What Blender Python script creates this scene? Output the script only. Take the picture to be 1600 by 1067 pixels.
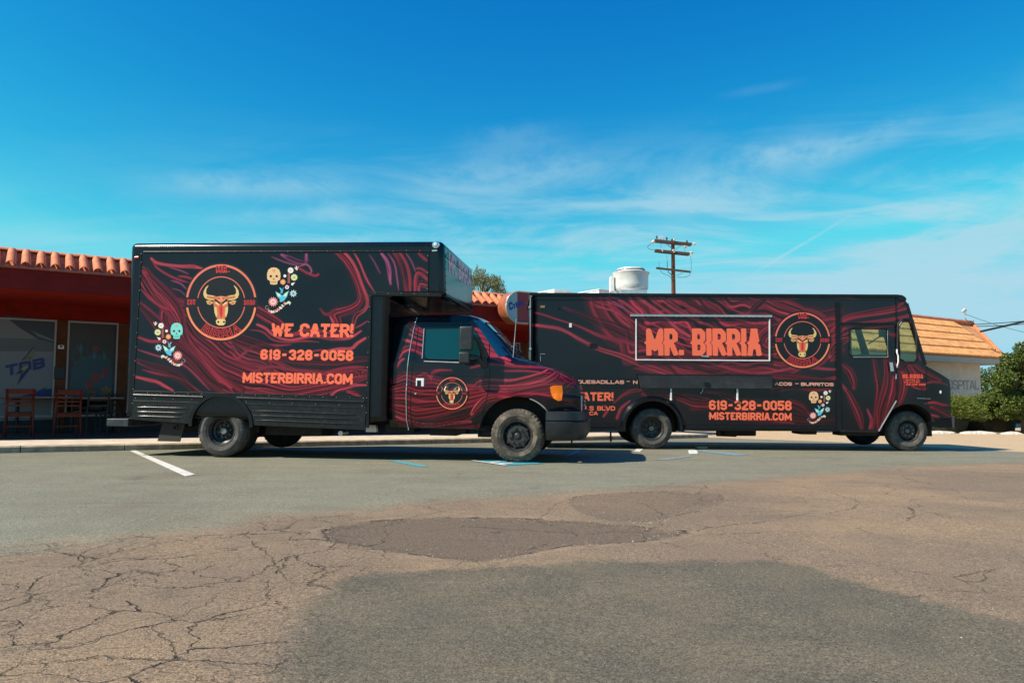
import bpy, math, random
import numpy as np
from mathutils import Matrix, Vector
random.seed(7); rng = np.random.default_rng(7)
for o in list(bpy.data.objects): bpy.data.objects.remove(o, do_unlink=True)
SC = bpy.context.scene; COL = SC.collection

# ------------------------------------------------------------------ camera
FOC = 1150.0; TH = math.atan(83/1150.0); CAM = np.array([0, 0, .95])
cd = bpy.data.cameras.new('camera'); cam = bpy.data.objects.new('camera', cd); COL.objects.link(cam)
cd.lens = FOC/1600*36; cd.sensor_width = 36; cd.clip_end = 5000; cd.clip_start = .05
cam.location = CAM; cam.rotation_euler = (math.radians(90)+TH, 0, 0); SC.camera = cam
SC.render.resolution_x = 1024; SC.render.resolution_y = 682

def ray(px, py):
    v = (533.5-py)/FOC
    d = np.array([(px-800)/FOC, math.cos(TH)-v*math.sin(TH), math.sin(TH)+v*math.cos(TH)])
    return d/d[1]

# ------------------------------------------------------------------ node helper
class NT:
    def __init__(s, nt): s.nt = nt; s.n = nt.nodes; s.l = nt.links
    def node(s, t, **k):
        nd = s.n.new(t)
        for a, b in k.items():
            if a.startswith('i_'): nd.inputs[a[2:].replace('_', ' ')].default_value = b
            else: setattr(nd, a, b)
        return nd
    def put(s, v, sock):
        if isinstance(v, bpy.types.NodeSocket): s.l.new(v, sock)
        elif v is not None: sock.default_value = v
    def m(s, op, a, b=None, c=None, clamp=False):
        nd = s.n.new('ShaderNodeMath'); nd.operation = op; nd.use_clamp = clamp
        s.put(a, nd.inputs[0]); s.put(b, nd.inputs[1]); s.put(c, nd.inputs[2]); return nd.outputs[0]
    def vm(s, op, a, b=None, out=0):
        nd = s.n.new('ShaderNodeVectorMath'); nd.operation = op
        s.put(a, nd.inputs[0]); s.put(b, nd.inputs[1]); return nd.outputs[out]
    def mix(s, f, a, b, blend='MIX'):
        nd = s.n.new('ShaderNodeMix'); nd.data_type = 'RGBA'; nd.blend_type = blend
        s.put(f, nd.inputs[0]); s.put(a, nd.inputs[6]); s.put(b, nd.inputs[7]); return nd.outputs[2]
    def ss(s, v, a, b, lo=0., hi=1.):
        nd = s.n.new('ShaderNodeMapRange'); nd.interpolation_type = 'SMOOTHSTEP'
        s.put(v, nd.inputs[0]); nd.inputs[1].default_value = a; nd.inputs[2].default_value = b
        nd.inputs[3].default_value = lo; nd.inputs[4].default_value = hi; return nd.outputs[0]
    def noise(s, vec, scale, detail=4, rough=.55, dist=0., out=0):
        nd = s.n.new('ShaderNodeTexNoise'); s.put(vec, nd.inputs['Vector']); nd.inputs['Scale'].default_value = scale
        nd.inputs['Detail'].default_value = detail; nd.inputs['Roughness'].default_value = rough
        nd.inputs['Distortion'].default_value = dist; return nd.outputs[out]
    def mapping(s, vec, scale=(1, 1, 1), rot=(0, 0, 0), loc=(0, 0, 0)):
        nd = s.n.new('ShaderNodeMapping'); s.put(vec, nd.inputs[0]); nd.inputs[1].default_value = loc
        nd.inputs[2].default_value = rot; nd.inputs[3].default_value = scale; return nd.outputs[0]
    def sep(s, v):
        nd = s.n.new('ShaderNodeSeparateXYZ'); s.put(v, nd.inputs[0]); return nd.outputs
    def comb(s, x, y, z):
        nd = s.n.new('ShaderNodeCombineXYZ'); s.put(x, nd.inputs[0]); s.put(y, nd.inputs[1]); s.put(z, nd.inputs[2]); return nd.outputs[0]
    def attr(s, name, out='Fac'):
        nd = s.n.new('ShaderNodeAttribute'); nd.attribute_name = name; return nd.outputs[out]

# ------------------------------------------------------------------ sun, sky, exposure
SUND = np.array([.92, .40, -1.0])                       # travel direction of the light
w = bpy.data.worlds.new('World'); SC.world = w; w.use_nodes = True
W = NT(w.node_tree); W.n.clear()
out = W.node('ShaderNodeOutputWorld'); bg = W.node('ShaderNodeBackground'); W.l.new(bg.outputs[0], out.inputs[0])
sky = W.node('ShaderNodeTexSky'); sky.sky_type = 'NISHITA'; sky.sun_disc = False
sky.sun_elevation = math.atan2(1, math.hypot(.92, .40)); sky.sun_rotation = math.atan2(-.92, -.40)
sky.air_density = 1.0; sky.dust_density = .35; sky.ozone_density = 2.2; sky.altitude = 50
hs = W.node('ShaderNodeHueSaturation'); hs.inputs['Saturation'].default_value = 1.32; hs.inputs['Hue'].default_value = .478
hs.inputs['Value'].default_value = 1.0
W.l.new(sky.outputs[0], hs.inputs['Color'])
gen = W.node('ShaderNodeTexCoord').outputs['Generated']
gx, gy, gzz = W.sep(gen)[:3]
inv = W.m('DIVIDE', 1.0, W.m('ADD', W.m('MAXIMUM', gzz, 0.0), .12))
sr, sg, sb = [W.m('MULTIPLY', W.m('POWER', W.m('MAXIMUM', c_, .0001), p_), k_) for c_, p_, k_ in zip(W.sep(hs.outputs[0])[:3], (2.2, 1.5, .63), (.29, .63, 1.95))]
sr, sg, sb = [W.m('MINIMUM', c_, q_) for c_, q_ in zip((sr, sg, sb), (2.3, 4.8, 5.9))]
skycol = W.comb(sr, sg, sb)
pl = W.comb(W.m('MULTIPLY', gx, inv), W.m('MULTIPLY', gy, inv), 0.0)
n1 = W.noise(W.mapping(pl, (.55, 2.3, 1), (0, 0, math.radians(-24)), (3.1, 1.7, 0)), 1.6, 9, .62, .7)
n2 = W.noise(W.mapping(pl, (.8, .9, 1), (0, 0, 0), (7.3, 2.2, 0)), .85, 3, .5)
el_lo = W.ss(gzz, .36, .16); el_hi = W.ss(gzz, -.02, .05)
side = W.ss(gx, -.62, .25, .55, 1.0)
cl = W.m('MULTIPLY', W.ss(n1, .36, .76), W.ss(n2, .30, .58))
cl = W.m('MULTIPLY', W.m('MULTIPLY', cl, W.m('MULTIPLY', el_lo, el_hi)), side)
n3 = W.noise(W.mapping(gen, (3.2, 3.2, 15), (0, math.radians(14), 0), (1.3, .4, .2)), 1.0, 8, .62, .8)
veil = W.m('MULTIPLY', W.m('MULTIPLY', W.ss(gzz, .37, .14), W.ss(gx, -.55, .1, .12, 1.)), W.ss(n3, .40, .64, .03, 1.))
cl = W.m('ADD', W.m('MULTIPLY', cl, .6), W.m('MULTIPLY', veil, .85))
fine = W.noise(W.mapping(gen, (14, 14, 26)), 2.0, 6, .65)
def streak(a, b, wd, amp, soft=.25):
    d1 = ray(*a); d1 /= np.linalg.norm(d1); d2 = ray(*b); d2 /= np.linalg.norm(d2)
    n = np.cross(d1, d2); n /= np.linalg.norm(n); t = d2-d1; L = np.linalg.norm(t); t /= L
    mid = float((d1+d2).dot(t)/2)
    off = W.m('ABSOLUTE', W.m('ADD', W.vm('DOT_PRODUCT', gen, tuple(n), 1), W.m('MULTIPLY', W.m('SUBTRACT', fine, .5), wd*1.2)))
    al = W.m('ABSOLUTE', W.m('SUBTRACT', W.vm('DOT_PRODUCT', gen, tuple(t), 1), mid))
    v = W.m('MULTIPLY', W.ss(off, wd*1.5, 0.), W.ss(al, L*.62, L*.1))
    return W.m('MULTIPLY', W.m('MULTIPLY', v, amp), W.ss(fine, .3, .62, .45, 1.0))
for a, b, wd, amp in [((1168, 433), (1335, 333), .0022, .45), ((1385, 412), (1640, 335), .007, .4), ((1250, 262), (1470, 180), .016, .25),
                      ((215, 285), (560, 300), .016, .34), ((300, 352), (640, 322), .012, .22), ((1300, 345), (1540, 315), .012, .3),
                      ((700, 232), (900, 215), .02, .15), ((960, 345), (1330, 225), .035, .2), ((600, 292), (980, 262), .025, .26),
                      ((1120, 152), (1260, 128), .006, .07), ((1440, 365), (1640, 350), .005, .3), ((1100, 450), (1500, 418), .01, .2),
                      ((1150, 255), (1330, 235), .018, .24), ((380, 380), (700, 372), .01, .22)]:
    cl = W.m('ADD', cl, streak(a, b, wd, amp))
cl = W.m('MINIMUM', W.m('MULTIPLY', cl, 1.05), .78)
cl = W.m('MULTIPLY', cl, W.ss(gzz, .0, .14, .45, 1.))
cm = W.mix(cl, skycol, (3.1, 4.9, 5.7, 1))
W.l.new(cm, bg.inputs[0]); bg.inputs[1].default_value = .094
sl = bpy.data.lights.new('sun', 'SUN'); sun = bpy.data.objects.new('sun', sl); COL.objects.link(sun)
sl.energy = 4.8; sl.angle = math.radians(.53); sl.color = (1, .89, .74)
sun.rotation_euler = Vector((-SUND[0], -SUND[1], -SUND[2])).to_track_quat('Z', 'Y').to_euler(); sun.location = (-20, -9, 30)
vs = SC.view_settings; vs.view_transform = 'Standard'; vs.look = 'None'; vs.gamma = 1; vs.use_curve_mapping = False; vs.exposure = 0.6
SC.cycles.max_bounces = 8; SC.cycles.transparent_max_bounces = 12

# ------------------------------------------------------------------ mesh helpers
OFF = {}
MATS = {}
def thing(name, label, cat, loc, R=None, group=None, base=(0, 0, 0)):
    o = bpy.data.objects.new(name, None); COL.objects.link(o); o.empty_display_size = .2
    M = Matrix.Identity(4)
    if R is not None:
        for i in range(3):
            for j in range(3): M[i][j] = float(R[i][j])
    M.translation = Vector([float(v) for v in loc]); o.matrix_world = M
    o['label'] = label; o['category'] = cat
    if group: o['group'] = group
    OFF[o.name] = np.array(base, float)
    return o
def tag(o, label=None, cat=None, group=None, kind=None):
    if label: o['label'] = label
    if cat: o['category'] = cat
    if group: o['group'] = group
    if kind: o['kind'] = kind
    return o
class MB:
    def __init__(s): s.v = []; s.f = []; s.c = []; s.has = False; s.n = 0
    def add(s, vs_, fs, col=None):
        vs_ = np.asarray(vs_, float).reshape(-1, 3)
        s.v.append(vs_); s.f += [tuple(i+s.n for i in f) for f in fs]; s.n += len(vs_)
        if col is None: s.c.append(np.tile([.5, .5, .5], (len(vs_), 1)))
        else:
            s.has = True; col = np.asarray(col, float)
            s.c.append(np.tile(col, (len(vs_), 1)) if col.ndim == 1 else col)
        return s
    def box(s, x0, x1, y0, y1, z0, z1, col=None):
        v = [(x, y, z) for x in (x0, x1) for y in (y0, y1) for z in (z0, z1)]
        return s.add(v, [(0, 1, 3, 2), (4, 6, 7, 5), (0, 4, 5, 1), (2, 3, 7, 6), (0, 2, 6, 4), (1, 5, 7, 3)], col)
    def bar(s, a, b, wx, wy, up=(0, 0, 1), col=None):      # box section wx (across) by wy (along up) from a to b
        a = np.array(a, float); b = np.array(b, float); d = b-a; d /= np.linalg.norm(d)
        up = np.array(up, float); r = np.cross(d, up)
        if np.linalg.norm(r) < 1e-6: r = np.cross(d, (1, 0, 0))
        r /= np.linalg.norm(r); u = np.cross(r, d)
        v = [p+r*i*wx/2+u*j*wy/2 for p in (a, b) for i in (-1, 1) for j in (-1, 1)]
        return s.add(v, [(0, 1, 3, 2), (4, 6, 7, 5), (0, 4, 5, 1), (2, 3, 7, 6), (0, 2, 6, 4), (1, 5, 7, 3)], col)
    def prism(s, pts, y0, y1, col=None):                  # pts (x,z) outline, extruded in y
        n = len(pts); v = [(p[0], y0, p[1]) for p in pts]+[(p[0], y1, p[1]) for p in pts]
        return s.add(v, [tuple(range(n)), tuple(range(2*n-1, n-1, -1))]+[(i, i+n, (i+1) % n+n, (i+1) % n) for i in range(n)], col)
    def tube(s, pts, r, seg=8, col=None, cap=True):
        pts = [np.array(p, float) for p in pts]; n = len(pts); vv = []; ref = np.array([.31, .17, .93])
        rr = r if hasattr(r, '__len__') else [r]*n
        for i, p in enumerate(pts):
            d = pts[min(i+1, n-1)]-pts[max(i-1, 0)]; d /= np.linalg.norm(d)+1e-9
            a = np.cross(d, ref); a /= np.linalg.norm(a)+1e-9; b = np.cross(d, a)
            for k in range(seg):
                t = 2*math.pi*k/seg; vv.append(p+rr[i]*(a*math.cos(t)+b*math.sin(t)))
        fs = [(i*seg+k, i*seg+(k+1) % seg, (i+1)*seg+(k+1) % seg, (i+1)*seg+k) for i in range(n-1) for k in range(seg)]
        if cap: fs += [tuple(range(seg)), tuple(range((n-1)*seg+seg-1, (n-1)*seg-1, -1))]
        return s.add(vv, fs, col)
    def lathe(s, prof, c, axis='z', seg=32, col=None, mod=None):   # prof: (r, h) along axis
        vv = []; c = np.array(c, float)
        for j, (r, h) in enumerate(prof):
            for k in range(seg):
                t = 2*math.pi*k/seg; q = r
                if mod: q = r+mod(j, k)
                a, b = q*math.cos(t), q*math.sin(t)
                vv.append(c+np.array({'z': (a, b, h), 'y': (a, h, b), 'x': (h, a, b)}[axis]))
        fs = [(i*seg+k, i*seg+(k+1) % seg, (i+1)*seg+(k+1) % seg, (i+1)*seg+k) for i in range(len(prof)-1) for k in range(seg)]
        if prof[0][0] > 1e-5: pass
        return s.add(vv, fs, col)
    def disc(s, c, r, axis='y', seg=20, col=None):
        c = np.array(c, float); vv = []
        for k in range(seg):
            t = 2*math.pi*k/seg; a, b = r*math.cos(t), r*math.sin(t)
            vv.append(c+np.array({'z': (a, b, 0), 'y': (a, 0, b), 'x': (0, a, b)}[axis]))
        return s.add(vv, [tuple(range(seg))], col)
    def build(s, name, mat, parent=None, smooth=False, bevel=0, seg=2, base=None):
        me = bpy.data.meshes.new(name); V = np.concatenate(s.v) if s.v else np.zeros((0, 3))
        b = OFF[parent.name] if parent is not None and parent.name in OFF else np.zeros(3)
        if base is not None: b = np.array(base, float)
        me.from_pydata((V-b).tolist(), [], s.f)
        if s.has:
            C = np.concatenate(s.c); C = np.c_[C, np.ones(len(C))].astype(np.float32)
            at = me.color_attributes.new('Col', 'FLOAT_COLOR', 'POINT'); at.data.foreach_set('color', C.ravel())
        me.materials.append(mat)
        if smooth: me.polygons.foreach_set('use_smooth', [True]*len(me.polygons))
        me.update(); o = bpy.data.objects.new(name, me); COL.objects.link(o)
        if parent is not None: o.parent = parent
        if parent is not None and parent.name in OFF: OFF[o.name] = OFF[parent.name]
        if bevel:
            md = o.modifiers.new('bevel', 'BEVEL'); md.width = bevel; md.segments = seg; md.limit_method = 'ANGLE'; md.angle_limit = .6
            if smooth is False and seg > 2: me.polygons.foreach_set('use_smooth', [False]*len(me.polygons))
        return o
def autosmooth(o, ang=40):
    me = o.data; me.polygons.foreach_set('use_smooth', [True]*len(me.polygons))
    try: me.set_sharp_from_angle(angle=math.radians(ang))
    except Exception: pass
    return o
def copy_tree(o, parent=None):
    c = o.copy(); COL.objects.link(c)
    if parent is not None: c.parent = parent
    for ch in list(o.children): copy_tree(ch, c)
    return c

class Frame:
    def __init__(s, O, ex, ey):
        s.O = np.array(O, float); ex = np.array(ex, float); ex /= np.linalg.norm(ex)
        ey = np.array(ey, float); ey -= ex*ex.dot(ey); ey /= np.linalg.norm(ey)
        s.R = np.stack([ex, ey, np.cross(ex, ey)], 1)
    def at(s, px, py, y=0.):
        o = s.R.T@(CAM-s.O); d = s.R.T@ray(px, py); t = (y-o[1])/d[1]; p = o+d*t
        return np.array([p[0], p[2]])
    def p3(s, px, py, y=0.):
        q = s.at(px, py, y); return np.array([q[0], y, q[1]])
    def world(s, p): return s.O+s.R@np.array(p, float)
    def local(s, p): return s.R.T@(np.array(p, float)-s.O)
    def px(s, P):
        Wd = s.O+np.asarray(P)@s.R.T-CAM; f = np.array([0, math.cos(TH), math.sin(TH)]); u = np.array([0, -math.sin(TH), math.cos(TH)])
        z = Wd@f; return np.stack([800+FOC*Wd[:, 0]/z, 533.5-FOC*(Wd@u)/z], 1)

# ------------------------------------------------------------------ terrain
def gz(x, y):
    x = np.clip(x, -14, 26); y = np.clip(y, 7, 26); return .006-.00856*x-.0202*(y-10.28)
def gnd(px, py, dz=0.):
    r = ray(px, py)
    t = 5.
    for _ in range(60):
        p = CAM+r*t; h = p[2]-gz(p[0], p[1])-dz
        if r[2] > -.004: return CAM+r*400
        t = max(.5, t+h/(-r[2]+.02)*.8)
        if t > 900: t = 900
    return CAM+r*t

# ------------------------------------------------------------------ materials
def mat(name, col=(.5, .5, .5), rough=.6, metal=0., spec=.5, var=.0, vscale=6., bump=0., bscale=40., coat=0., attr=None, dust=None, emit=0., streaky=False, bdist=.01):
    m = bpy.data.materials.new(name); m.use_nodes = True; N = NT(m.node_tree); b = N.n['Principled BSDF']
    tc = N.node('ShaderNodeTexCoord').outputs['Object']
    c = N.attr(attr, 'Color') if attr else None
    base = c if c is not None else (*col, 1)
    if var:
        v = N.noise(N.mapping(tc, (1, 1, .25) if streaky else (1, 1, 1)), vscale, 6, .6)
        k = N.ss(v, .3, .7, 1-var, 1+var); kk = N.comb(k, k, k)
        base = N.mix(1.0, base, kk, 'MULTIPLY')
        r = N.m('ADD', rough, N.m('MULTIPLY', N.m('SUBTRACT', v, .5), .25)); N.put(r, b.inputs['Roughness'])
    else: b.inputs['Roughness'].default_value = rough
    if dust:                                             # (colour, amount, scale)
        d = N.ss(N.noise(tc, dust[2], 7, .7), .42, .75, 0, dust[1]); base = N.mix(d, base, (*dust[0], 1))
    N.put(base, b.inputs['Base Color'])
    b.inputs['Metallic'].default_value = metal; b.inputs['Specular IOR Level'].default_value = spec; b.inputs['Coat Weight'].default_value = coat
    b.inputs['Coat Roughness'].default_value = .08
    if bump:
        bp = N.node('ShaderNodeBump'); bp.inputs['Strength'].default_value = bump; bp.inputs['Distance'].default_value = bdist
        N.l.new(N.noise(tc, bscale, 4, .6), bp.inputs['Height']); N.l.new(bp.outputs[0], b.inputs['Normal'])
    if emit: b.inputs['Emission Strength'].default_value = emit; N.put((*col, 1), b.inputs['Emission Color'])
    return m
vinyl = mat('vinyl_wrap', attr='Col', rough=.15, spec=.42, bump=.10, bscale=2.2, bdist=.012, dust=((.08, .07, .06), .03, 9.))
decal = mat('vinyl_decal', attr='Col', rough=.35, spec=.35)
blackp = mat('black_paint', (.003, .004, .007), .18, spec=.42, bump=.12, bscale=3., bdist=.01, dust=((.12, .11, .1), .035, 12.))
blackm = mat('black_metal', (.004, .005, .006), .35, spec=.35, dust=((.10, .09, .08), .10, 9.))
skirtm = mat('skirt_metal', (.006, .007, .008), .24, spec=.5, bump=.2, bscale=5., dust=((.12, .11, .10), .13, 14.))
plastic = mat('grey_plastic', (.013, .016, .020), .45, dust=((.10, .095, .09), .2, 10.))
under = mat('underbody', (.012, .011, .010), .8, dust=((.06, .045, .03), .4, 8.))
rust = mat('rusty_steel', (.09, .045, .03), .8, var=.4)
rub = mat('tyre_rubber', (.055, .048, .04), .85, spec=.3, dust=((.27, .215, .15), .85, 7.), bump=.4, bscale=60.)
rub2 = mat('tyre_rubber_dusty', (.065, .062, .057), .85, spec=.3, dust=((.22, .20, .17), .6, 9.), bump=.3, bscale=60.)
rimm = mat('rim_steel', (.018, .018, .019), .45, spec=.5, dust=((.12, .10, .08), .4, 14.))
hubm = mat('hub_steel', (.20, .19, .18), .45, metal=.6, var=.4, vscale=30.)
chrome = mat('bright_metal', (.72, .72, .72), .22, metal=1., var=.1, vscale=20.)
alum = mat('aluminium', (.62, .63, .64), .35, metal=.7, var=.12, vscale=12.)
white = mat('white_paint', (.78, .77, .74), .5, var=.08, vscale=10.)
fanm = mat('fan_housing', (.74, .73, .70), .45, metal=.15, var=.14, vscale=5., dust=((.45, .40, .33), .35, 5.))
amber = mat('amber_lens', (.92, .20, .004), .3, spec=.3, coat=.1, bump=.6, bscale=60.)
redl = mat('red_lens', (.5, .02, .02), .2)
clearl = mat('clear_lens', (.7, .7, .7), .12, spec=.8)
stucco_r = mat('red_stucco', (.22, .014, .008), .85, spec=.12, var=.18, vscale=3., bump=.4, bscale=60.)
fascia_m = mat('maroon_fascia', (.17, .014, .012), .7, spec=.12, var=.15, vscale=3.)
gutter_m = mat('gutter_metal', (.30, .09, .06), .5, var=.2)
soffit_m = mat('red_soffit', (.36, .025, .014), .8, spec=.12, var=.12)
brownw = mat('brown_wall', (.12, .045, .022), .85, spec=.12, var=.2, vscale=3., bump=.3, bscale=50.)
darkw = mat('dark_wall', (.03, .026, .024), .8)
terra = mat('terracotta', (.60, .175, .075), .75, var=.25, vscale=5., bump=.3, bscale=50., dust=((.70, .38, .22), .35, 6.))
otile = mat('orange_roof_tile', (.53, .245, .088), .8, var=.32, vscale=3.5, bump=.3, bscale=30., dust=((.62, .34, .16), .5, 2.))
stucco_w = mat('cream_stucco', (.55, .50, .44), .9, var=.08, vscale=2., bump=.3, bscale=60.)
roofw = mat('white_roofing', (.74, .72, .68), .8, var=.1)
wood = mat('cherry_wood', (.10, .013, .004), .45, spec=.25, var=.3, vscale=14., streaky=True)
tabw = mat('table_laminate', (.33, .19, .12), .4, var=.15)
polew = mat('pole_wood', (.16, .065, .038), .85, var=.35, vscale=12., streaky=True)
darkwood = mat('crossarm_wood', (.07, .045, .04), .85, var=.3, vscale=12.)
porc = mat('porcelain', (.55, .50, .47), .25)
wirem = mat('wire', (.02, .02, .022), .6)
conc = mat('concrete', (.60, .50, .37), .9, var=.16, vscale=4., bump=.5, bscale=70., dust=((.30, .25, .19), .4, 3.))
curbm = mat('curb_concrete', (.36, .29, .20), .9, var=.3, vscale=5., bump=.6, bscale=50., dust=((.10, .08, .06), .6, 3.5))
carw = mat('car_paint_white', (.75, .75, .75), .2, coat=.5)
bark = mat('bark', (.10, .07, .05), .9, var=.3)
def glass(name, tint=(.55, .75, .70), t=.75, rough=.02):
    m = bpy.data.materials.new(name); m.use_nodes = True; N = NT(m.node_tree); N.n.clear()
    o = N.node('ShaderNodeOutputMaterial'); mx = N.node('ShaderNodeMixShader'); tr = N.node('ShaderNodeBsdfTransparent'); gl = N.node('ShaderNodeBsdfGlossy')
    tr.inputs[0].default_value = (*[c*t for c in tint], 1); gl.inputs['Roughness'].default_value = rough
    fr = N.node('ShaderNodeFresnel'); fr.inputs[0].default_value = 1.5
    N.l.new(fr.outputs[0], mx.inputs[0]); N.l.new(tr.outputs[0], mx.inputs[1]); N.l.new(gl.outputs[0], mx.inputs[2]); N.l.new(mx.outputs[0], o.inputs[0]); return m
cglass = glass('clear_glass', (.80, .95, .85), .92)
tglass = mat('tinted_glass', (.004, .035, .036), .04, spec=.9, bump=.15, bscale=5., bdist=.01)
wglass = mat('windshield_glass', (.004, .02, .03), .03, spec=1.0)
sglass = glass('shop_glass', (.8, .85, .85), .8)
def foliage(name, c1, c2, rough=.6):
    m = bpy.data.materials.new(name); m.use_nodes = True; N = NT(m.node_tree); b = N.n['Principled BSDF']
    g = N.node('ShaderNodeNewGeometry').outputs['Random Per Island']; tc = N.node('ShaderNodeTexCoord').outputs['Object']
    f = N.m('ADD', N.m('MULTIPLY', g, .6), N.m('MULTIPLY', N.noise(tc, 1.8, 3), .6), clamp=True)
    N.put(N.mix(f, (*c1, 1), (*c2, 1)), b.inputs['Base Color']); b.inputs['Roughness'].default_value = rough
    b.inputs['Transmission Weight'].default_value = 0.; b.inputs['Specular IOR Level'].default_value = .3
    return m

# ------------------------------------------------------------------ ground sheet
def gl(lst): return np.array([gnd(*q)[:2] for q in lst])
def sdist(P, poly):                                    # signed distance, negative inside
    n = len(poly); d = np.full(len(P), 1e9); ins = np.zeros(len(P), bool)
    for i in range(n):
        a = poly[i]; b = poly[(i+1) % n]; ab = b-a; L = ab.dot(ab)+1e-12
        t = np.clip(((P-a)@ab)/L, 0, 1); q = P-(a+t[:, None]*ab); d = np.minimum(d, (q*q).sum(1))
        c = (a[1] > P[:, 1]) != (b[1] > P[:, 1])
        xi = a[0]+(P[:, 1]-a[1])/(b[1]-a[1]+1e-12)*(b[0]-a[0]); ins ^= c & (P[:, 0] < xi)
    d = np.sqrt(d); return np.where(ins, -d, d)
def axis_pts(lo, hi, st, far):
    a = list(np.arange(lo, hi, st)); s_ = st; x = hi; R_ = []
    while x < far: R_.append(x); s_ *= 1.25; x += s_
    R_.append(far); s_ = st; x = lo; L_ = []
    while x > -far: L_.append(x-.0); s_ *= 1.25; x -= s_
    L_.append(-far); return np.array(sorted(set([round(v, 4) for v in L_+a+R_])))
xs = axis_pts(-9, 10, .07, 900); ys = axis_pts(1.0, 17.0, .07, 900)
X, Y = np.meshgrid(xs, ys); P2 = np.stack([X.ravel(), Y.ravel()], 1)
und = .006*np.sin(P2[:, 0]*.9+1.3)*np.sin(P2[:, 1]*.8)
Z = gz(P2[:, 0], P2[:, 1])
REG = {
 'tan': [(-500, 900), (0, 862), (130, 846), (300, 828), (420, 806), (560, 795), (700, 779), (850, 773), (1000, 762), (1250, 743), (1420, 729), (1600, 722), (2600, 708), (2600, 1600), (-900, 1600)],
 'fore': [(400, 1200), (452, 1010), (470, 960), (492, 930), (530, 909), (600, 894), (720, 888), (850, 880), (950, 876), (1100, 877), (1205, 876), (1260, 884), (1320, 904), (1400, 928), (1500, 953), (1600, 980), (1800, 1030), (1900, 1600), (300, 1600)],
 'pat1': [(505, 829), (530, 820), (600, 812), (700, 807), (800, 808), (900, 812), (1000, 821), (1075, 829), (1045, 838), (1000, 845), (900, 849), (830, 862), (750, 877), (680, 869), (620, 861), (550, 851), (515, 843)],
 'pat2': [(888, 784), (900, 775), (960, 769), (1060, 767), (1125, 771), (1132, 785), (1095, 796), (1040, 808), (1000, 815), (945, 811), (905, 799)],
 'lot': [(1040, 681), (1300, 690), (1450, 698), (1600, 706), (2400, 735), (3500, 700), (3500, 628), (900, 628)],
 'crk': [(-200, 880), (120, 850), (330, 832), (480, 812), (560, 800), (540, 850), (640, 880), (480, 915), (450, 960), (420, 1020), (400, 1200), (-300, 1200)],
}
gm = bpy.data.meshes.new('ground'); nx, ny = len(xs), len(ys)
fa = [(j*nx+i, j*nx+i+1, (j+1)*nx+i+1, (j+1)*nx+i) for j in range(ny-1) for i in range(nx-1)]
# real relief of the patches (a few millimetres of broken edge)
SD = {k: sdist(P2, gl(v)) for k, v in REG.items()}
Zr = Z+und*np.clip((P2[:, 1]-1)/3, 0, 1)*np.clip((7.5-P2[:, 1])/2, 0, 1)
Zr += -.012*np.clip(-SD['pat1']/.08, 0, 1)-.008*np.clip(-SD['pat2']/.08, 0, 1)
gm.from_pydata(np.c_[P2, Zr].tolist(), [], fa)
for k, v in SD.items():
    at = gm.attributes.new('sd_'+k, 'FLOAT', 'POINT'); at.data.foreach_set('value', np.clip(v, -5, 5).astype(np.float32))
gm.polygons.foreach_set('use_smooth', [True]*len(gm.polygons))
m = bpy.data.materials.new('asphalt'); m.use_nodes = True; N = NT(m.node_tree); b = N.n['Principled BSDF']
tc = N.node('ShaderNodeTexCoord').outputs['Object']
wn = N.m('SUBTRACT', N.noise(tc, 3.5, 6, .7), .5); wf = N.m('SUBTRACT', N.noise(tc, 22., 5, .7), .5)
def msk(k, a, wid=.04, amt=.35, fin=.09):
    v = N.m('ADD', N.m('ADD', N.attr('sd_'+k), N.m('MULTIPLY', wn, amt)), N.m('MULTIPLY', wf, fin)); return N.ss(v, wid, -wid)
big = N.noise(tc, .45, 5, .6); mid = N.noise(N.mapping(tc, (.5, 1.6, 1)), 1.4, 6, .65)
agg = N.noise(tc, 130., 3, .75); agg2 = N.noise(tc, 48., 5, .8)
vor = N.node('ShaderNodeTexVoronoi'); vor.inputs['Scale'].default_value = 75.; N.l.new(tc, vor.inputs['Vector'])
green = N.mix(mid, (.175, .182, .145, 1), (.285, .280, .215, 1))
green = N.mix(N.ss(big, .5, .7), green, (.20, .180, .135, 1))
tan = N.mix(mid, (.185, .138, .100, 1), (.285, .215, .155, 1)); tan = N.mix(N.ss(big, .42, .62, 0, .65), tan, (.36, .255, .160, 1))
sand = N.mix(mid, (.50, .37, .24, 1), (.62, .47, .31, 1))
bl2 = N.ss(N.noise(tc, 2.3, 5, .65), .38, .66)
fore = N.mix(mid, (.118, .102, .076, 1), (.188, .163, .120, 1)); fore = N.mix(N.ss(big, .5, .75, 0, .6), fore, (.19, .155, .108, 1))
fore = N.mix(N.m('MULTIPLY', bl2, .45), fore, (.085, .085, .078, 1)); tan = N.mix(N.m('MULTIPLY', bl2, .30), tan, (.17, .135, .115, 1)); green = N.mix(N.m('MULTIPLY', bl2, .25), green, (.14, .14, .12, 1))
pat = N.mix(mid, (.140, .108, .082, 1), (.178, .135, .102, 1))
mt = msk('tan', 0, .30, .9); col = N.mix(mt, green, tan)
col = N.mix(msk('lot', 0, .08, .15), col, sand)
mf = msk('fore', 0, .07, .42, .16); col = N.mix(mf, col, fore)
mp = msk('pat1', 0, .03, .22, .14); col = N.mix(mp, col, pat); mp2 = msk('pat2', 0, .02, .2, .12); col = N.mix(mp2, col, N.mix(.35, pat, tan))
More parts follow.
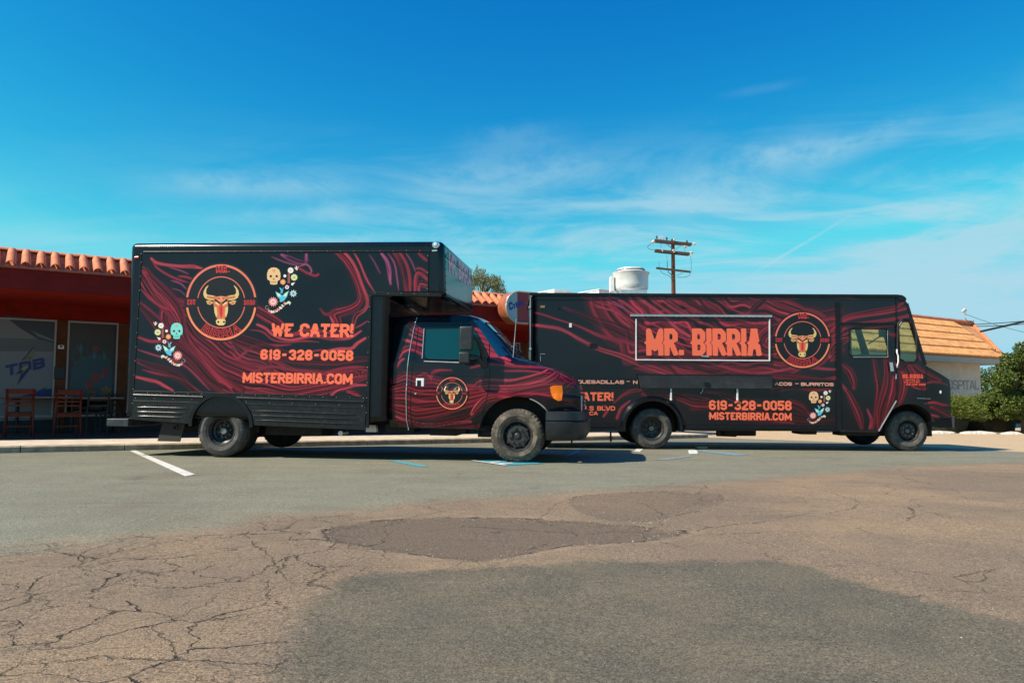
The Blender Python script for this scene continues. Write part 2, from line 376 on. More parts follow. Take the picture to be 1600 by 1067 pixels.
# streaks of oil, stains, sweep marks
st = N.ss(N.noise(N.mapping(tc, (.35, 2.6, 1), (0, 0, .12)), 1.3, 7, .7), .56, .78, 0, .4); col = N.mix(st, col, (.07, .06, .052, 1))
stain = N.ss(N.noise(tc, 1.1, 4, .6), .63, .72, 0, .35); col = N.mix(stain, col, (.065, .058, .05, 1))
spot = N.ss(N.noise(tc, 6.5, 3, .5), .69, .74, 0, .45); col = N.mix(spot, col, (.05, .045, .04, 1))
scuff = N.ss(N.noise(N.mapping(tc, (.6, 5., 1), (0, 0, -.35)), 2.2, 6, .7), .60, .74, 0, .22); col = N.mix(scuff, col, (.34, .30, .24, 1))
k = N.ss(agg, .3, .7, .42, 1.58); col = N.mix(1., col, N.comb(k, k, k), 'MULTIPLY')
k = N.ss(agg2, .3, .7, .70, 1.30); col = N.mix(1., col, N.comb(k, k, k), 'MULTIPLY')
chip = N.m('MULTIPLY', N.ss(vor.outputs['Distance'], .16, .08), N.ss(N.noise(tc, 19., 2), .52, .62)); col = N.mix(N.m('MULTIPLY', chip, .55), col, (.42, .38, .32, 1))
# cracks
wc = N.vm('ADD', tc, N.vm('SCALE', N.vm('SUBTRACT', N.noise(tc, 2.6, 5, .65, out=1), (.5, .5, .5)), None))
sc_ = wc.node; sc_.inputs[1].links[0].from_node.inputs['Scale'].default_value = .34
def crack(scale, wd, seedloc, amt):
    v = N.node('ShaderNodeTexVoronoi'); v.feature = 'DISTANCE_TO_EDGE'; v.inputs['Scale'].default_value = scale; v.inputs['Randomness'].default_value = 1.
    N.l.new(N.mapping(wc, (1, 1, 0), (0, 0, .5), seedloc), v.inputs['Vector'])
    gate = N.ss(N.noise(N.mapping(tc, (1, 1, 1), loc=seedloc), 2.3, 4, .65), .40, .54)
    wv = N.m('MULTIPLY', N.m('ADD', .25, N.noise(tc, 6., 3)), wd)
    return N.m('MULTIPLY', N.m('MULTIPLY', N.ss(N.m('DIVIDE', v.outputs[0], wv), 1.15, .55), gate), amt)
cmk = N.ss(N.m('ADD', N.attr('sd_crk'), N.m('MULTIPLY', wn, .8)), .25, -.25)
c1 = N.m('MULTIPLY', crack(2.7, .013, (0, 0, 0), 1.), cmk); c2 = N.m('MULTIPLY', crack(5., .011, (4, 2, 0), .45), cmk)
c3 = N.m('MULTIPLY', N.m('MULTIPLY', crack(1.1, .005, (9, 5, 0), .6), mt), N.m('SUBTRACT', 1., mf))
def edge(k, wd, off=0.):
    v = N.m('ADD', N.m('ADD', N.attr('sd_'+k), N.m('MULTIPLY', wn, .16)), N.m('MULTIPLY', wf, .12))
    return N.m('MULTIPLY', N.ss(N.m('ABSOLUTE', N.m('ADD', v, off)), wd, wd*.3), N.ss(N.noise(tc, 4.2, 4), .44, .6))
ce = N.m('MAXIMUM', edge('pat1', .009), N.m('MULTIPLY', edge('pat2', .007), .8))
ck = N.m('MAXIMUM', N.m('MAXIMUM', c1, c2), N.m('MAXIMUM', c3, ce))
col = N.mix(N.m('MULTIPLY', edge('pat1', .05, -.07), .3), col, (.36, .29, .21, 1))
col = N.mix(1., col, (.86, .83, .76, 1), 'MULTIPLY')
col = N.mix(N.m('MULTIPLY', ck, .93), col, (.022, .018, .015, 1))
N.put(col, b.inputs['Base Color']); b.inputs['Roughness'].default_value = .88; b.inputs['Specular IOR Level'].default_value = .3
hh = N.m('ADD', N.m('MULTIPLY', agg, .35), N.m('MULTIPLY', agg2, .6)); hh = N.m('ADD', hh, N.m('MULTIPLY', mid, .6))
hh = N.m('SUBTRACT', hh, N.m('MULTIPLY', ck, 3.2)); hh = N.m('SUBTRACT', hh, N.m('MULTIPLY', N.m('ADD', mp, mf), .25))
bp = N.node('ShaderNodeBump'); bp.inputs['Strength'].default_value = .8; bp.inputs['Distance'].default_value = .007
N.l.new(hh, bp.inputs['Height']); N.l.new(bp.outputs[0], b.inputs['Normal'])
gm.materials.append(m); go = bpy.data.objects.new('ground', gm); COL.objects.link(go); tag(go, kind='structure', label='worn asphalt car park with cracked tan area and dark patches')

# painted markings (thin sheets 4 mm above the ground)
def marking(name, pxs, colr, label, dz=.005, worn=.4):
    pts = [gnd(*q) for q in pxs]
    mm = bpy.data.materials.get('marking_'+name+str(colr)) or mat('marking_'+name+str(colr), colr, .8, var=.15, vscale=20., dust=((.2, .18, .15), worn, 9.))
    B_ = MB(); n = 12
    a, b_, c, d = [np.array(p) for p in pts]; vv = []
    for i in range(n+1):
        t = i/n; L_ = a+(d-a)*t; R_ = b_+(c-b_)*t
        for q in (L_, R_): vv.append((q[0], q[1], gz(q[0], q[1])+dz))
    B_.add(vv, [(2*i, 2*i+1, 2*i+3, 2*i+2) for i in range(n)])
    o = B_.build(name, mm); tag(o, label, 'road marking'); return o

# ------------------------------------------------------------------ stroke lettering
OO = [(.3, 0), (0, .13), (0, .87), (.3, 1), (.7, 1), (1, .87), (1, .13), (.7, 0), (.3, 0)]
G = {
 'A': (1.05, [[(0, 0), (.40, 1), (.60, 1), (1, 0)], [(.15, .3), (.85, .3)]]),
 'B': (1, [[(0, 0), (0, 1), (.7, 1), (.97, .88), (.97, .62), (.75, .51), (0, .51)], [(.75, .51), (1, .4), (1, .12), (.7, 0), (0, 0)]]),
 'C': (1, [[(1, .3), (1, .13), (.7, 0), (.3, 0), (0, .13), (0, .87), (.3, 1), (.7, 1), (1, .87), (1, .7)]]),
 'D': (1, [[(0, 0), (0, 1), (.65, 1), (1, .84), (1, .16), (.65, 0), (0, 0)]]),
 'E': (.85, [[(1, 0), (0, 0), (0, 1), (1, 1)], [(0, .52), (.85, .52)]]),
 'F': (.85, [[(0, 0), (0, 1), (1, 1)], [(0, .5), (.85, .5)]]),
 'G': (1, [[(.55, .45), (1, .45), (1, .13), (.7, 0), (.3, 0), (0, .13), (0, .87), (.3, 1), (.7, 1), (1, .87), (1, .75)]]),
 'H': (1, [[(0, 0), (0, 1)], [(1, 0), (1, 1)], [(0, .5), (1, .5)]]),
 'I': (.0, [[(.5, 0), (.5, 1)]]),
 'L': (.8, [[(0, 1), (0, 0), (1, 0)]]),
 'M': (1.45, [[(0, 0), (0, 1), (.5, .2), (1, 1), (1, 0)]]),
 'N': (1.05, [[(0, 0), (0, 1), (1, 0), (1, 1)]]),
 'O': (1, [OO]), 'Q': (1, [OO, [(.6, .25), (1.05, -.05)]]),
 'P': (1, [[(0, 0), (0, 1), (.7, 1), (1, .87), (1, .58), (.7, .45), (0, .45)]]),
 'R': (1, [[(0, 0), (0, 1), (.7, 1), (1, .87), (1, .6), (.7, .48), (0, .48)], [(.5, .48), (1, 0)]]),
 'S': (1, [[(1, .74), (1, .87), (.7, 1), (.3, 1), (0, .87), (0, .66), (.25, .55), (.75, .45), (1, .34), (1, .13), (.7, 0), (.3, 0), (0, .13), (0, .26)]]),
 'T': (.95, [[(0, 1), (1, 1)], [(.5, 1), (.5, 0)]]),
 'U': (1, [[(0, 1), (0, .13), (.3, 0), (.7, 0), (1, .13), (1, 1)]]),
 'V': (1.05, [[(0, 1), (.42, 0), (.58, 0), (1, 1)]]),
 'W': (1.5, [[(0, 1), (.24, 0), (.5, .8), (.76, 0), (1, 1)]]),
 '.': (.0, [[(.5, -.1), (.5, .14)]]), '!': (.0, [[(.5, -.1), (.5, .10)], [(.5, .26), (.5, 1)]]), ',': (.0, [[(.5, -.12), (.5, .06)]]), "'": (0, [[(.5, .75), (.5, 1)]]),
 '-': (.85, [[(0, .5), (1, .5)]]), ' ': (.8, []),
 '0': (.95, [OO]), '1': (.25, [[(0, .82), (.8, 1), (.8, 0)]]),
 '2': (.95, [[(0, .72), (0, .87), (.3, 1), (.7, 1), (1, .87), (1, .62), (0, .12), (0, 0), (1, 0)]]),
 '3': (.95, [[(0, .78), (0, .87), (.3, 1), (.7, 1), (1, .87), (1, .62), (.75, .52), (.4, .52)], [(.75, .52), (1, .41), (1, .13), (.7, 0), (.3, 0), (0, .13), (0, .23)]]),
 '5': (.95, [[(1, 1), (0, 1), (0, .55), (.7, .6), (1, .46), (1, .13), (.7, 0), (.3, 0), (0, .13), (0, .24)]]),
 '6': (.95, [[(1, .78), (1, .87), (.7, 1), (.3, 1), (0, .87), (0, .13), (.3, 0), (.7, 0), (1, .13), (1, .42), (.7, .56), (0, .5)]]),
 '7': (.95, [[(0, 1), (1, 1), (.4, 0)]]),
 '8': (.95, [[(.3, .52), (.03, .64), (.03, .87), (.3, 1), (.7, 1), (.97, .87), (.97, .64), (.7, .52), (.3, .52), (0, .40), (0, .13), (.3, 0), (.7, 0), (1, .13), (1, .40), (.7, .52)]]),
 '9': (.95, [[(0, .22), (0, .13), (.3, 0), (.7, 0), (1, .13), (1, .87), (.7, 1), (.3, 1), (0, .87), (0, .58), (.3, .44), (1, .5)]]),
}
def strip(pts, t):
    P = [np.array(p, float) for p in pts]; n = len(P); closed = np.allclose(P[0], P[-1]); L = []; R_ = []
    for i in range(n):
        if closed and i in (0, n-1): a, b_, c = P[-2], P[0], P[1]
        else: a = P[i-1] if i else None; b_ = P[i]; c = P[i+1] if i < n-1 else None
        ds = [(b_-a) if a is not None else None, (c-b_) if c is not None else None]
        ds = [d/(np.linalg.norm(d)+1e-9) for d in ds if d is not None]
        nn = [np.array([-d[1], d[0]]) for d in ds]; m_ = sum(nn); l = np.linalg.norm(m_)
        m_ = m_/l if l > 1e-6 else nn[0]; k = min(1/max(.35, m_.dot(nn[0])), 1.7); L.append(b_+m_*t/2*k); R_.append(b_-m_*t/2*k)
    return L, R_
def layout(text, width, height, t, cell=None, gap=.35):
    """-> list of stroke polylines in a width x height box (own condensed block letters)"""
    ws = [G[c][0] for c in text]; n = len(text)
    g = t*gap; fixed = sum(t for c in text if c != ' ')+g*(n-1); k = max(.02, (width-fixed)/max(.01, sum(ws)))
    x = 0; res = []
    for c, w_ in zip(text, ws):
        iw = w_*k; t0 = 0 if c == ' ' else t
        for pl_ in G[c][1]:
            res.append(np.array([(x+t0/2+(px*iw if w_ > 0 else 0), t/2+py*(height-t)) for px, py in pl_]))
        x += iw+t0+g
    return res
def march(mb, polys, x0, x1, h, t, cell, col, mp, z, amp=0., clampy=True):
    """fill the union of thick strokes by marching squares, so letters are clean single-layer outlines"""
    nx = max(3, int(math.ceil((x1-x0)/cell))); ny = max(4, int(math.ceil((h+2*cell)/cell))); gx_ = np.linspace(x0, x1, nx+1); gy_ = np.linspace(-cell*.6, h+cell*.6, ny+1)
    X_, Y_ = np.meshgrid(gx_, gy_); Xs = X_+amp*np.clip(1-np.abs(Y_-h*.47)/(h*.07), 0, 1); sd = np.full(X_.shape, 1e9)
    for pl_ in polys:
        n = len(pl_); closed = np.allclose(pl_[0], pl_[-1]); D = [pl_[i+1]-pl_[i] for i in range(n-1)]; Ls = [np.linalg.norm(d) for d in D]
        def ext(i, k):                                  # extension of segment i at its end k for square corners
            jn = i-1 if k == 0 else i+1
            if closed: jn %= (n-1)
            if jn < 0 or jn >= n-1:
                e_ = pl_[i] if k == 0 else pl_[i+1]; return t/2 if (abs(e_[1]-t/2) < t*.02 or abs(e_[1]-h+t/2) < t*.02) else 0.
            return t/2 if abs(D[i].dot(D[jn]))/(Ls[i]*Ls[jn]+1e-9) < .2 else 0.
        for i in range(n-1):
            if Ls[i] < 1e-6: continue
            d = D[i]/Ls[i]; rx = Xs-pl_[i][0]; ry = Y_-pl_[i][1]; u = rx*d[0]+ry*d[1]; v = np.abs(rx*d[1]-ry*d[0])
            sd = np.minimum(sd, np.maximum(v-t/2, np.maximum(-u-ext(i, 0), u-Ls[i]-ext(i, 1))))
        for i in range(0 if closed else 1, n-1): sd = np.minimum(sd, np.hypot(Xs-pl_[i][0], Y_-pl_[i][1])-t/2)
    if clampy: sd = np.maximum(sd, np.maximum(-Y_, Y_-h))
    ins = sd < 0; vv = []; ff = []; cache = {}
    def vert(k, p):
        if k not in cache: cache[k] = len(vv); vv.append(mp(p[0], p[1], z))
        return cache[k]
    def crossv(a, b_):
        k = (a, b_) if a < b_ else (b_, a); va, vb = sd[a], sd[b_]; f = va/(va-vb)
        return vert(k, (gx_[a[1]]+(gx_[b_[1]]-gx_[a[1]])*f, gy_[a[0]]+(gy_[b_[0]]-gy_[a[0]])*f))
    for j in range(ny):
        i = 0
        while i < nx:
            c4 = [(j, i), (j, i+1), (j+1, i+1), (j+1, i)]; m_ = [ins[c] for c in c4]
            if all(m_):
                i0 = i
                while i < nx and ins[j, i] and ins[j, i+1] and ins[j+1, i+1] and ins[j+1, i]: i += 1
                ff.append(tuple(vert(c, (gx_[c[1]], gy_[c[0]])) for c in ((j, i0), (j, i), (j+1, i), (j+1, i0)))); continue
            if any(m_):
                f_ = []
                for q in range(4):
                    a, b_ = c4[q], c4[(q+1) % 4]
                    if ins[a]: f_.append(vert(a, (gx_[a[1]], gy_[a[0]])))
                    if ins[a] != ins[b_]: f_.append(crossv(a, b_))
                if len(f_) >= 3: ff.append(tuple(f_))
            i += 1
    if vv: mb.add(vv, ff, col)
def text(mb, s, mp, width, height, t, col, z=0., gl_=0., shear=0., arc=None, gap=.35, zs=0., res=None):
    ws = [G[c][0] for c in s]; g = t*gap; fixed = sum(t for c in s if c != ' ')+g*(len(s)-1); k = max(.02, (width-fixed)/max(.01, sum(ws))); x = 0
    cell = height/(res or (26 if height > .3 else 18)); cell = min(cell, t/3.2)
    f = (lambda a, b_, c_: mp(a+b_*shear, b_, c_)) if shear else mp
    for c, w_ in zip(s, ws):
        iw = w_*k; t0 = 0 if c == ' ' else t
        polys = [np.array([(x+t0/2+(px*iw if w_ > 0 else 0), t/2+py*(height-t)) for px, py in pl_]) for pl_ in G[c][1]]
        if polys: march(mb, polys, x-abs(gl_)-cell, x+iw+t0+cell*2+(t*.6 if c == 'Q' else 0), height, t, cell, col, f, z, gl_, c not in ',Q')
        x += iw+t0+g

# painter for printed swirls: strokes in photo pixels evaluated for any vertex set
CR = np.array([.265, .017, .034]); BR = np.array([.46, .045, .068]); DK = np.array([.17, .016, .03]); PU = np.array([.16, .03, .085])
BASE = np.array([.003, .005, .008])
def crom(p, k=6):
    p = np.array(p, float)
    if len(p) < 3: return np.array([p[0]+(p[-1]-p[0])*i/6 for i in range(7)])
    q = np.vstack([2*p[0]-p[1], p, 2*p[-1]-p[-2]]); o_ = []
    for i in range(1, len(q)-2):
        for j in range(k):
            t = j/k; a, b_, c, d = q[i-1:i+3]
            o_.append(.5*((2*b_)+(-a+c)*t+(2*a-5*b_+4*c-d)*t*t+(-a+3*b_-3*c+d)*t**3))
    o_.append(p[-1]); return np.array(o_)
def paint(P, strokes):
    P = P.copy(); x, y = P[:, 0].copy(), P[:, 1].copy()
    P[:, 0] += 1.6*np.sin(y/14+.7+np.sin(x/40))+.6*np.sin(x/21+y/12); P[:, 1] += 1.6*np.sin(x/19+np.sin(y/33))+.6*np.sin(x/11+1.3)
    col = np.tile(BASE, (len(P), 1)); mot = .5+.5*np.sin(x/31+np.sin(y/23)*2); col += (mot*.002)[:, None]
    for si, (pts, wd, c, op) in enumerate(strokes):
        Q = crom(pts); n = len(Q); wp = np.interp(np.linspace(0, 1, n), np.linspace(0, 1, len(wd)) if hasattr(wd, '__len__') else [0, .2, .8, 1], wd if hasattr(wd, '__len__') else [wd*.15, wd, wd, wd*.15])
        mx = wp.max()*2.+3; sel = np.where((P[:, 0] > Q[:, 0].min()-mx) & (P[:, 0] < Q[:, 0].max()+mx) & (P[:, 1] > Q[:, 1].min()-mx) & (P[:, 1] < Q[:, 1].max()+mx))[0]
        if not len(sel): continue
        S = P[sel]; best = np.full(len(S), 1e9); sg = np.zeros(len(S)); wl = np.ones(len(S)); al = np.zeros(len(S))
        for i in range(n-1):
            a, b_ = Q[i], Q[i+1]; ab = b_-a; L = ab.dot(ab)+1e-9; t = np.clip(((S-a)@ab)/L, 0, 1); r = S-(a+t[:, None]*ab)
            d = np.sqrt((r*r).sum(1)); u = d < best; best[u] = d[u]; cr = ab[0]*r[:, 1]-ab[1]*r[:, 0]; sg[u] = np.sign(cr[u]); wl[u] = (wp[i]+(wp[i+1]-wp[i])*t)[u]; al[u] = (i+t)[u]
        hw = wl/2+.15; u = best/hw*sg; ph = si*1.7; soft = np.clip(.55/hw, .08, .6)
        core = np.clip((1+soft-np.abs(u))/(2*soft), 0, 1); wide = np.clip((wl-3.5)/3, 0, 1)
        v_ = u+.06*np.sin(al*.21+ph)+.03*np.sin(al*.6+ph*2); Kp = min(wp.max(), 70)/2; d_ = v_*Kp+ph*3
        nn_ = .50*np.sin(1.05*d_+.12*al)+.36*np.sin(1.83*d_+1.3*ph-.10*al)+.34*np.sin(.41*d_+2*ph)+.16*np.sin(2.9*d_+ph)
        env_ = .75+.25*np.sin(al*.23+ph*1.9+.08*d_)
        body = .30+.62*nn_*env_+.85*np.clip((nn_-.62)/.35, 0, 1)**1.5+.35*np.exp(-((np.abs(v_)-.9)/.07)**2)
        sk = (1-wide)*.95+wide*np.clip(body, .03, 1.75)
        glow = (np.clip(1-best/(hw+3.5+wl*.9), 0, 1)**2*(.5+.5*np.sin(al*.33+ph))*.2*op)[:, None]
        v = col[sel]; v = v*(1-glow)+DK*.8*glow; k = (core*op)[:, None]; v = v*(1-k)+c*sk[:, None]*k; col[sel] = v
    return col
def family(A, B_, n, wd, c, op=1., j=.0, fill=.45):
    A = crom(A, 4); B_ = crom(B_, 4); a = np.array([np.interp(np.linspace(0, 1, 12), np.linspace(0, 1, len(A)), A[:, i]) for i in (0, 1)]).T
    b_ = np.array([np.interp(np.linspace(0, 1, 12), np.linspace(0, 1, len(B_)), B_[:, i]) for i in (0, 1)]).T
    r = random.Random(n*13+int(A[0][0])); o_ = []
    M_ = (a+b_)/2; wloc = np.linalg.norm(a-b_, axis=1)*1.08; wloc[0] *= .8; wloc[-1] *= .8; o_.append((list(M_), list(wloc), c*.82, .94)); n = max(3, n//3)
    for k in range(n):
        t = (k+r.uniform(-.3, .3))/(n-1); t = min(max(t, 0), 1); i0 = r.choice([0, 0, 1, 2, 4]); i1 = 12-r.choice([0, 0, 1, 2, 3])
        o_.append((list(a[i0:i1]*(1-t)+b_[i0:i1]*t), wd*r.uniform(.45, 1.25), c*r.uniform(.6, 1.5), op*r.uniform(.7, 1)))
    return o_
def inpoly(P, poly):
    ins = np.zeros(len(P), bool); n = len(poly)
    for i in range(n):
        a = poly[i]; b_ = poly[(i+1) % n]; c = (a[1] > P[:, 1]) != (b_[1] > P[:, 1])
        ins ^= c & (P[:, 0] < a[0]+(P[:, 1]-a[1])/(b_[1]-a[1]+1e-12)*(b_[0]-a[0]))
    return ins
def painted_panel(F, poly, holes, step, yfun, strokes, yl=0., polylocal=False):
    pl_ = np.array(poly) if polylocal else np.array([F.at(px, py, yl) for px, py in poly]); hl = [np.array([F.at(px, py, yl) for px, py in h]) for h in holes]
    x0, z0 = pl_.min(0); x1, z1 = pl_.max(0); nx = int((x1-x0)/step)+2; nz = int((z1-z0)/step)+2
    gx_ = np.linspace(x0, x1, nx); gz_ = np.linspace(z0, z1, nz); X_, Z_ = np.meshgrid(gx_, gz_); Q = np.stack([X_.ravel(), Z_.ravel()], 1)
    y_ = yfun(Q[:, 0], Q[:, 1]); V = np.stack([Q[:, 0], y_, Q[:, 1]], 1); V0 = V.copy(); V0[:, 1] = yl; col = paint(F.px(V0), strokes)
    cx_, cz_ = np.meshgrid((gx_[:-1]+gx_[1:])/2, (gz_[:-1]+gz_[1:])/2); cc = np.stack([cx_.ravel(), cz_.ravel()], 1); ok = inpoly(cc, pl_)
    for h in hl: ok &= ~inpoly(cc, h)
    idx = np.where(ok)[0]; jj = idx//(nx-1); ii = idx % (nx-1); a = jj*nx+ii
    F4 = np.stack([a, a+1, a+1+nx, a+nx], 1); used = np.unique(F4); rm = np.full(len(V), -1); rm[used] = np.arange(len(used))
    mb = MB(); mb.add(V[used], [], col[used]); mb.f = [tuple(r) for r in rm[F4].tolist()]; return mb
def blob(mb, F, pxs, col, yl, z, n=None, yfun=None, d0=.004):
    """flat decal polygon given by photo pixels on plane yl, lifted by z"""
    P = [F.at(*q, yl) for q in pxs]; vv = [(p[0], (yl if yfun is None else float(yfun(np.array([p[0]]), np.array([p[1]]))[0]))-d0-z, p[1]) for p in P]
    mb.add(vv, [tuple(range(len(vv)))], col)
def ring_px(cx_, cy_, rx, ry, a0, a1, n=24): return [(cx_+rx*math.cos(math.radians(a0+(a1-a0)*i/n)), cy_-ry*math.sin(math.radians(a0+(a1-a0)*i/n))) for i in range(n+1)]

ORG = np.array([.92, .165, .08]); PINKR = np.array([.80, .17, .11]); GOLD = np.array([.72, .50, .20]); REDL = np.array([.62, .035, .04]); BLKD = np.array([.008, .009, .011])
def logo(mb, F, cx_, cy_, R0, ratio, yl, yfun=None, detail=True, word='BIRRIA'):
    """bull head emblem in a broken double ring; R0 outer radius in pixels, unit space: 418 px outer radius"""
    k = R0/418.; kx = k*ratio
    U = lambda x, y: (cx_+(x-499)*kx, cy_+(y-552)*k)
    zk = 5. if yfun is not None else 1.
    def poly(pts, col, z, mirror=False):
        blob(mb, F, [U(*p) for p in pts], col, yl, z*zk, yfun=yfun)
        if mirror: blob(mb, F, [U(998-p[0], p[1]) for p in pts], col, yl, z*zk, yfun=yfun)
    rs_ = [1.06, .85, .6, .35, .12]; vv = []
    for q in rs_:
        for p in ring_px(cx_, cy_, R0*q*ratio, R0*q, 0, 360, 40)[:-1]:
            l = F.at(*p, yl); vv.append((l[0], (yl if yfun is None else float(yfun(np.array([l[0]]), np.array([l[1]]))[0]))-.004-.0003*zk, l[1]))
    mb.add(vv, [(a*40+b, a*40+(b+1) % 40, (a+1)*40+(b+1) % 40, (a+1)*40+b) for a in range(4) for b in range(40)]+[tuple(range(160, 200))], BLKD*1.3)
    def arc(r, wd, a0, a1, col, z):
        n = 26; o_ = ring_px(cx_, cy_, (r+wd/2)*kx, (r+wd/2)*k, a0, a1, n); i_ = ring_px(cx_, cy_, (r-wd/2)*kx, (r-wd/2)*k, a0, a1, n)
        P = [F.at(*q, yl) for q in o_+i_]; yy = [(yl if yfun is None else float(yfun(np.array([p[0]]), np.array([p[1]]))[0]))-.004-z*zk for p in P]
        mb.add([(p[0], y_, p[1]) for p, y_ in zip(P, yy)], [(j, j+1, n+1+j+1, n+1+j) for j in range(n)], col)
    for a0, a1 in ((8, 172), (188, 352)):
        arc(412, 24, a0, a1, PINKR if a0 < 100 else np.array([.88, .25, .11]), .0006); arc(284, 11, a0+2, a1-2, PINKR*.9, .0006)
    Y_ = lambda p: yl if yfun is None else float(yfun(np.array([p[0]]), np.array([p[1]]))[0])
    def arctext(s, mid, r, wdeg, h, col, z, t):
        for tt, cc, zz in ((t, col, 0), (t*.40, BLKD, .0004)):
            def mp(x, y, z_):
                rr = r+h/2-y; ang = math.radians(-90)+(x-wdeg/2)/r; p = F.at(cx_+rr*kx*math.cos(ang), cy_-rr*k*math.sin(ang), yl); return (p[0], Y_(p)-.004-z_*zk, p[1])
            ws = [G[c][0] for c in s]; g = t*.6; fixed = t*len(s)+g*(len(s)-1); kk = (wdeg-fixed)/sum(ws); x = 0
            for c, w_ in zip(s, ws):
                polys = [np.array([(x+t/2+px_*w_*kk, t/2+py_*(h-t)) for px_, py_ in pl_]) for pl_ in G[c][1]]
                march(mb, polys, x-3, x+w_*kk+t+3, h, tt, max(3., h/16), cc, mp, z+zz); x += w_*kk+t+g
    arctext(word, -90, 352, 470, 104, REDL*1.1, .0006, 25)
    def small(s, x0, x1, y0, y1, t):
        h = y1-y0
        def mp(x, y, z_): p = F.at(*U(x0+x, y1-y), yl); return (p[0], Y_(p)-.004-z_*zk, p[1])
        for tt, cc, zz in ((t, REDL*1.2, 0), (t*.35, BLKD, .0004)):
            ws = [G[c][0] for c in s]; g = t*.4; kk = (x1-x0-t*len(s)-g*(len(s)-1))/sum(ws); x = 0
            for c, w_ in zip(s, ws):
                polys = [np.array([(x+t/2+px_*w_*kk, t/2+py_*(h-t)) for px_, py_ in pl_]) for pl_ in G[c][1]]
                march(mb, polys, x-3, x+w_*kk+t+3, h, tt, max(3., h/14), cc, mp, .0006+zz); x += w_*kk+t+g
    small('MR.', 438, 600, 140, 222, 24); small('EST', 92, 190, 520, 578, 16); small('2020', 772, 905, 525, 580, 16)
    # bull
    poly([(345, 360), (315, 385), (290, 425), (285, 465), (300, 500), (330, 518), (370, 528), (415, 528), (430, 500), (420, 480), (375, 472), (335, 468), (318, 445), (322, 405), (345, 370)], GOLD, .001, True)
    poly([(330, 478), (372, 484), (418, 490), (420, 515), (370, 512), (325, 500)], GOLD*np.array([.75, .35, .35]), .0013, True)
    poly([(318, 535), (350, 530), (405, 548), (400, 562), (365, 580), (335, 572)], GOLD*np.array([.95, .75, .7]), .001, True)
    poly([(340, 548), (385, 556), (360, 570)], np.array([.45, .10, .05]), .0013, True)
    poly([(415, 478), (445, 488), (499, 480), (553, 488), (583, 478), (585, 530), (578, 600), (572, 670), (545, 735), (535, 790), (499, 808), (463, 790), (450, 735), (420, 670), (412, 600), (405, 560), (410, 520)], np.array([.62, .18, .08]), .0011)
    poly([(450, 488), (548, 488), (535, 530), (499, 545), (463, 530)], np.array([.75, .30, .14]), .0014)
    poly([(470, 600), (528, 600), (520, 680), (499, 735), (478, 680)], np.array([.80, .05, .04]), .0014)
    poly([(415, 600), (445, 610), (455, 690), (440, 720), (420, 665)], GOLD*1.05, .0014, True)
    poly([(425, 560), (470, 585), (480, 575), (440, 545)], np.array([.85, .62, .30]), .0015, True)
    poly([(418, 530), (480, 572), (492, 560), (430, 512)], BLKD, .0017, True)
    poly([(455, 495), (490, 505), (470, 520)], np.array([.35, .03, .03]), .0017, True)
    poly([(436, 752), (462, 738), (536, 738), (552, 752), (548, 790), (525, 808), (470, 808), (440, 790)], GOLD*1.1, .0016)
    poly([(452, 762), (472, 758), (478, 778), (458, 784)], BLKD, .0019, True)
    poly([(492, 560), (506, 560), (508, 690), (499, 720), (490, 690)], np.array([.45, .03, .03]), .0018)
TEAL = np.array([.20, .66, .58])
def skull(mb, F, cx_, cy_, w_, h_, yl, col):
    S = lambda x, y: (cx_+x*w_/2, cy_+y*h_/2)
    sh = [(-.5, .95), (-.58, .55), (-.92, .42), (-1, .1), (-.98, -.35), (-.8, -.72), (-.45, -.94), (0, -1), (.45, -.94), (.8, -.72), (.98, -.35), (1, .1), (.92, .42), (.58, .55), (.5, .95), (0, 1)]
    blob(mb, F, [S(x*1.1, y*1.08) for x, y in sh], BLKD, yl, .0008); blob(mb, F, [S(x, y) for x, y in sh], col, yl, .001)
    ci = lambda x, y, r, c, z, n=10: blob(mb, F, [S(x+r*math.cos(i*2*math.pi/n), y+r*w_/h_*math.sin(i*2*math.pi/n)) for i in range(n)], c, yl, z)
    for sx in (-1, 1): ci(.44*sx, .02, .27, col*.8+np.array([.15, .05, .05]), .0012); ci(.44*sx, .02, .19, np.array([.01, .02, .06]), .0014, 8)
    blob(mb, F, [S(0, .2), S(.14, .42), S(-.14, .42)], np.array([.10, .02, .01]), yl, .0014)
    for i in range(5): ci(.16*math.cos(i*1.257), -.62+.12*math.sin(i*1.257), .09, np.array([.75, .20, .20]), .0013, 6)
    blob(mb, F, [S(-.42, .62), S(.42, .62), S(.38, .68), (S(-.38, .68))], col*.45, yl, .0014)
    for k in range(-2, 3): blob(mb, F, [S(k*.15-.02, .60), S(k*.15+.02, .60), S(k*.15+.02, .86), S(k*.15-.02, .86)], col*.5, yl, .0015)
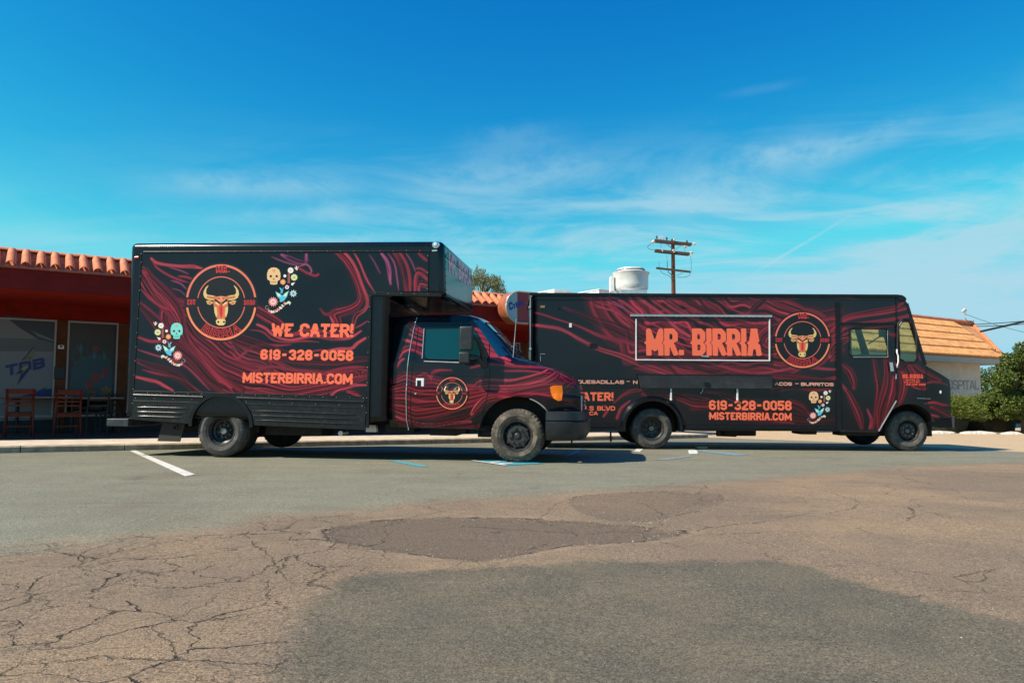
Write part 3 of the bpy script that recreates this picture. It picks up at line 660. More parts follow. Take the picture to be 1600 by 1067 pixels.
def flowers(mb, F, ox, oy, s, mir, yl):
    """folk art flower spray with a bird; unit space is the zoom of the photo at 10.67 px per photo px"""
    U = lambda x, y: (ox+mir*(x-550)*s/10.67, oy+(y-500)*s/10.67)
    def P(pts, c, z=.001): blob(mb, F, [U(*p) for p in pts], c, yl, z)
    def ci(x, y, r, c, z=.001, n=12): P([(x+r*math.cos(i*2*math.pi/n), y+r*math.sin(i*2*math.pi/n)) for i in range(n)], c, z)
    def star(x, y, r0, r1, n, c, z=.001): P([(x+(r1 if i % 2 == 0 else r0)*math.cos(i*math.pi/n), y+(r1 if i % 2 == 0 else r0)*math.sin(i*math.pi/n)) for i in range(2*n)], c, z)
    W_ = np.array([.85, .80, .78]); PK = np.array([.80, .28, .28]); OR = np.array([.80, .30, .10]); YG = np.array([.62, .72, .36]); SK = np.array([.10, .50, .68])
    P([(560, 270), (595, 280), (595, 440), (555, 440)], np.array([.30, .09, .07]), .0009)
    star(605, 232, 40, 52, 12, W_); ci(605, 232, 18, np.array([.75, .5, .45]), .0013)
    star(662, 345, 46, 58, 10, YG); ci(662, 345, 20, OR, .0013)
    star(480, 420, 38, 48, 14, OR); ci(480, 420, 22, np.array([.85, .45, .2]), .0013)
    ci(512, 322, 24, W_); ci(547, 503, 33, W_*np.array([1, .8, .85])); ci(547, 503, 12, np.array([.1, .02, .03]), .0013)
    for a, l in ((-.6, 62), (-.15, 72), (.35, 66)):
        P([(708+math.sin(a)*l-9, 232-math.cos(a)*l), (708+math.sin(a)*l+9, 232-math.cos(a)*l+4), (712, 236), (700, 232)], W_ if a < .2 else OR)
    P([(615, 440), (680, 425), (655, 450), (645, 475), (615, 470)], W_)
    star(648, 605, 34, 66, 9, W_*np.array([.75, .95, .9])); ci(648, 605, 30, np.array([.25, .55, .75]), .0013); ci(648, 605, 12, BLKD, .0015)
    P([(420, 505), (450, 520), (470, 560), (475, 600), (440, 600), (450, 560)], SK*1.2); P([(500, 490), (480, 550), (480, 600), (455, 600), (465, 550)], SK)
    P([(358, 572), (440, 610), (470, 640), (500, 610), (578, 555), (545, 660), (500, 720), (450, 745), (425, 735), (435, 700), (390, 660)], SK, .0011)
    P([(375, 590), (430, 620), (450, 660), (400, 650)], YG*1.1, .0014); P([(565, 575), (510, 610), (490, 655), (535, 650)], YG*1.1, .0014)
    star(322, 740, 58, 84, 13, PK); ci(322, 740, 42, W_*np.array([1, .85, .7]), .0013); ci(322, 740, 24, PK*1.1, .0015)
    for i in range(8):
        x = 260+i*36; y = 905-abs(i-1.5)**1.6*9; c = [PK, W_, YG, OR][i % 4]
        P([(x-6, y+26), (x-26, y-16), (x+4, y-24), (x+10, y)], c); P([(x+6, y+22), (x+10, y-10), (x+32, y-8), (x+24, y+14)], W_ if i % 2 else PK)
    for k in range(6):
        a = k*.9; P([(225+26*math.cos(a), 830+26*math.sin(a)), (225+32*math.cos(a), 830+32*math.sin(a)), (225+30*math.cos(a+.7), 830+30*math.sin(a+.7)), (225+24*math.cos(a+.7), 830+24*math.sin(a+.7))], W_*.6)
    P([(540, 745), (575, 725), (612, 750), (590, 795), (575, 765), (548, 780)], W_*np.array([.7, .9, .75]))

# ------------------------------------------------------------------ wheels
def wheel(root, cx_, cz_, yo, R, wd, kind, rr=.55, tm=None, bright=False):
    """rim (the part), tyre, hub and lug nuts as its children; axis along y, outer face at y = yo"""
    tm = tm or rub; c = (cx_, yo, cz_); r0 = R*rr
    rim = MB(); nut = MB(); hub = MB(); ty = MB()
    if kind == 'dish':
        prof = [(r0+.012, .012), (r0+.008, .0), (r0-.008, .004), (r0-.014, .03), (r0-.03, .045), (r0-.034, .105), (r0-.06, .12), (r0*.72, .15), (r0*.45, .165), (0.001, .165)]
        hub.lathe([(.001, .075), (.045, .075), (.055, .09), (.06, .165)], c, 'y', 20)
        for k in range(8):
            t = k*math.pi/4+.2; nut.lathe([(.0005, .118), (.010, .118), (.013, .128), (.013, .165)], (cx_+.088*math.cos(t), yo, cz_+.088*math.sin(t)), 'y', 6)
        holes = [(r0*.66, .022, .1455)]
    else:
        prof = [(r0+.012, .012), (r0+.008, .0), (r0-.008, .004), (r0-.014, .03), (r0-.028, .05), (r0-.034, .075), (r0*.82, .072), (r0*.74, .04), (r0*.60, .030), (r0*.36, .034), (r0*.30, .05), (0.001, .05)]
        hub.lathe([(.001, .022), (.030, .022), (.040, .030), (.044, .05)], c, 'y', 20)
        for k in range(8):
            t = k*math.pi/4+.2; nut.lathe([(.0005, .008), (.013, .010), (.016, .018), (.016, .035)], (cx_+r0*.5*math.cos(t), yo, cz_+r0*.5*math.sin(t)), 'y', 6)
        holes = [(r0*.74, .017, .038)]
    rim.lathe(prof, c, 'y', 48)
    w_ = rim.build('wheel', rimm, root, smooth=False); autosmooth(w_, 35)
    hd = MB()
    for rh, s_, dy in holes:
        for k in range(8):
            t = (k+.5)*math.pi/4+.2; hd.lathe([(.0005, dy-.006), (s_, dy-.006), (s_+.004, dy-.001)], (cx_+rh*math.cos(t), yo, cz_+rh*math.sin(t)), 'y', 10)
    hd.build('hand_hole', under, w_)
    seg = 120
    prof = [(r0+.004, .05), (r0+.004, .012), (r0+.02, -.002), (R*.66, -.012), (R*.72, -.014), (R*.73, -.017), (R*.78, -.016), (R*.79, -.013), (R*.88, -.010), (R*.945, .004), (R*.975, .022), (R*.99, .038), (R, .055), (R, wd*.5-.012), (R-.010, wd*.5-.008), (R-.010, wd*.5+.008), (R, wd*.5+.012), (R, wd-.055), (R*.985, wd-.03), (R*.945, wd-.004), (R*.72, wd+.012), (r0+.004, wd-.01)]
    ty.lathe(prof, c, 'y', seg, mod=lambda j, k: (-.011 if (k % 3 == 0 and j in (9, 10, 11, 12, 17)) else 0)+(-.008 if (k+1) % 3 == 0 and j in (13, 16) else 0))
    t_ = ty.build('tyre', tm, w_, smooth=False); autosmooth(t_, 38)
    autosmooth(hub.build('hub', hubm if kind == 'dish' or bright else rimm, w_), 30); nut.build('lug_nuts', hubm if kind == 'dish' or bright else rimm, w_)
    return w_

# ================================================================== BOX TRUCK (cutaway van with a box body)
pA = CAM+ray(345, 714.4)*10.85; pB = CAM+ray(808, 724)*10.28
ex = pB-pA; F1 = Frame(pA, ex, (-ex[1], ex[0], 0))
a1 = F1.at; W1 = 2.28
T1 = thing('box_truck', 'black box truck with crimson marbled wrap and WE CATER lettering, parked in front', 'box truck', F1.O, F1.R)
def X1(px, py=560): return a1(px, py)[0]
def L1(pxs, y=0.): return [tuple(a1(px, py, y)) for px, py in pxs]
# shell of the box: an L-shaped prism with rounded edges
sh = MB(); sh.prism(L1([(203, 379), (693, 376), (694, 464), (607, 461.5), (603, 660), (192.5, 650)]), 0, W1)
shell = sh.build('box_body', blackp, T1, bevel=.085, seg=5); shell.modifiers['bevel'].harden_normals = False; autosmooth(shell, 50)
# swirl art on the box side, in photo pixels
S1 = []
A_ = lambda pts, wd, c, op=1.: S1.append((pts, wd, c, op))
S1 += family([(258, 468), (278, 515), (310, 560), (352, 592), (420, 614), (490, 612), (540, 598), (575, 590)], [(300, 525), (345, 553), (400, 572), (450, 584), (500, 586), (550, 580), (578, 574)], 14, 1.5, CR*1.3)
S1 += family([(222, 415), (240, 440), (262, 468), (285, 512), (318, 556), (355, 590), (385, 610)], [(224, 438), (240, 462), (262, 490), (290, 530), (320, 570), (350, 598), (365, 612)], 9, 1.3, CR*1.2)
A_([(223, 424), (240, 438), (258, 455), (274, 476), (284, 503), (296, 530)], [3, 9, 13, 16, 10, 5], CR)
A_([(284, 500), (298, 540), (325, 575), (362, 605)], [8, 6, 5, 3], CR*1.1)
A_([(236, 403), (243, 410), (262, 416), (282, 418), (302, 416), (320, 418)], [3, 4, 4, 4, 5, 1], BR); A_([(237, 406), (246, 420), (264, 432), (280, 438), (297, 441)], 2.6, CR)
A_([(279, 433), (292, 433), (304, 435)], 3, CR); A_([(264, 420), (280, 424), (296, 428)], 1.2, PU*1.6); A_([(268, 440), (284, 444), (294, 452)], 2, PU*1.4); A_([(270, 452), (285, 456), (297, 470)], 1.5, PU)
A_([(221, 452), (236, 468), (252, 480), (268, 487)], 2.4, CR*1.1); A_([(218, 470), (236, 486), (250, 500), (262, 520)], 1.6, CR*.8)
A_([(216, 526), (236, 532), (262, 534), (290, 548), (322, 574), (360, 606)], [2, 4, 4, 5, 5, 2], CR*1.1); A_([(215, 545), (240, 552), (275, 566), (310, 590), (330, 608)], 2.2, DK*1.6)
A_([(211, 588), (232, 592), (245, 596), (258, 604), (272, 612)], [3, 5, 4, 4, 2], BR*.9); A_([(222, 576), (250, 584), (285, 595), (318, 612)], 2.6, CR*.9); A_([(214, 565), (240, 575), (262, 583)], 1.4, DK*1.4)
A_([(362, 534), (375, 548), (392, 558), (412, 566), (425, 580)], [4, 18, 22, 18, 6], DK*1.5); A_([(360, 548), (380, 566), (408, 580), (440, 590)], [2, 5, 6, 3], CR)
A_([(399, 484), (415, 494), (436, 506), (452, 520), (470, 520)], [16, 18, 13, 6, 3], CR*1.15); A_([(400, 508), (414, 514), (428, 524), (452, 529), (490, 526), (520, 530), (548, 528), (566, 516)], [3, 4, 3, 3, 5, 6, 4, 2], BR)
A_([(388, 516), (410, 520), (430, 532), (470, 532), (500, 536)], 2, CR); A_([(450, 522), (480, 516), (505, 520), (545, 524)], [3, 5, 4, 3], CR)
A_([(372, 560), (400, 542), (430, 540), (455, 536)], [3, 5, 4, 1], DK*1.3)
A_([(525, 394), (540, 408), (553, 425), (563, 447), (563, 468), (550, 481), (532, 487), (522, 492), (526, 505), (524, 524)], [9, 11, 12, 10, 10, 13, 15, 17, 14, 11], CR*1.15)
A_([(522, 486), (508, 492), (500, 484)], [6, 4, 1], CR*.7); A_([(514, 494), (520, 506), (521, 522)], 3, BR)
A_([(536, 394), (550, 410), (562, 430), (570, 452), (573, 470), (568, 483), (555, 492), (552, 505), (552, 524)], [3, 4, 4, 4, 5, 5, 7, 6, 5], BR*.95); A_([(551, 394), (561, 410), (572, 430), (586, 456)], 2.4, BR*.9); A_([(575, 500), (566, 506), (556, 512)], 2, DK*1.5)
A_([(573, 527), (560, 536), (550, 545), (532, 546), (512, 550), (500, 556)], [3, 4, 4, 4, 3, 1], BR); A_([(470, 553), (500, 548), (520, 550)], 2, CR)
A_([(594, 395), (603, 408), (609, 424), (612, 446)], [3, 5, 6, 2], PU*2.); A_([(604, 395), (616, 415), (622, 440), (624, 456)], 1.6, PU*1.6); A_([(614, 395), (622, 408), (630, 428), (636, 456)], [5, 6, 7, 5], CR*.95)
A_([(622, 395), (634, 414), (640, 436), (642, 456)], [3, 4, 4, 3], CR); A_([(575, 396), (585, 410), (596, 428)], 1.4, PU); A_([(632, 395), (642, 410), (648, 425)], 1.5, PU*1.3)
A_([(650, 455), (649, 438), (651, 427), (658, 428), (668, 436)], [3, 5, 5, 5, 3], CR*1.1); A_([(648, 420), (656, 419), (668, 426)], 3, CR*.8); A_([(656, 456), (656, 442), (668, 444)], [2, 8, 9], DK*1.6); A_([(653, 395), (661, 402), (668, 408)], 4, CR*.8)
A_([(440, 397), (452, 402), (464, 408), (476, 410), (478, 397)], [3, 8, 8, 6, 3], PU*1.8); A_([(424, 402), (445, 408), (466, 414)], 2, PU*1.3); A_([(468, 420), (480, 428), (492, 433), (497, 431)], [3, 3, 3, 4], CR); A_([(464, 416), (478, 414), (486, 424), (484, 430)], 2, PU*2)
A_([(440, 600), (448, 590), (452, 582), (440, 590), (425, 585)], 2.5, DK*1.5)
A_([(520, 618), (528, 610), (545, 606), (556, 602), (575, 600)], [4, 7, 7, 4, 2], BR*.85); A_([(545, 612), (556, 614), (566, 620)], [3, 6, 3], CR)
A_([(340, 520), (372, 530), (420, 548), (470, 560), (520, 566), (572, 560)], [4, 16, 20, 16, 14, 8], CR*.55, .8); A_([(212, 470), (240, 500), (275, 540), (310, 575), (345, 606)], [4, 16, 22, 20, 10], CR*.5, .75); A_([(211, 560), (240, 572), (275, 588), (305, 610)], [3, 12, 14, 8], CR*.45, .7); A_([(500, 585), (530, 577), (572, 572)], 3, CR*.9); A_([(380, 590), (420, 575), (470, 578), (520, 590)], [2, 5, 4, 2], DK*1.2)
z0 = lambda x, z: np.full(len(x), -.004)
pp = painted_panel(F1, [(222, 396), (668, 395), (668, 455.5), (583, 455.5), (572.5, 619.5), (209, 610)], [], .009, z0, S1)
side = pp.build('side_panel', vinyl, T1)
# trims of the box
tr = MB()
tr.bar(F1.p3(224, 394, -.007), F1.p3(672, 392.5, -.007), .014, .022)
tr.bar(F1.p3(581, 459, -.014), F1.p3(690, 461, -.014), .028, .055); tr.bar(F1.p3(579, 462, -.012), F1.p3(574.5, 668, -.012), .024, .04, up=(1, 0, 0))
tr.bar(F1.p3(221, 396, -.006), F1.p3(206, 652, -.006), .012, .018, up=(1, 0, 0)); tr.bar(F1.p3(669.5, 395, -.006), F1.p3(668.5, 456, -.006), .012, .018, up=(1, 0, 0))
tr.build('edge_trim', blackm, T1, bevel=.004)
rv = MB()
def rivet_line(a, b, n, y=-.012, r=.0085):
    for i in range(n):
        t = i/(n-1); p = F1.p3(a[0]+(b[0]-a[0])*t, a[1]+(b[1]-a[1])*t, y); rv.lathe([(r, 0), (r*.8, -r*.5), (r*.3, -r*.8)], p, 'y', 7)
rivet_line((244, 394), (656, 392), 21); rivet_line((221, 410), (207, 630), 11); rivet_line((586, 458), (668, 459.5), 5, -.03); rivet_line((577.5, 480), (572.5, 645), 8, -.026); rivet_line((210, 613), (568, 622), 18, -.018); rivet_line((212, 622), (300, 624.5), 4, -.018); rivet_line((385, 628), (566, 634), 6, -.018)
rivet_line((669, 400), (668, 452), 3)
rv.build('rivets', hubm, T1)
# skirt with rails and pressed louvres
arch = lambda F, cx_, cy_, r, a0, a1, n, ry=None: [(cx_+r*math.cos(math.radians(a0+(a1-a0)*i/n)), cy_-(ry or r)*math.sin(math.radians(a0+(a1-a0)*i/n))) for i in range(n+1)]
sk = MB(); pts = [(208.5, 611)]+[(572, 620.5), (571, 671.5), (392, 664)]+arch(F1, 346, 664, 46, -1, 179, 24)+[(298.5, 662), (205.5, 655)]
q = L1(pts); n = len(q)
sk.prism(q, -.012, .02); sk.build('skirt_panel', skirtm, T1)
al_ = MB(); oo = L1(arch(F1, 346, 664, 50, -4, 182, 24)); ii = L1(arch(F1, 346, 664, 45, -4, 182, 24)); n = len(oo)
al_.add([(p[0], -.03, p[1]) for p in oo]+[(p[0], -.03, p[1]) for p in ii]+[(p[0], .12, p[1]) for p in ii]+[(p[0], -.005, p[1]) for p in oo],
        [f for i in range(n-1) for f in ((i, i+1, n+i+1, n+i), (n+i, n+i+1, 2*n+i+1, 2*n+i), (3*n+i, 3*n+i+1, i+1, i))])
al_.build('wheel_arch', blackm, T1)
ho = MB(); ho.box(X1(300), X1(392), .32, .34, .05+.3, 1.0); ho.build('wheel_housing', under, T1)
for (x0, y0, x1, y1, rr_) in ((209, 617, 318, 620.5, .019), (370, 621.5, 569, 628, .019)):
    r_ = MB(); r_.tube([F1.p3(x0, y0, -.016), F1.p3(x1, y1, -.016)], rr_, 12); o = r_.build('rub_rail', skirtm, T1); autosmooth(o, 50)
for (x0, y0, x1, y1) in ((209, 610.8, 571, 620), (208, 626, 309, 629.5), (382, 631, 568, 637.5)):
    r_ = MB(); r_.tube([F1.p3(x0, y0, -.013), F1.p3(x1, y1, -.013)], .008, 6); r_.build('trim_strip', skirtm, T1)
# the skirt hangs lower than its rails: louvres pressed into it
def louvre(a, b):
    A3 = F1.p3(*a, -.012); B3 = F1.p3(*b, -.012); mb = MB(); n = 8
    mb.tube([A3+(B3-A3)*i/n for i in range(n+1)], [.003]+[.0135]*(n-1)+[.003], 8); return mb

for a, b in (((214, 635.8), (294, 637.8)), ((214, 643), (291, 645.3)), ((215.5, 649.8), (288, 652.4)), ((394, 641.2), (562, 647.8)), ((396, 648.7), (562, 655)), ((399, 656), (562, 662.8))):
    autosmooth(louvre(a, b).build('louvre', skirtm, T1), 60)
# lettering and prints on the box side
ym = -.0085
def text_px(name, F, s, p0, p1, hpx, tpx, col, parent, yl=0., z=.0005, glp=0., label=None, yfun=None, gap=.35, m_=None, shear=0.):
    a = F.at(*p0, yl); b_ = F.at(*p1, yl); top = F.at(p0[0], p0[1]-hpx, yl); wd = np.linalg.norm(b_-a); h = np.linalg.norm(top-a); k = wd/math.hypot(p1[0]-p0[0], p1[1]-p0[1])
    ux = (b_-a)/wd; uy = np.array([-ux[1], ux[0]]); mb = MB()
    def mp(x, y, zz):
        q = a+ux*x+uy*y; yy = yl if yfun is None else float(yfun(np.array([q[0]]), np.array([q[1]]))[0]); return (q[0], yy-.004-zz, q[1])
    text(mb, s, mp, wd, h, tpx*k, col, z, glp*k, shear, gap=gap); o = mb.build(name, m_ or decal, parent)
    if label: o['label'] = label
    return o
text_px('lettering', F1, 'WE CATER!', (424, 526), (552, 527.5), 21, 4.7, ORG, T1, gap=.22, glp=3, z=.0008, label='orange WE CATER! lettering')
text_px('lettering', F1, '619-328-0058', (407, 562), (552, 564), 16.5, 3.9, ORG, T1, gap=.3, glp=1.5, z=.0008, label='orange phone number 619-328-0058')
text_px('lettering', F1, 'MISTERBIRRIA.COM', (379, 598), (551, 600.5), 16.5, 3.7, ORG, T1, gap=.22, glp=1.5, z=.0008, label='orange MISTERBIRRIA.COM lettering')
mb = MB(); logo(mb, F1, 345.8, 472.5, 58.5, .93, 0.); mb.build('emblem', decal, T1)['label'] = 'bull head emblem in a double ring on the box side'
mb = MB(); skull(mb, F1, 428, 431.5, 21, 27, 0., np.array([.80, .50, .24])); flowers(mb, F1, 449, 448.5, 1.03, 1, 0.); mb.build('folk_art_print', decal, T1)['label'] = 'cream skull with flowers and a blue bird'
mb = MB(); skull(mb, F1, 276.3, 517, 19, 25.5, 0., TEAL); flowers(mb, F1, 257, 533.5, .98, -1, 0.); mb.build('folk_art_print', decal, T1)['label'] = 'teal skull with flowers and a blue bird'
# front face of the box overhang
xf = X1(693, 420); fr = MB(); zt = a1(693, 384)[1]; zb_ = a1(693, 462)[1]
npan = 40
FT = MB()
fA, fB = a1(693, 376), a1(694, 464)
def mpf(x, y, zz): z = zb_+.40+y; return (fA[0]+(fB[0]-fA[0])*(z-fA[1])/(fB[1]-fA[1])+.006+zz, .30+x, z)
text(FT, 'MR. BIRRIA', mpf, 1.75, .30, .062, np.array([.80, .30, .38]), .0008, .02, gap=.2); FT.build('lettering', decal, T1)['label'] = 'pink MR. BIRRIA lettering on the front of the overhang'
glossm = mat('gloss_black', (.001, .004, .012), .08, spec=.15)
fA, fB = a1(693, 376), a1(694, 464); fx = lambda z: fA[0]+(fB[0]-fA[0])*(z-fA[1])/(fB[1]-fA[1])
fp = MB(); fp.add([(fx(z)+.004, y_, z) for y_, z in ((.09, zb_+.05), (W1-.09, zb_+.05), (W1-.09, zt-.085), (.09, zt-.085))]+[(fx(z)-.01, y_, z) for y_, z in ((.09, zb_+.05), (W1-.09, zb_+.05), (W1-.09, zt-.085), (.09, zt-.085))], [(0, 1, 2, 3), (0, 1, 5, 4), (1, 2, 6, 5), (2, 3, 7, 6), (3, 0, 4, 7)]); fp.build('front_panel', glossm, T1)
fr = MB()
for k in range(14):
    y_ = .17+k*.15; fr.lathe([(.009, 0), (.007, .006), (.002, .008)], (fx(zt-.10)+.004, y_, zt-.10), 'x', 7)
for k in range(7): fr.lathe([(.009, 0), (.007, .006), (.002, .008)], (fx(zt-.12-k*.1)+.004, .12, zt-.12-k*.1), 'x', 7)
fr.build('rivets', hubm, T1)
ft = MB(); ft.bar((fx(zt-.135)+.006, .1, zt-.135), (fx(zt-.135)+.006, W1-.1, zt-.135), .012, .01); ft.bar((fx(zb_)+.006, .1, zb_+.03), (fx(zb_)+.006, W1-.1, zb_+.03), .012, .04); ft.build('edge_trim', blackm, T1)
lm = MB(); c = F1.p3(681, 382.5, -.012); lm.lathe([(.001, -.035), (.028, -.03), (.034, -.012), (.052, -.010), (.056, .0), (.056, .03)], c, 'y', 20); autosmooth(lm.build('clearance_lamp', chrome, T1), 40)
lm = MB(); lm.lathe([(.001, -.037), (.027, -.031), (.030, -.02)], c, 'y', 16); lm.build('lamp_lens', clearl, T1)
lm = MB(); lm.bar(F1.p3(675, 392, -.008), F1.p3(683, 391.5, -.008), .012, .02); lm.build('trim_plate', alum, T1)
lm = MB(); lm.bar(F1.p3(210.5, 403, -.002), F1.p3(217.5, 402.5, -.002), .03, .035); lm.build('marker_lamp', redl, T1, bevel=.006)
lm = MB(); lm.add([F1.p3(x, y, -.0015+.06*((x-226)*0)) for x, y in ()], []) if False else None
# rear bumper, mud flap, exhaust
bp_ = MB(); xa, xb = X1(167, 660), X1(201, 660); zA = a1(185, 654)[1]; zB = a1(185, 666)[1]
bp_.box(xa, xb, -.01, W1, zB, zA); o = bp_.build('rear_bumper', mat('galvanised_bumper', (.055, .06, .065), .45, metal=.5, var=.4), T1, bevel=.01)
tp = MB(); tp.bar((xa+.03, .12, zA+.005), (xa+.03, W1-.12, zA+.005), .05, .012); tp.build('step_tread', blackm, o)
mfm = mat('mud_flap', (.035, .028, .022), .8)
for y_ in (.1, 1.75): mf_ = MB(); mf_.prism(L1([(254, 660), (289, 662), (281, 690), (246, 689)], .1), y_, y_+.015); mf_.build('mud_flap', mfm, T1)
ep = MB(); c = F1.p3(273, 668, .06); ep.lathe([(.028, 0), (.034, 0), (.034, .5), (.028, .5), (.028, 0)], c, 'y', 16); ep.build('exhaust_pipe', rust, T1)
# undercarriage
uc = MB(); zf = a1(480, 668)[1]
for y_ in (.62, 1.62): uc.box(X1(215), X1(860), y_-.04, y_+.04, zf-.02, zf+.14)
uc.box(X1(205), X1(604), .04, W1-.04, a1(400, 655)[1], a1(400, 648)[1])
uc.build('chassis_frame', under, T1)
uc = MB(); uc.box(X1(400), X1(492), .35, .85, zf-.14, zf+.1); uc.build('fuel_tank', under, T1, bevel=.03)
uc = MB(); xr = X1(345); uc.tube([(xr, .3, .38), (xr, 1.95, .38)], .07, 12); uc.lathe([(.02, -.16), (.15, -.1), (.17, 0), (.15, .1), (.02, .16)], (xr, 1.12, .38), 'y', 16); uc.build('rear_axle', under, T1)
uc = MB(); uc.tube([(xr+.15, 1.12, .40), (X1(620), 1.1, .52)], .045, 10); uc.build('drive_shaft', under, T1)
uc = MB(); p = F1.p3(532, 677, .5); uc.tube([p, p+np.array([0, .25, 0])], .038, 12); uc.build('muffler_clamp', alum, T1)
uc = MB(); uc.box(X1(560), X1(576), .4, .5, zf-.07, zf+.03); uc.build('bracket', alum, T1)
uc = MB()
for (xa_, xb_, dz_, y0_, y1_) in ((X1(595), X1(640), -.05, .3, .7), (X1(664), X1(707), -.09, .35, .8), (X1(707), X1(722), -.06, .3, .6), (X1(742), X1(762), -.10, .3, .7)):
    uc.box(xa_, xb_, y0_, y1_, a1(650, 672)[1]+dz_, a1(650, 665)[1])
uc.build('underbody_parts', under, T1)

# ---- cab
YC = W1/2; CY0 = .07
Xs_ = np.array([X1(v) for v in (606, 640, 700, 735, 750, 765, 785, 799, 815, 840, 865, 885, 896, 903)])
def ycurve(pl_, y=CY0): q = np.array([a1(*p, y) for p in pl_]); return lambda x: np.interp(x, q[:, 0], q[:, 1])
ztop = ycurve([(600, 493), (640, 490), (700, 489), (728, 490), (742, 494), (752, 502), (768, 518), (785, 537), (800, 554), (808, 560), (830, 565), (860, 576), (885, 588), (897, 595), (903, 606), (906, 612)])
zbelt = ycurve([(600, 567), (742, 568), (790, 569), (815, 573), (850, 584), (880, 596), (900, 606), (906, 613)])
zcrs = ycurve([(600, 601), (906, 622)]); zb0 = ycurve([(600, 667), (762, 671), (850, 660), (862, 652), (906, 650)])
ac = a1(808, 681, CY0); ar = a1(808, 681, CY0)[1]-0; ar = a1(808, 620, CY0)[1]-ac[1]
tin = lambda x: np.interp(x, [X1(606), X1(640), X1(742), X1(800), X1(830), X1(906)], [.20, .17, .17, .16, .07, .05])
ins = lambda x: .16*np.clip((x-X1(850))/(X1(906)-X1(850)), 0, 1)**2+.05*np.clip((X1(640)-x)/(X1(640)-X1(606)), 0, 1)**2
def ring(x):
    zb = float(zb0(x)); zt_ = float(ztop(x)); zl = min(float(zbelt(x)), zt_-.02); zc = float(zcrs(x))
    if abs(x-ac[0]) < ar: zb = max(zb, ac[1]+math.sqrt(max(0, ar**2-(x-ac[0])**2)))
    t_ = float(tin(x)); i_ = float(ins(x)); hgt = zt_-zl
    pts = [(i_+.05, zb), (i_+.012, max(zb+.004, zb0(x)+.10)), (i_, max(zb+.006, (zb0(x)+zc)/2)), (i_-.008, max(zb+.008, zc)), (i_+.012, max(zb+.01, zc+.025)), (i_+.016, max(zb+.012, zl)),
           (i_+.016+(t_-.016)*.80, max(zb+.014, zl+hgt*.80)), (i_+t_+.03, zt_-.012), (i_+t_+.10, zt_+.004), (i_+t_+.35, zt_+.022), (YC-CY0, zt_+.04)]
    return np.array(pts)
def cab_y(x, z):
    x = np.atleast_1d(x); z = np.atleast_1d(z); o_ = np.zeros(len(x))
    for i, (a, b_) in enumerate(zip(x, z)):
        r_ = ring(a)[:8]; o_[i] = CY0+np.interp(b_, r_[:, 1], r_[:, 0])
    return o_
xsn = np.unique(np.r_[np.linspace(X1(606), X1(906), 400), ac[0]-ar, ac[0]+ar, np.linspace(ac[0]-ar, ac[0]-ar*.93, 8), np.linspace(ac[0]+ar*.93, ac[0]+ar, 8)])
subs = [8, 32, 34, 8, 34, 44, 8, 5, 5, 6]
rows = []
for x in xsn:
    r_ = ring(x); q = []
    for i in range(10):
        for k in range(subs[i]): q.append(r_[i]+(r_[i+1]-r_[i])*k/subs[i])
    q.append(r_[10]); q = np.array(q); q2 = q[:-1][::-1]
    rows.append(np.vstack([np.c_[np.full(len(q), x), CY0+q[:, 0], q[:, 1]], np.c_[np.full(len(q2), x), 2*YC-CY0-q2[:, 0], q2[:, 1]]]))
V = np.concatenate(rows); nr = len(rows[0])
SC1 = []
A_ = lambda pts, wd, c, op=1.: SC1.append((pts, wd, c, op))
A_([(606, 594), (640, 593), (690, 600), (745, 608), (790, 602), (830, 590)], [4, 13, 17, 13, 8, 3], CR*.5, .75)
SC1 += family([(610, 587), (640, 586), (680, 594), (740, 602), (800, 598), (850, 588), (872, 574)], [(612, 648), (650, 650), (700, 646), (740, 634), (780, 618), (830, 612), (884, 618)], 18, 1.3, CR*1.05)
SC1 += family([(745, 596), (790, 594), (840, 583), (862, 572)], [(750, 612), (800, 607), (850, 600), (880, 582)], 6, 1.3, BR*.8)
A_([(636, 508), (648, 516), (662, 521)], [12, 12, 9], BR*.9); A_([(628, 532), (645, 536), (662, 540)], [3, 5, 3], BR*.8); A_([(634, 522), (648, 528), (662, 531)], 2.4, CR)
A_([(622, 560), (630, 549), (645, 546), (662, 553)], [3, 10, 10, 7], CR*1.2); A_([(618, 575), (625, 565), (632, 562)], 3, CR)
A_([(671, 592), (675, 582), (685, 578), (705, 577)], [3, 5, 3, 1], CR*.9); A_([(650, 588), (662, 584), (672, 590)], 2.4, DK*1.7)
for k in range(6): A_([(740+k*3, 514+k*8.5), (752+k*5, 520+k*8.6), (766+k*7, 527+k*8.7)], [4, 5, 4], BR*.85)
A_([(612, 660), (660, 664), (720, 656), (752, 640)], [5, 12, 14, 6], CR*.5, .8); A_([(735, 574), (780, 570), (850, 574), (865, 580)], [2, 4, 3, 1], CR*.8); A_([(754, 561), (770, 556), (790, 560)], [4, 5, 3], BR)
A_([(738, 648), (748, 636), (760, 626), (780, 620), (800, 618)], [4, 12, 11, 6, 2], BR*.8); A_([(616, 652), (640, 660), (680, 664), (735, 660)], [2, 6, 8, 4], DK*1.6); A_([(690, 672), (740, 668), (755, 660)], [2, 5, 3], CR*.7)
A_([(876, 588), (884, 594), (892, 598)], [5, 8, 6], CR*1.2); A_([(775, 616), (830, 614), (870, 622), (895, 628)], [2, 3, 4, 3], CR*.8); A_([(780, 580), (815, 578), (860, 583)], 2, CR)
Vp = V.copy(); Vp[:, 1] = CY0; colr = paint(F1.px(Vp), SC1)
cab = MB(); cab.add(V, [(i*nr+k, i*nr+k+1, (i+1)*nr+k+1, (i+1)*nr+k) for i in range(len(xsn)-1) for k in range(nr-1)]+[tuple(range(nr)), tuple(range(len(V)-1, len(V)-nr-1, -1))], colr)
cabo = cab.build('cab_body', vinyl, T1); autosmooth(cabo, 35)
uh = MB()
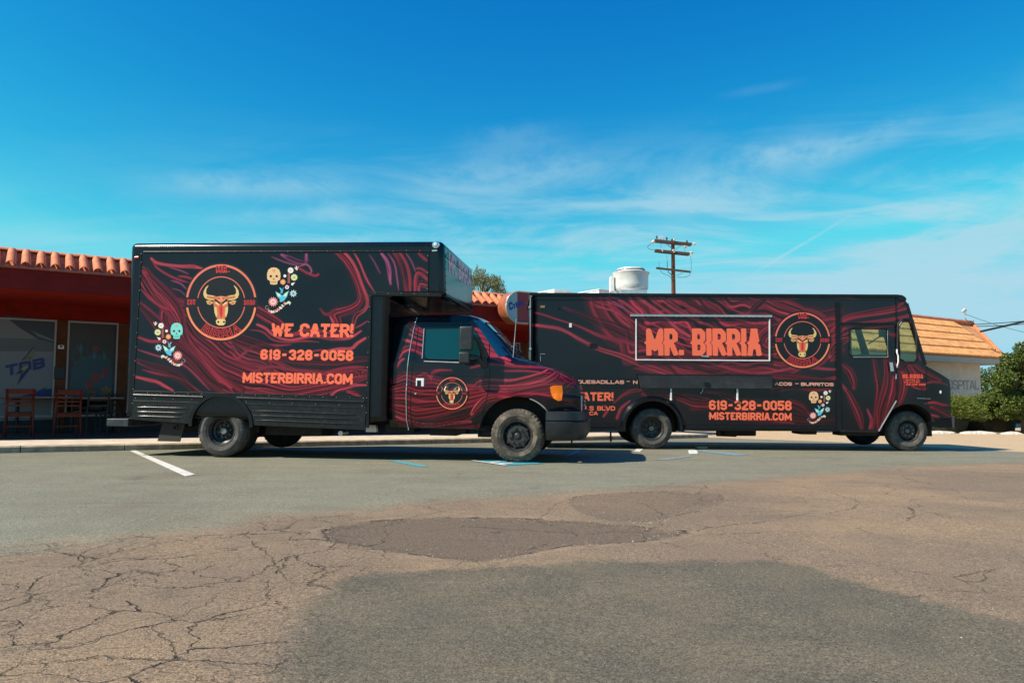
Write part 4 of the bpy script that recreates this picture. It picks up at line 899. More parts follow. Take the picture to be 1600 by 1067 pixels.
uh.box(ac[0]-ar-.02, ac[0]+ar+.02, .40, W1-.40, .35, ac[1]+ar+.05); uh.box(X1(606), ac[0]-ar-.03, .18, W1-.18, a1(650, 670)[1], a1(650, 650)[1]); uh.build('cab_underbody', under, T1)
# inner fender liners
nn = 22
for ys_ in ((CY0+.03, .45), (W1-CY0-.03, W1-.45)):
    vv = []; lin = MB()
    for i in range(nn+1):
        t = math.pi*i/nn
        for y_ in ys_: vv.append((ac[0]+(ar+.012)*math.cos(t), y_, ac[1]+(ar+.012)*math.sin(t)))
    lin.add(vv, [(2*i, 2*i+1, 2*i+3, 2*i+2) for i in range(nn)]); lin.build('fender_liner', under, T1)
def drape(mb, a, b, wd, lift=.003, n=14, col=None, F=F1, r=None):
    P = [np.array(a)+(np.array(b)-np.array(a))*i/n for i in range(n+1)]; q = [F.at(*p, CY0) for p in P]; yy = cab_y([v[0] for v in q], [v[1] for v in q])
    mb.tube([(v[0], y_-lift, v[1]) for v, y_ in zip(q, yy)], wd, 6, col)
def drape_poly(name, pxs, mt_, lift, parent, thick=.006):
    pts = []
    m_ = len(pxs)
    for i in range(m_):
        for k in range(4): pts.append(np.array(pxs[i])+(np.array(pxs[(i+1) % m_])-np.array(pxs[i]))*k/4)
    q = [F1.at(*p, CY0) for p in pts]; yy = cab_y([v[0] for v in q], [v[1] for v in q]); c = np.mean(q, 0); yc_ = float(cab_y([c[0]], [c[1]])[0])
    n = len(q); v = [(p[0], y_-lift, p[1]) for p, y_ in zip(q, yy)]+[(c[0]+(p[0]-c[0])*.5, float(cab_y([c[0]+(p[0]-c[0])*.5], [c[1]+(p[1]-c[1])*.5])[0])-lift, c[1]+(p[1]-c[1])*.5) for p in q]+[(c[0], yc_-lift, c[1])]+[(p[0], y_+.004, p[1]) for p, y_ in zip(q, yy)]
    f_ = [(i, (i+1) % n, n+(i+1) % n, n+i) for i in range(n)]+[(n+i, n+(i+1) % n, 2*n) for i in range(n)]+[(2*n+1+i, 2*n+1+(i+1) % n, (i+1) % n, i) for i in range(n)]
    mb = MB(); mb.add(v, f_); return autosmooth(mb.build(name, mt_, parent), 30)
win = [(661.5, 512), (700, 511), (736, 511.5), (744, 521), (757, 545), (764, 560.5), (720, 562), (668, 561), (662.5, 558), (661, 551)]
wo = drape_poly('side_window', win, tglass, .004, T1)
wf_ = MB()
for a, b in zip(win, win[1:]+win[:1]): drape(wf_, a, b, .008, .004, 4)
wf_.build('window_seal', blackm, wo)
wf_ = MB(); drape(wf_, (662, 564.5), (720, 566.5), .0085, .006, 6); drape(wf_, (659.5, 512), (659, 560), .006, .006, 6); wf_.build('window_trim', alum, wo)
sm_ = MB(); P = [(646.5, 494), (643, 515), (639, 545), (636, 580), (634.7, 620), (635, 655), (637, 672)]
for a, b in zip(P[:-1], P[1:]): drape(sm_, a, b, .0055, .006, 4)
sm_.build('edge_guard', alum, T1)
sm_ = MB()
for P in ([(650, 512), (648, 545), (643, 580), (641, 640), (643, 668)], [(762, 524), (764, 560), (765, 580), (763, 610), (756, 640), (745, 652), (741, 669)], [(616, 583), (700, 585.5), (762, 588.5)], [(800, 560), (835, 568), (870, 582), (893, 595)]):
    sm_ = MB()
    for a, b in zip(P[:-1], P[1:]): drape(sm_, a, b, .0045, .0005, 8)
    sm_.build('door_seam', blackm, T1)
sm_ = MB(); drape(sm_, (620, 666.5), (636, 667.5), .006, .004, 4); drape(sm_, (636, 667.5), (755, 671), .006, .004, 10); sm_.build('rocker_trim', skirtm, T1)
# long pinch lines of the windscreen pillar
hd = MB(); c = F1.at(654.5, 600, CY0); y_ = float(cab_y([c[0]], [c[1]])[0]); zz = a1(654, 591, CY0)[1]; z2 = a1(654, 610.5, CY0)[1]; xa, xb = X1(647.5, 600), X1(660.5, 600)
hd.box(xa, xb, y_-.008, y_+.01, z2, zz); hdo = hd.build('door_handle', mat('handle_white', (.72, .72, .70), .25, coat=.4), T1, bevel=.015, seg=3)
hp = MB(); hp.box(xa+.018, xb-.045, y_-.012, y_-.005, z2+.03, zz-.03); hp.build('handle_recess', blackm, hdo, bevel=.005)
lk = MB(); c = F1.at(649.5, 615, CY0); y_ = float(cab_y([c[0]], [c[1]])[0]); lk.lathe([(.001, -.008), (.014, -.007), (.017, .002)], (c[0], y_, c[1]), 'y', 14); lk.build('door_lock', chrome, T1)
mb = MB(); logo(mb, F1, 706.3, 614.5, 24.8, .98, CY0, cab_y); mb.build('emblem', decal, T1)['label'] = 'small bull head emblem on the cab door'
pil = drape_poly('windshield_pillar', [(736, 498), (746, 499), (754, 504), (768, 518), (785, 538), (798, 554), (778, 557), (764, 538), (750, 517)], mat('pillar_gloss', (.004, .03, .06), .1, spec=1., metal=.0, coat=1.), .005, T1)  # blue in the pillar's base colour stands in for reflected sky
# windscreen
vv = []; nn = 10; xw = np.linspace(X1(751), X1(796.5), nn+1); hw0 = lambda x: float(tin(x))+float(ins(x))+.07
nrm = np.array([ztop(xw[-1])-ztop(xw[0]), 0, -(xw[-1]-xw[0])]); nrm = -nrm/np.linalg.norm(nrm)*1.0
nrm = np.array([abs(nrm[0]), 0, abs(nrm[2])])
my = 16
for x in xw:
    r_ = ring(x)
    for j in range(my+1):
        y_ = hw0(x)+CY0+(W1-2*hw0(x)-2*CY0)*j/my; d = min(y_, W1-y_)-CY0; z_ = np.interp(d, r_[6:, 0], r_[6:, 1]); p = np.array([x, y_, z_])+nrm*.012; vv.append(p)
ws_ = MB(); ws_.add(vv, [(i*(my+1)+j, i*(my+1)+j+1, (i+1)*(my+1)+j+1, (i+1)*(my+1)+j) for i in range(nn) for j in range(my)]); wso = autosmooth(ws_.build('windshield', wglass, T1), 60)
sw = MB(); L = my+1
idx = [j for j in range(L)]+[i*L+my for i in range(1, nn+1)]+[nn*L+j for j in range(my-1, -1, -1)]+[i*L for i in range(nn-1, -1, -1)]
sw.tube([vv[i] for i in idx], .011, 6); sw.build('windshield_seal', blackm, wso)
wp_ = MB(); wp_.tube([np.array(vv[nn*L+3])+nrm*.02, np.array(vv[(nn-2)*L+9])+nrm*.02], .008, 6); wp_.tube([np.array(vv[nn*L+9])+nrm*.02, np.array(vv[(nn-2)*L+14])+nrm*.02], .008, 6); wp_.build('wiper', blackm, T1)
cw = MB(); cw.bar((xw[-1]+.03, .32, float(ztop(X1(801)))+.03), (xw[-1]+.03, W1-.32, float(ztop(X1(801)))+.03), .07, .02, up=(1, 0, .6)); cw.build('cowl_grille', blackm, T1)
an = MB(); p0 = F1.p3(801, 567, .2); p1 = F1.p3(806.5, 498, .2); an.tube([p0, p1], [.006, .0035], 6); an.lathe([(.03, 0), (.024, .02), (.008, .035)], p0-np.array([0, 0, .01]), 'z', 12); an.build('antenna', alum, T1)
# mirror with arm
mr = MB(); ym0 = -.20
mr.box(X1(720.5), X1(742), -.17, -.09, a1(730, 549)[1], a1(730, 511)[1]); m1 = autosmooth(mr.build('mirror', plastic, T1, bevel=.028, seg=4), 60)
mr = MB(); mr.box(X1(720), X1(737), -.16, -.08, a1(730, 568.5)[1], a1(730, 551)[1]); m2 = autosmooth(mr.build('lower_mirror', plastic, T1, bevel=.02, seg=4), 60)
mr = MB(); A3 = np.array([X1(741), -.11, a1(741, 525)[1]]); mr.tube([A3, F1.p3(748, 532, -.06), F1.p3(753, 545, -.01), F1.p3(755, 558, .05), F1.p3(758, 572, .10)], [.02, .038, .045, .05, .055], 10)
mr.tube([np.array([X1(737), -.11, a1(737, 556)[1]]), F1.p3(746, 558, -.04), F1.p3(756, 572, .09)], [.02, .03, .04], 8); autosmooth(mr.build('mirror_arm', plastic, T1), 60)
# far mirror
mr = MB(); mr.box(X1(724), X1(744), W1+.03, W1+.12, a1(730, 549)[1], a1(730, 516)[1]); mr.build('mirror', plastic, T1, bevel=.028, seg=3)
mr = MB(); mr.tube([(X1(738), W1+.04, a1(730, 540)[1]), (X1(750), W1-.1, a1(730, 560)[1])], .03, 8); mr.build('mirror_arm', plastic, T1)
# fender lip, marker lamp, bumper, grille, headlamps
lp = MB(); P = [np.array([ac[0]+(ar+.004)*math.cos(t), 0, ac[1]+(ar+.004)*math.sin(t)]) for t in np.linspace(-.05, 1.25, 18)]
lp.tube([(p[0], float(cab_y([min(p[0], X1(903))], [max(p[2], float(zb0(p[0]))+.02)])[0])-.004, p[2]) for p in P], .010, 8); lp.build('fender_lip', mat('scuffed_trim', (.25, .25, .25), .5), T1)
mk = drape_poly('marker_lamp', [(859.5, 604), (866, 602), (878, 602), (879, 612), (877.5, 625.5), (872, 626.5), (864.5, 622), (860.5, 613)], amber, .014, T1)
xn = X1(905, 620); zg0 = a1(903, 650)[1]; zg1 = a1(903, 614)[1]
gr = MB(); gr.box(xn-.04, xn+.012, .34, W1-.34, zg0, zg1); g_ = gr.build('grille', blackm, T1, bevel=.01)
for k in range(5):
    b_ = MB(); z_ = zg0+.03+(zg1-zg0-.06)*k/4; b_.box(xn+.005, xn+.03, .55, W1-.55, z_-.012, z_+.012); b_.build('grille_bar', plastic, g_, bevel=.004)
for y0_, y1_ in ((.37, .53), (W1-.53, W1-.37)):
    b_ = MB(); b_.box(xn+.004, xn+.026, y0_, y1_, zg0+.03, zg1-.03); b_.build('headlight', clearl, T1, bevel=.012)
# dark corner trim beside the lamp with slots
for k in range(5):
    b_ = MB(); zt2 = a1(884, 607+k*9)[1]; drape(b_, (881, 606+k*8.5), (899, 608+k*8.5), .009, .004, 5); b_.build('trim_slat', plastic, T1)
bm = MB(); zt2, zbm = a1(880, 643)[1], a1(880, 688)[1]; prof = [(0, zt2), (.035, zt2-.01), (.045, zt2-.12), (.03, zt2-.135), (.055, zt2-.15), (.05, zbm+.08), (.0, zbm)]
path = [(X1(853, 660), .04), (X1(872, 660), .03), (X1(889, 660), .06), (X1(900, 660), .14), (X1(907, 660), .28), (X1(911, 660), .5), (X1(913, 660), YC)]
path = path+[(x, 2*YC-y_) for x, y_ in path[:-1][::-1]]; vv = []
for i, (x, y_) in enumerate(path):
    d = np.array(path[min(i+1, len(path)-1)])-np.array(path[max(i-1, 0)]); d = d/np.linalg.norm(d); nx_, ny_ = d[1], -d[0]
    tp_ = .06 if x < X1(875) else 0
    for o_, z_ in prof: vv.append((x+nx_*o_, y_+ny_*o_, z_+(max(0, (X1(925, 660)-x))*.0)))
    vv.append((x-nx_*.08, y_-ny_*.08, zbm)); vv.append((x-nx_*.08, y_-ny_*.08, zt2))
k = len(prof)+2; bm.add(vv, [(i*k+j, i*k+(j+1) % k, (i+1)*k+(j+1) % k, (i+1)*k+j) for i in range(len(path)-1) for j in range(k)]+[tuple(range(k)), tuple(range((len(path)-1)*k+k-1, (len(path)-1)*k-1, -1))])
bo = autosmooth(bm.build('front_bumper', plastic, T1), 35)
lpz = MB(); lpz.box(X1(912, 660)+.045, X1(912, 660)+.055, YC-.16, YC+.16, (zt2+zbm)/2-.05, (zt2+zbm)/2+.06); lpz.build('number_plate', alum, bo)
# wheels
R1 = (a1(345, 633)[1]-a1(345, 714.4)[1])/2
for (px_, py_, r_, kind, yo) in ((345, 673.7, R1, 'dish', .045), (808, 681.2, R1*1.0, 'disc', .05)):
    c = a1(px_, py_, yo)
    zz = c[1]; wheel(T1, c[0], zz, yo, r_, .21, kind, tm=rub2 if kind == 'dish' else rub)
    if kind == 'dish': wheel(T1, c[0], zz, yo+.26, r_, .21, kind, tm=under); wheel(T1, c[0], zz, W1-yo-.21, r_, .21, 'disc', tm=under)  # inner and far tyres coloured darker for the shade beneath the truck
    else: wheel(T1, c[0], zz, W1-yo-.21, r_, .21, 'disc', tm=under)
uc = MB(); uc.tube([(ac[0], .25, .36), (ac[0], W1-.25, .36)], .06, 10); uc.box(ac[0]-.3, ac[0]+.45, .6, W1-.6, .3, .7); uc.build('front_axle', under, T1)

# ================================================================== STEP VAN FOOD TRUCK
YT = 14.2; W2 = 2.32
F2 = Frame(CAM+ray(1019, 702)*YT, (1, 0, -.005), (0, 1, 0)); a2 = F2.at
T2 = thing('food_truck', 'long black food truck with MR. BIRRIA service hatch and white roof exhaust fan', 'food truck', F2.O, F2.R)
X2 = lambda px, py=560: a2(px, py)[0]; Z2 = lambda px, py: a2(px, py)[1]
L2 = lambda pxs, y=0.: [tuple(a2(px, py, y)) for px, py in pxs]
S2 = []
A_ = lambda pts, wd, c, op=1.: S2.append((pts, wd, c, op))
A_([(1085, 463), (1120, 475), (1160, 490), (1210, 496), (1260, 493), (1310, 488)], [12, 22, 20, 16, 18, 12], CR*.55, .7)
A_([(1180, 520), (1220, 512), (1270, 510), (1308, 506)], [18, 36, 40, 28], CR*.42, .65)
S2 += family([(905, 462), (950, 484), (1000, 508), (1060, 534), (1130, 552), (1208, 556)], [(1110, 462), (1140, 478), (1175, 492), (1210, 500), (1250, 503), (1306, 500)], 22, 1.8, CR*1.4)
S2 += family([(1205, 560), (1230, 540), (1265, 530), (1308, 526)], [(1200, 505), (1235, 502), (1275, 500), (1308, 494)], 9, 1.7, CR*1.3)
A_([(830, 508), (850, 511), (872, 514), (888, 521), (905, 530), (930, 539), (960, 551), (990, 565), (1020, 578), (1050, 586)], [3, 4, 5, 4, 5, 7, 7, 9, 10, 8], BR*.85)
A_([(833, 490), (850, 494), (875, 501), (895, 507), (915, 514), (935, 522), (965, 532), (1000, 542), (1040, 556), (1080, 575)], [1, 2, 2, 2, 3, 5, 5, 4, 5, 4], CR)
A_([(910, 462), (935, 470), (960, 483), (975, 496), (990, 503), (1010, 515)], [2, 3, 3, 5, 6, 3], CR*.9); A_([(930, 477), (945, 482), (962, 490), (985, 508)], 2.5, DK*1.8); A_([(937, 463), (955, 470), (975, 484), (1000, 500)], 2, PU*1.5)
A_([(952, 462), (970, 472), (985, 482), (1000, 494)], [4, 5, 5, 4], BR*.85); A_([(978, 462), (996, 476), (1012, 492)], 2.4, CR); A_([(994, 462), (1012, 474), (1033, 490), (1055, 510), (1080, 525)], [3, 5, 5, 4, 3], BR*.9)
A_([(1012, 462), (1032, 478), (1050, 492)], 3, CR); A_([(1032, 462), (1045, 474), (1068, 490), (1095, 506)], [5, 7, 6, 3], BR*.85); A_([(1050, 463), (1070, 478), (1092, 492)], 4, CR*.9); A_([(1064, 463), (1080, 476), (1110, 494)], [6, 9, 8], CR*.75)
A_([(1165, 491), (1180, 482), (1196, 470), (1206, 464)], [3, 8, 7, 3], CR*.8); A_([(1190, 468), (1220, 470), (1250, 466)], 2.4, CR*.7); A_([(1290, 462), (1310, 466), (1340, 469)], 2.5, CR*.7)
A_([(1296, 517), (1320, 502), (1350, 493), (1380, 488), (1417, 481)], [3, 4, 5, 6, 7], CR*1.05); A_([(1296, 508), (1320, 497), (1360, 486), (1395, 480), (1412, 473)], [2, 4, 7, 6, 3], CR*.6); A_([(1300, 525), (1330, 510), (1370, 502), (1422, 492)], [3, 5, 5, 4], CR*.9); A_([(1300, 532), (1340, 517), (1390, 508), (1425, 502)], [2, 3, 3, 2], CR*.8); A_([(1385, 520), (1400, 522), (1406, 521)], 6, DK*1.4)
A_([(1296, 557), (1302, 545), (1312, 536), (1326, 531)], [3, 11, 12, 6], BR*.75); A_([(1298, 562), (1310, 555), (1318, 546)], [3, 8, 6], CR*.7)
A_([(880, 480), (930, 500), (985, 525), (1040, 548), (1090, 566)], [3, 12, 20, 18, 6], CR*.4, .7); A_([(1000, 560), (1080, 570), (1150, 588), (1230, 596), (1306, 594)], [4, 14, 16, 12, 6], CR*.45, .7); A_([(1080, 640), (1140, 640), (1190, 645), (1250, 655), (1300, 655)], [4, 12, 18, 16, 6], CR*.35, .6); A_([(995, 566), (1030, 577), (1060, 590)], 2, DK*1.4); A_([(1050, 572), (1070, 578), (1092, 586)], [3, 4, 2], CR*.8); A_([(1092, 563), (1120, 572), (1160, 580), (1200, 583), (1240, 590), (1280, 592), (1310, 588)], [2, 4, 4, 6, 9, 7, 4], CR*1.05); A_([(1180, 582), (1230, 578), (1270, 574), (1306, 576)], [2, 4, 5, 2], DK*1.6)
A_([(1208, 610), (1240, 606), (1270, 608), (1308, 603)], [8, 7, 5, 2], CR*.75)
A_([(960, 630), (975, 618), (992, 611), (1006, 608), (1012, 606)], [2, 4, 6, 5, 2], CR*.75); A_([(965, 655), (972, 640), (985, 628)], [4, 5, 2], DK*1.6); A_([(880, 605), (910, 603), (945, 601)], [2, 3, 2], DK*1.3); A_([(944, 650), (950, 640), (945, 633)], [3, 5, 2], DK*1.6)
A_([(1005, 616), (1030, 615), (1052, 617), (1070, 622), (1085, 630), (1105, 633)], [5, 8, 10, 11, 12, 10], CR*.75); A_([(1060, 614), (1085, 618), (1110, 626)], 2.4, CR*.6)
A_([(1104, 615), (1130, 617), (1160, 626), (1185, 632)], [3, 6, 8, 4], CR*.7); A_([(1236, 630), (1252, 636), (1262, 644)], [10, 12, 6], CR*.6); A_([(1165, 655), (1200, 658), (1240, 661)], [3, 6, 2], CR*.55)
A_([(1314, 570), (1325, 580), (1334, 596), (1336, 608)], [6, 12, 10, 3], CR*.75); A_([(1316, 600), (1330, 620), (1340, 650), (1345, 668)], [2, 9, 12, 6], DK*1.3)
A_([(1364, 560), (1368, 585), (1373, 610), (1368, 640), (1362, 668)], [6, 7, 8, 6, 4], CR*.6); A_([(1385, 560), (1388, 590), (1384, 620), (1376, 645), (1372, 668)], [10, 16, 18, 14, 6], CR*.8); A_([(1355, 640), (1360, 655), (1358, 668)], [2, 5, 3], DK*1.6)
A_([(1403, 570), (1404, 595), (1400, 622), (1390, 640), (1382, 660)], [10, 26, 26, 12, 5], CR*.95); A_([(1418, 570), (1424, 588), (1432, 600), (1445, 608)], [20, 24, 14, 5], CR*.9); A_([(1426, 566), (1440, 580), (1455, 590), (1470, 596)], [6, 10, 10, 4], CR*.7)
A_([(1438, 600), (1460, 598), (1484, 602)], [3, 4, 2], CR*.6); A_([(1446, 632), (1462, 631), (1476, 633), (1490, 632)], 3.5, CR*1.1); A_([(1456, 638), (1470, 641), (1490, 648)], [3, 9, 12], CR*.75); A_([(1450, 650), (1470, 652)], 3, DK*1.6)
A_([(1424, 515), (1432, 540), (1440, 562)], 3, DK*1.5)
wheel2 = [(1461, 655)]+arch(F2, 1421, 676, 43, 25, 176, 22, 45)
poly2 = [(830, 460), (1402, 462), (1414, 465), (1424, 500), (1436, 530), (1447, 573), (1487, 592), (1490.5, 600), (1491, 653)]+wheel2+[(1371, 674), (1066, 673)]+arch(F2, 1019, 668, 45, -4, 184, 24)+[(970, 673), (829.5, 671)]
hole1 = [(1327, 515.5), (1336, 513.5), (1385, 514), (1386.5, 520), (1386.5, 558), (1332, 557.5), (1327, 553)]
hole2 = [(1404, 512), (1409, 503.5), (1418, 501.5), (1424, 507), (1428, 522), (1432.5, 545), (1433, 559), (1427, 566), (1414, 566), (1406, 560)]
yin = lambda x: .12*np.clip((x-X2(1448, 600))/(X2(1491, 600)-X2(1448, 600)), 0, 1)**2+.06*np.clip((X2(845)-x)/(X2(845)-X2(830)), 0, 1)**2
y2f = lambda x, z: yin(x)
o = painted_panel(F2, poly2, [hole1, hole2], .0115, y2f, S2).build('side_panel', vinyl, T2, smooth=True)
# far side wall (black) with the door window opening, built coarser
far = painted_panel(F2, [tuple(p) for p in L2(poly2)], [], .04, lambda x, z: W2-yin(x), [], polylocal=True)
fw = MB(); Vf = np.concatenate(far.v)
hx0, hx1, hz0, hz1 = X2(1330), X2(1418), Z2(1350, 560), Z2(1350, 508)
fhole = np.array([F2.at(q_[0], q_[1], W2) for q_ in ((1285, 513), (1341, 513), (1356, 559), (1285, 559))]); cen = np.array([[Vf[list(f), 0].mean(), Vf[list(f), 2].mean()] for f in far.f]); kin = inpoly(cen, fhole); keep = [f for f, k_ in zip(far.f, kin) if not k_]
fw.add(Vf, keep, np.concatenate(far.c)); fw.build('far_side_panel', vinyl, T2, smooth=True)
fr = MB()
for p, q in zip(fhole, np.roll(fhole, -1, 0)): fr.bar((p[0], W2-.02, p[1]), (q[0], W2-.02, q[1]), .07, .07, up=(0, 1, 0))
fr.build('far_window_frame', blackm, T2)
gl_ = MB(); gl_.prism([tuple(v) for v in fhole], W2-.03, W2-.022); gl_.build('far_window', cglass, T2)
# liners
sd = MB(); zr0 = Z2(1000, 463); zfl = Z2(1200, 664)
sd.box(X2(834), X2(1400), .05, W2-.05, zr0-.02, zr0+.02); sd.box(X2(834), X2(970), .1, W2-.1, zfl-.02, zfl+.04); sd.box(X2(1070), X2(1372), .1, W2-.1, zfl-.02, zfl+.04); sd.box(X2(1372), X2(1440), .6, W2-.6, zfl-.02, zfl+.04); sd.box(X2(1319), X2(1322), .03, W2-.03, zfl, zr0); sd.build('cab_bulkhead', darkw, T2)
rb = MB(); rb.box(X2(830)-.01, X2(830)+.03, .06, W2-.06, Z2(830, 671), Z2(830, 461)); rb.build('rear_panel', blackp, T2)
# roof slab with drip lip and front visor
rf = MB(); zt_ = lambda px: Z2(px, np.interp(px, [828, 1416], [457, 460.5]))
rf.prism(L2([(827, 457.3), (1000, 458.6), (1402, 460.3), (1402, 465.3), (1000, 463.8), (827, 462.5)]), -.03, W2+.03, ); rf.build('roof', blackm, T2, bevel=.012)
rfs = MB(); rfs.prism(L2([(832, 459), (1390, 461), (1390, 460.2), (832, 457.2)], 0.), .3, W2-.3); rfs.build('roof_skin', mat('roof_paint', (.28, .28, .27), .5, var=.2), T2)
vz = MB(); vz.prism(L2([(1401, 459.8), (1410, 461), (1415.5, 464.5), (1417, 468.5), (1414, 471), (1402, 471)]), -.01, W2+.01); vz.build('roof_visor', blackm, T2, bevel=.02, seg=4)
tv = MB(); tv.bar(F2.p3(830.5, 462, .0), F2.p3(829.5, 671, 0), .03, .03, up=(1, 0, 0)); tv.build('corner_post', blackm, T2, bevel=.01)
cl_ = MB(); cl_.bar(F2.p3(829, 460, .02), F2.p3(829, 620, .02), .012, .03, up=(1, 0, 0)); cl_.build('corner_trim', alum, T2)
for px_, py_ in ((829, 462), (827, 480), (828, 545)):
    b_ = MB(); b_.bar(F2.p3(px_-1, py_, .0), F2.p3(px_+2, py_, .0), .05, .04); b_.build('bracket', alum, T2)
# hood, nose and windscreen
def across(pl_px, mt_, name, ins_=0., lift=0.):
    P = L2(pl_px); vv = []; mm = 12
    for x, z in P:
        i_ = float(yin(np.array([x]))[0])+ins_
        for j in range(mm+1):
            t = j/mm; cr = .05*math.sin(math.pi*t) if lift else 0
            vv.append((x, i_+(W2-2*i_)*t, z+cr))
    mb = MB(); mb.add(vv, [(i*(mm+1)+j, i*(mm+1)+j+1, (i+1)*(mm+1)+j+1, (i+1)*(mm+1)+j) for i in range(len(P)-1) for j in range(mm)]); return autosmooth(mb.build(name, mt_, T2), 40)
across([(1446, 571), (1455, 576), (1465, 581), (1475, 586), (1483, 590), (1487.5, 593), (1490.5, 600), (1491, 625), (1491, 653), (1480, 655)], blackp, 'hood')
ns = MB(); zA, zB = Z2(1490, 650), Z2(1490, 602); xn2 = X2(1491, 625)
for k in range(6): b_ = MB(); b_.box(xn2, xn2+.02, .6, W2-.6, zA+.06+k*.09, zA+.10+k*.09); b_.build('grille_bar', alum, T2)
for y_ in (.42, W2-.42): b_ = MB(); b_.lathe([(.001, .05), (.07, .035), (.09, .01), (.10, -.02)], (xn2, y_, zA+.28), 'x', 18); b_.build('headlight', clearl, T2)
wA, wB = L2([(1417, 474), (1446, 570)]); d = np.array([wB[0]-wA[0], 0, wB[1]-wA[1]])
for y0_, y1_ in ((.06, W2/2-.02), (W2/2+.02, W2-.06)):
    b_ = MB(); b_.add([(wA[0], y0_, wA[1]), (wA[0], y1_, wA[1]), (wB[0], y1_, wB[1]), (wB[0], y0_, wB[1])], [(0, 1, 2, 3)]); b_.build('windshield', cglass, T2)
b_ = MB()
for y_, w_ in ((.04, .10), (W2/2, .04), (W2-.05, .13)): b_.bar((wA[0], y_, wA[1]), (wB[0], y_, wB[1]), w_, .05, up=(1, 0, 0))
b_.bar((wA[0], .04, wA[1]-.05), (wA[0], W2-.04, wA[1]-.05), .05, .16); b_.build('windshield_frame', blackp, T2)
b_ = MB(); b_.box(wB[0]-.45, wB[0]+.02, .08, W2-.08, wB[1]-.35, wB[1]-.02); b_.build('dashboard', darkw, T2, bevel=.04)
# steering wheel, seat, visor
b_ = MB(); c = np.array([X2(1405), W2-.62, wB[1]+.10])
b_.tube([c+np.array([.10*math.sin(t)*.9, .22*math.cos(t), .20*math.sin(t)]) for t in np.linspace(0, 2*math.pi, 25)], .017, 8); b_.tube([c, c+np.array([.3, 0, -.3])], .02, 6); b_.build('steering_wheel', plastic, T2)
b_ = MB(); b_.box(X2(1338), X2(1374), W2-.95, W2-.45, wB[1]-.5, wB[1]-.35); b_.box(X2(1334), X2(1342), W2-.95, W2-.45, wB[1]-.4, wB[1]+.18); b_.build('driver_seat', darkw, T2, bevel=.04)
q_ = F2.at(1380, 521, 1.5); b_ = MB(); b_.box(q_[0]-.09, q_[0]+.09, 1.48, 1.52, q_[1]-.08, q_[1]+.08); b_.tube([(q_[0]-.05, 1.5, q_[1]-.05), (q_[0]-.28, 1.6, q_[1]-.22)], .012, 6); b_.build('cab_mirror', darkw, T2)
# near windows: glass and frames
def frame_poly(name, pxs, r, mt_, y=-.008, parent=T2):
    P = L2(pxs); P.append(P[0]); mb = MB(); mb.tube([(p[0], y, p[1]) for p in P]+[(P[1][0], y, P[1][1])], r, 6); return mb.build(name, mt_, parent)
for h_, nm in ((hole1, 'door_window'), (hole2, 'quarter_window')):
    P = L2(h_); b_ = MB(); b_.prism(P, .010, .016); g_ = b_.build(nm, cglass, T2); frame_poly('window_seal', h_, .014, blackm, -.003, g_)
b_ = MB(); b_.tube([F2.p3(1386.8, 516, -.012), F2.p3(1387.2, 558, -.012), F2.p3(1333, 558, -.012)], .008, 6); b_.build('window_trim', alum, T2)
b_ = MB(); b_.box(X2(1327), X2(1332), .02, .05, Z2(1330, 557), Z2(1330, 515)); b_.bar(F2.p3(1330, 556, .03), F2.p3(1386, 556, .03), .03, .05); b_.build('window_channel', mat('green_rubber', (.02, .06, .045), .5), T2)
b_ = MB(); b_.tube([F2.p3(1433, 545, -.02), F2.p3(1431, 520, -.05), F2.p3(1427, 500, -.08), F2.p3(1419, 496.5, -.09), F2.p3(1409, 498, -.08), F2.p3(1403, 506, -.05), F2.p3(1402, 545, -.03), F2.p3(1404, 572, -.02)], .012, 8); b_.build('mirror_bracket', mat('bracket_paint', (.06, .06, .06), .35, metal=.5), T2)
b_ = MB(); b_.tube([F2.p3(1401.5, 546, -.03), F2.p3(1401.5, 551, -.05), F2.p3(1403.5, 556, -.05), F2.p3(1403.5, 566, -.05), F2.p3(1402, 571, -.03), F2.p3(1402, 574, -.01)], .014, 8); b_.build('grab_handle', white, T2)
b_ = MB(); b_.bar(F2.p3(1391.5, 565.5, -.03), F2.p3(1393.5, 580.5, -.03), .07, .04, up=(0, 1, 0)); b_.build('door_handle', chrome, T2, bevel=.012)
# door strip, seams, step edge
b_ = MB(); b_.bar(F2.p3(1309, 472, -.012), F2.p3(1310.5, 673, -.012), .018, .085, up=(1, 0, 0)); b_.build('door_track', blackm, T2, bevel=.004)
b_ = MB(); b_.bar(F2.p3(1312, 505.5, -.012), F2.p3(1402, 506, -.012), .02, .045); b_.build('door_rail', blackm, T2, bevel=.004)
b_ = MB(); b_.tube([F2.p3(1399.5, 466, -.008), F2.p3(1401, 520, -.008), F2.p3(1400.5, 625, -.008)], .006, 6); b_.build('door_seam', blackm, T2)
b_ = MB(); b_.bar(F2.p3(1400.5, 626, -.012), F2.p3(1373, 673.5, -.012), .02, .016, up=(1, 0, 0)); b_.build('step_edge_trim', alum, T2)
b_ = MB(); b_.bar(F2.p3(1400, 584, -.01), F2.p3(1400, 592, -.01), .01, .02, up=(1, 0, 0)); b_.build('door_catch', alum, T2)
b_ = MB(); b_.bar(F2.p3(1312, 673, -.012), F2.p3(1372, 674.5, -.012), .03, .03); b_.build('sill_trim', skirtm, T2)
b_ = MB(); b_.tube([F2.p3(1447, 574, -.004), F2.p3(1447.5, 630, -.004)], .005, 6); b_.build('hood_seam', blackm, T2)
b_ = MB(); b_.tube([F2.p3(832, 469, -.004), F2.p3(965, 469, -.004)], .004, 5); b_.build('panel_seam', blackm, T2)
b_ = MB(); b_.bar(F2.p3(1070, 666.5, -.010), F2.p3(1303, 668, -.010), .02, .07); b_.build('skirt_rail', blackp, T2, bevel=.012)
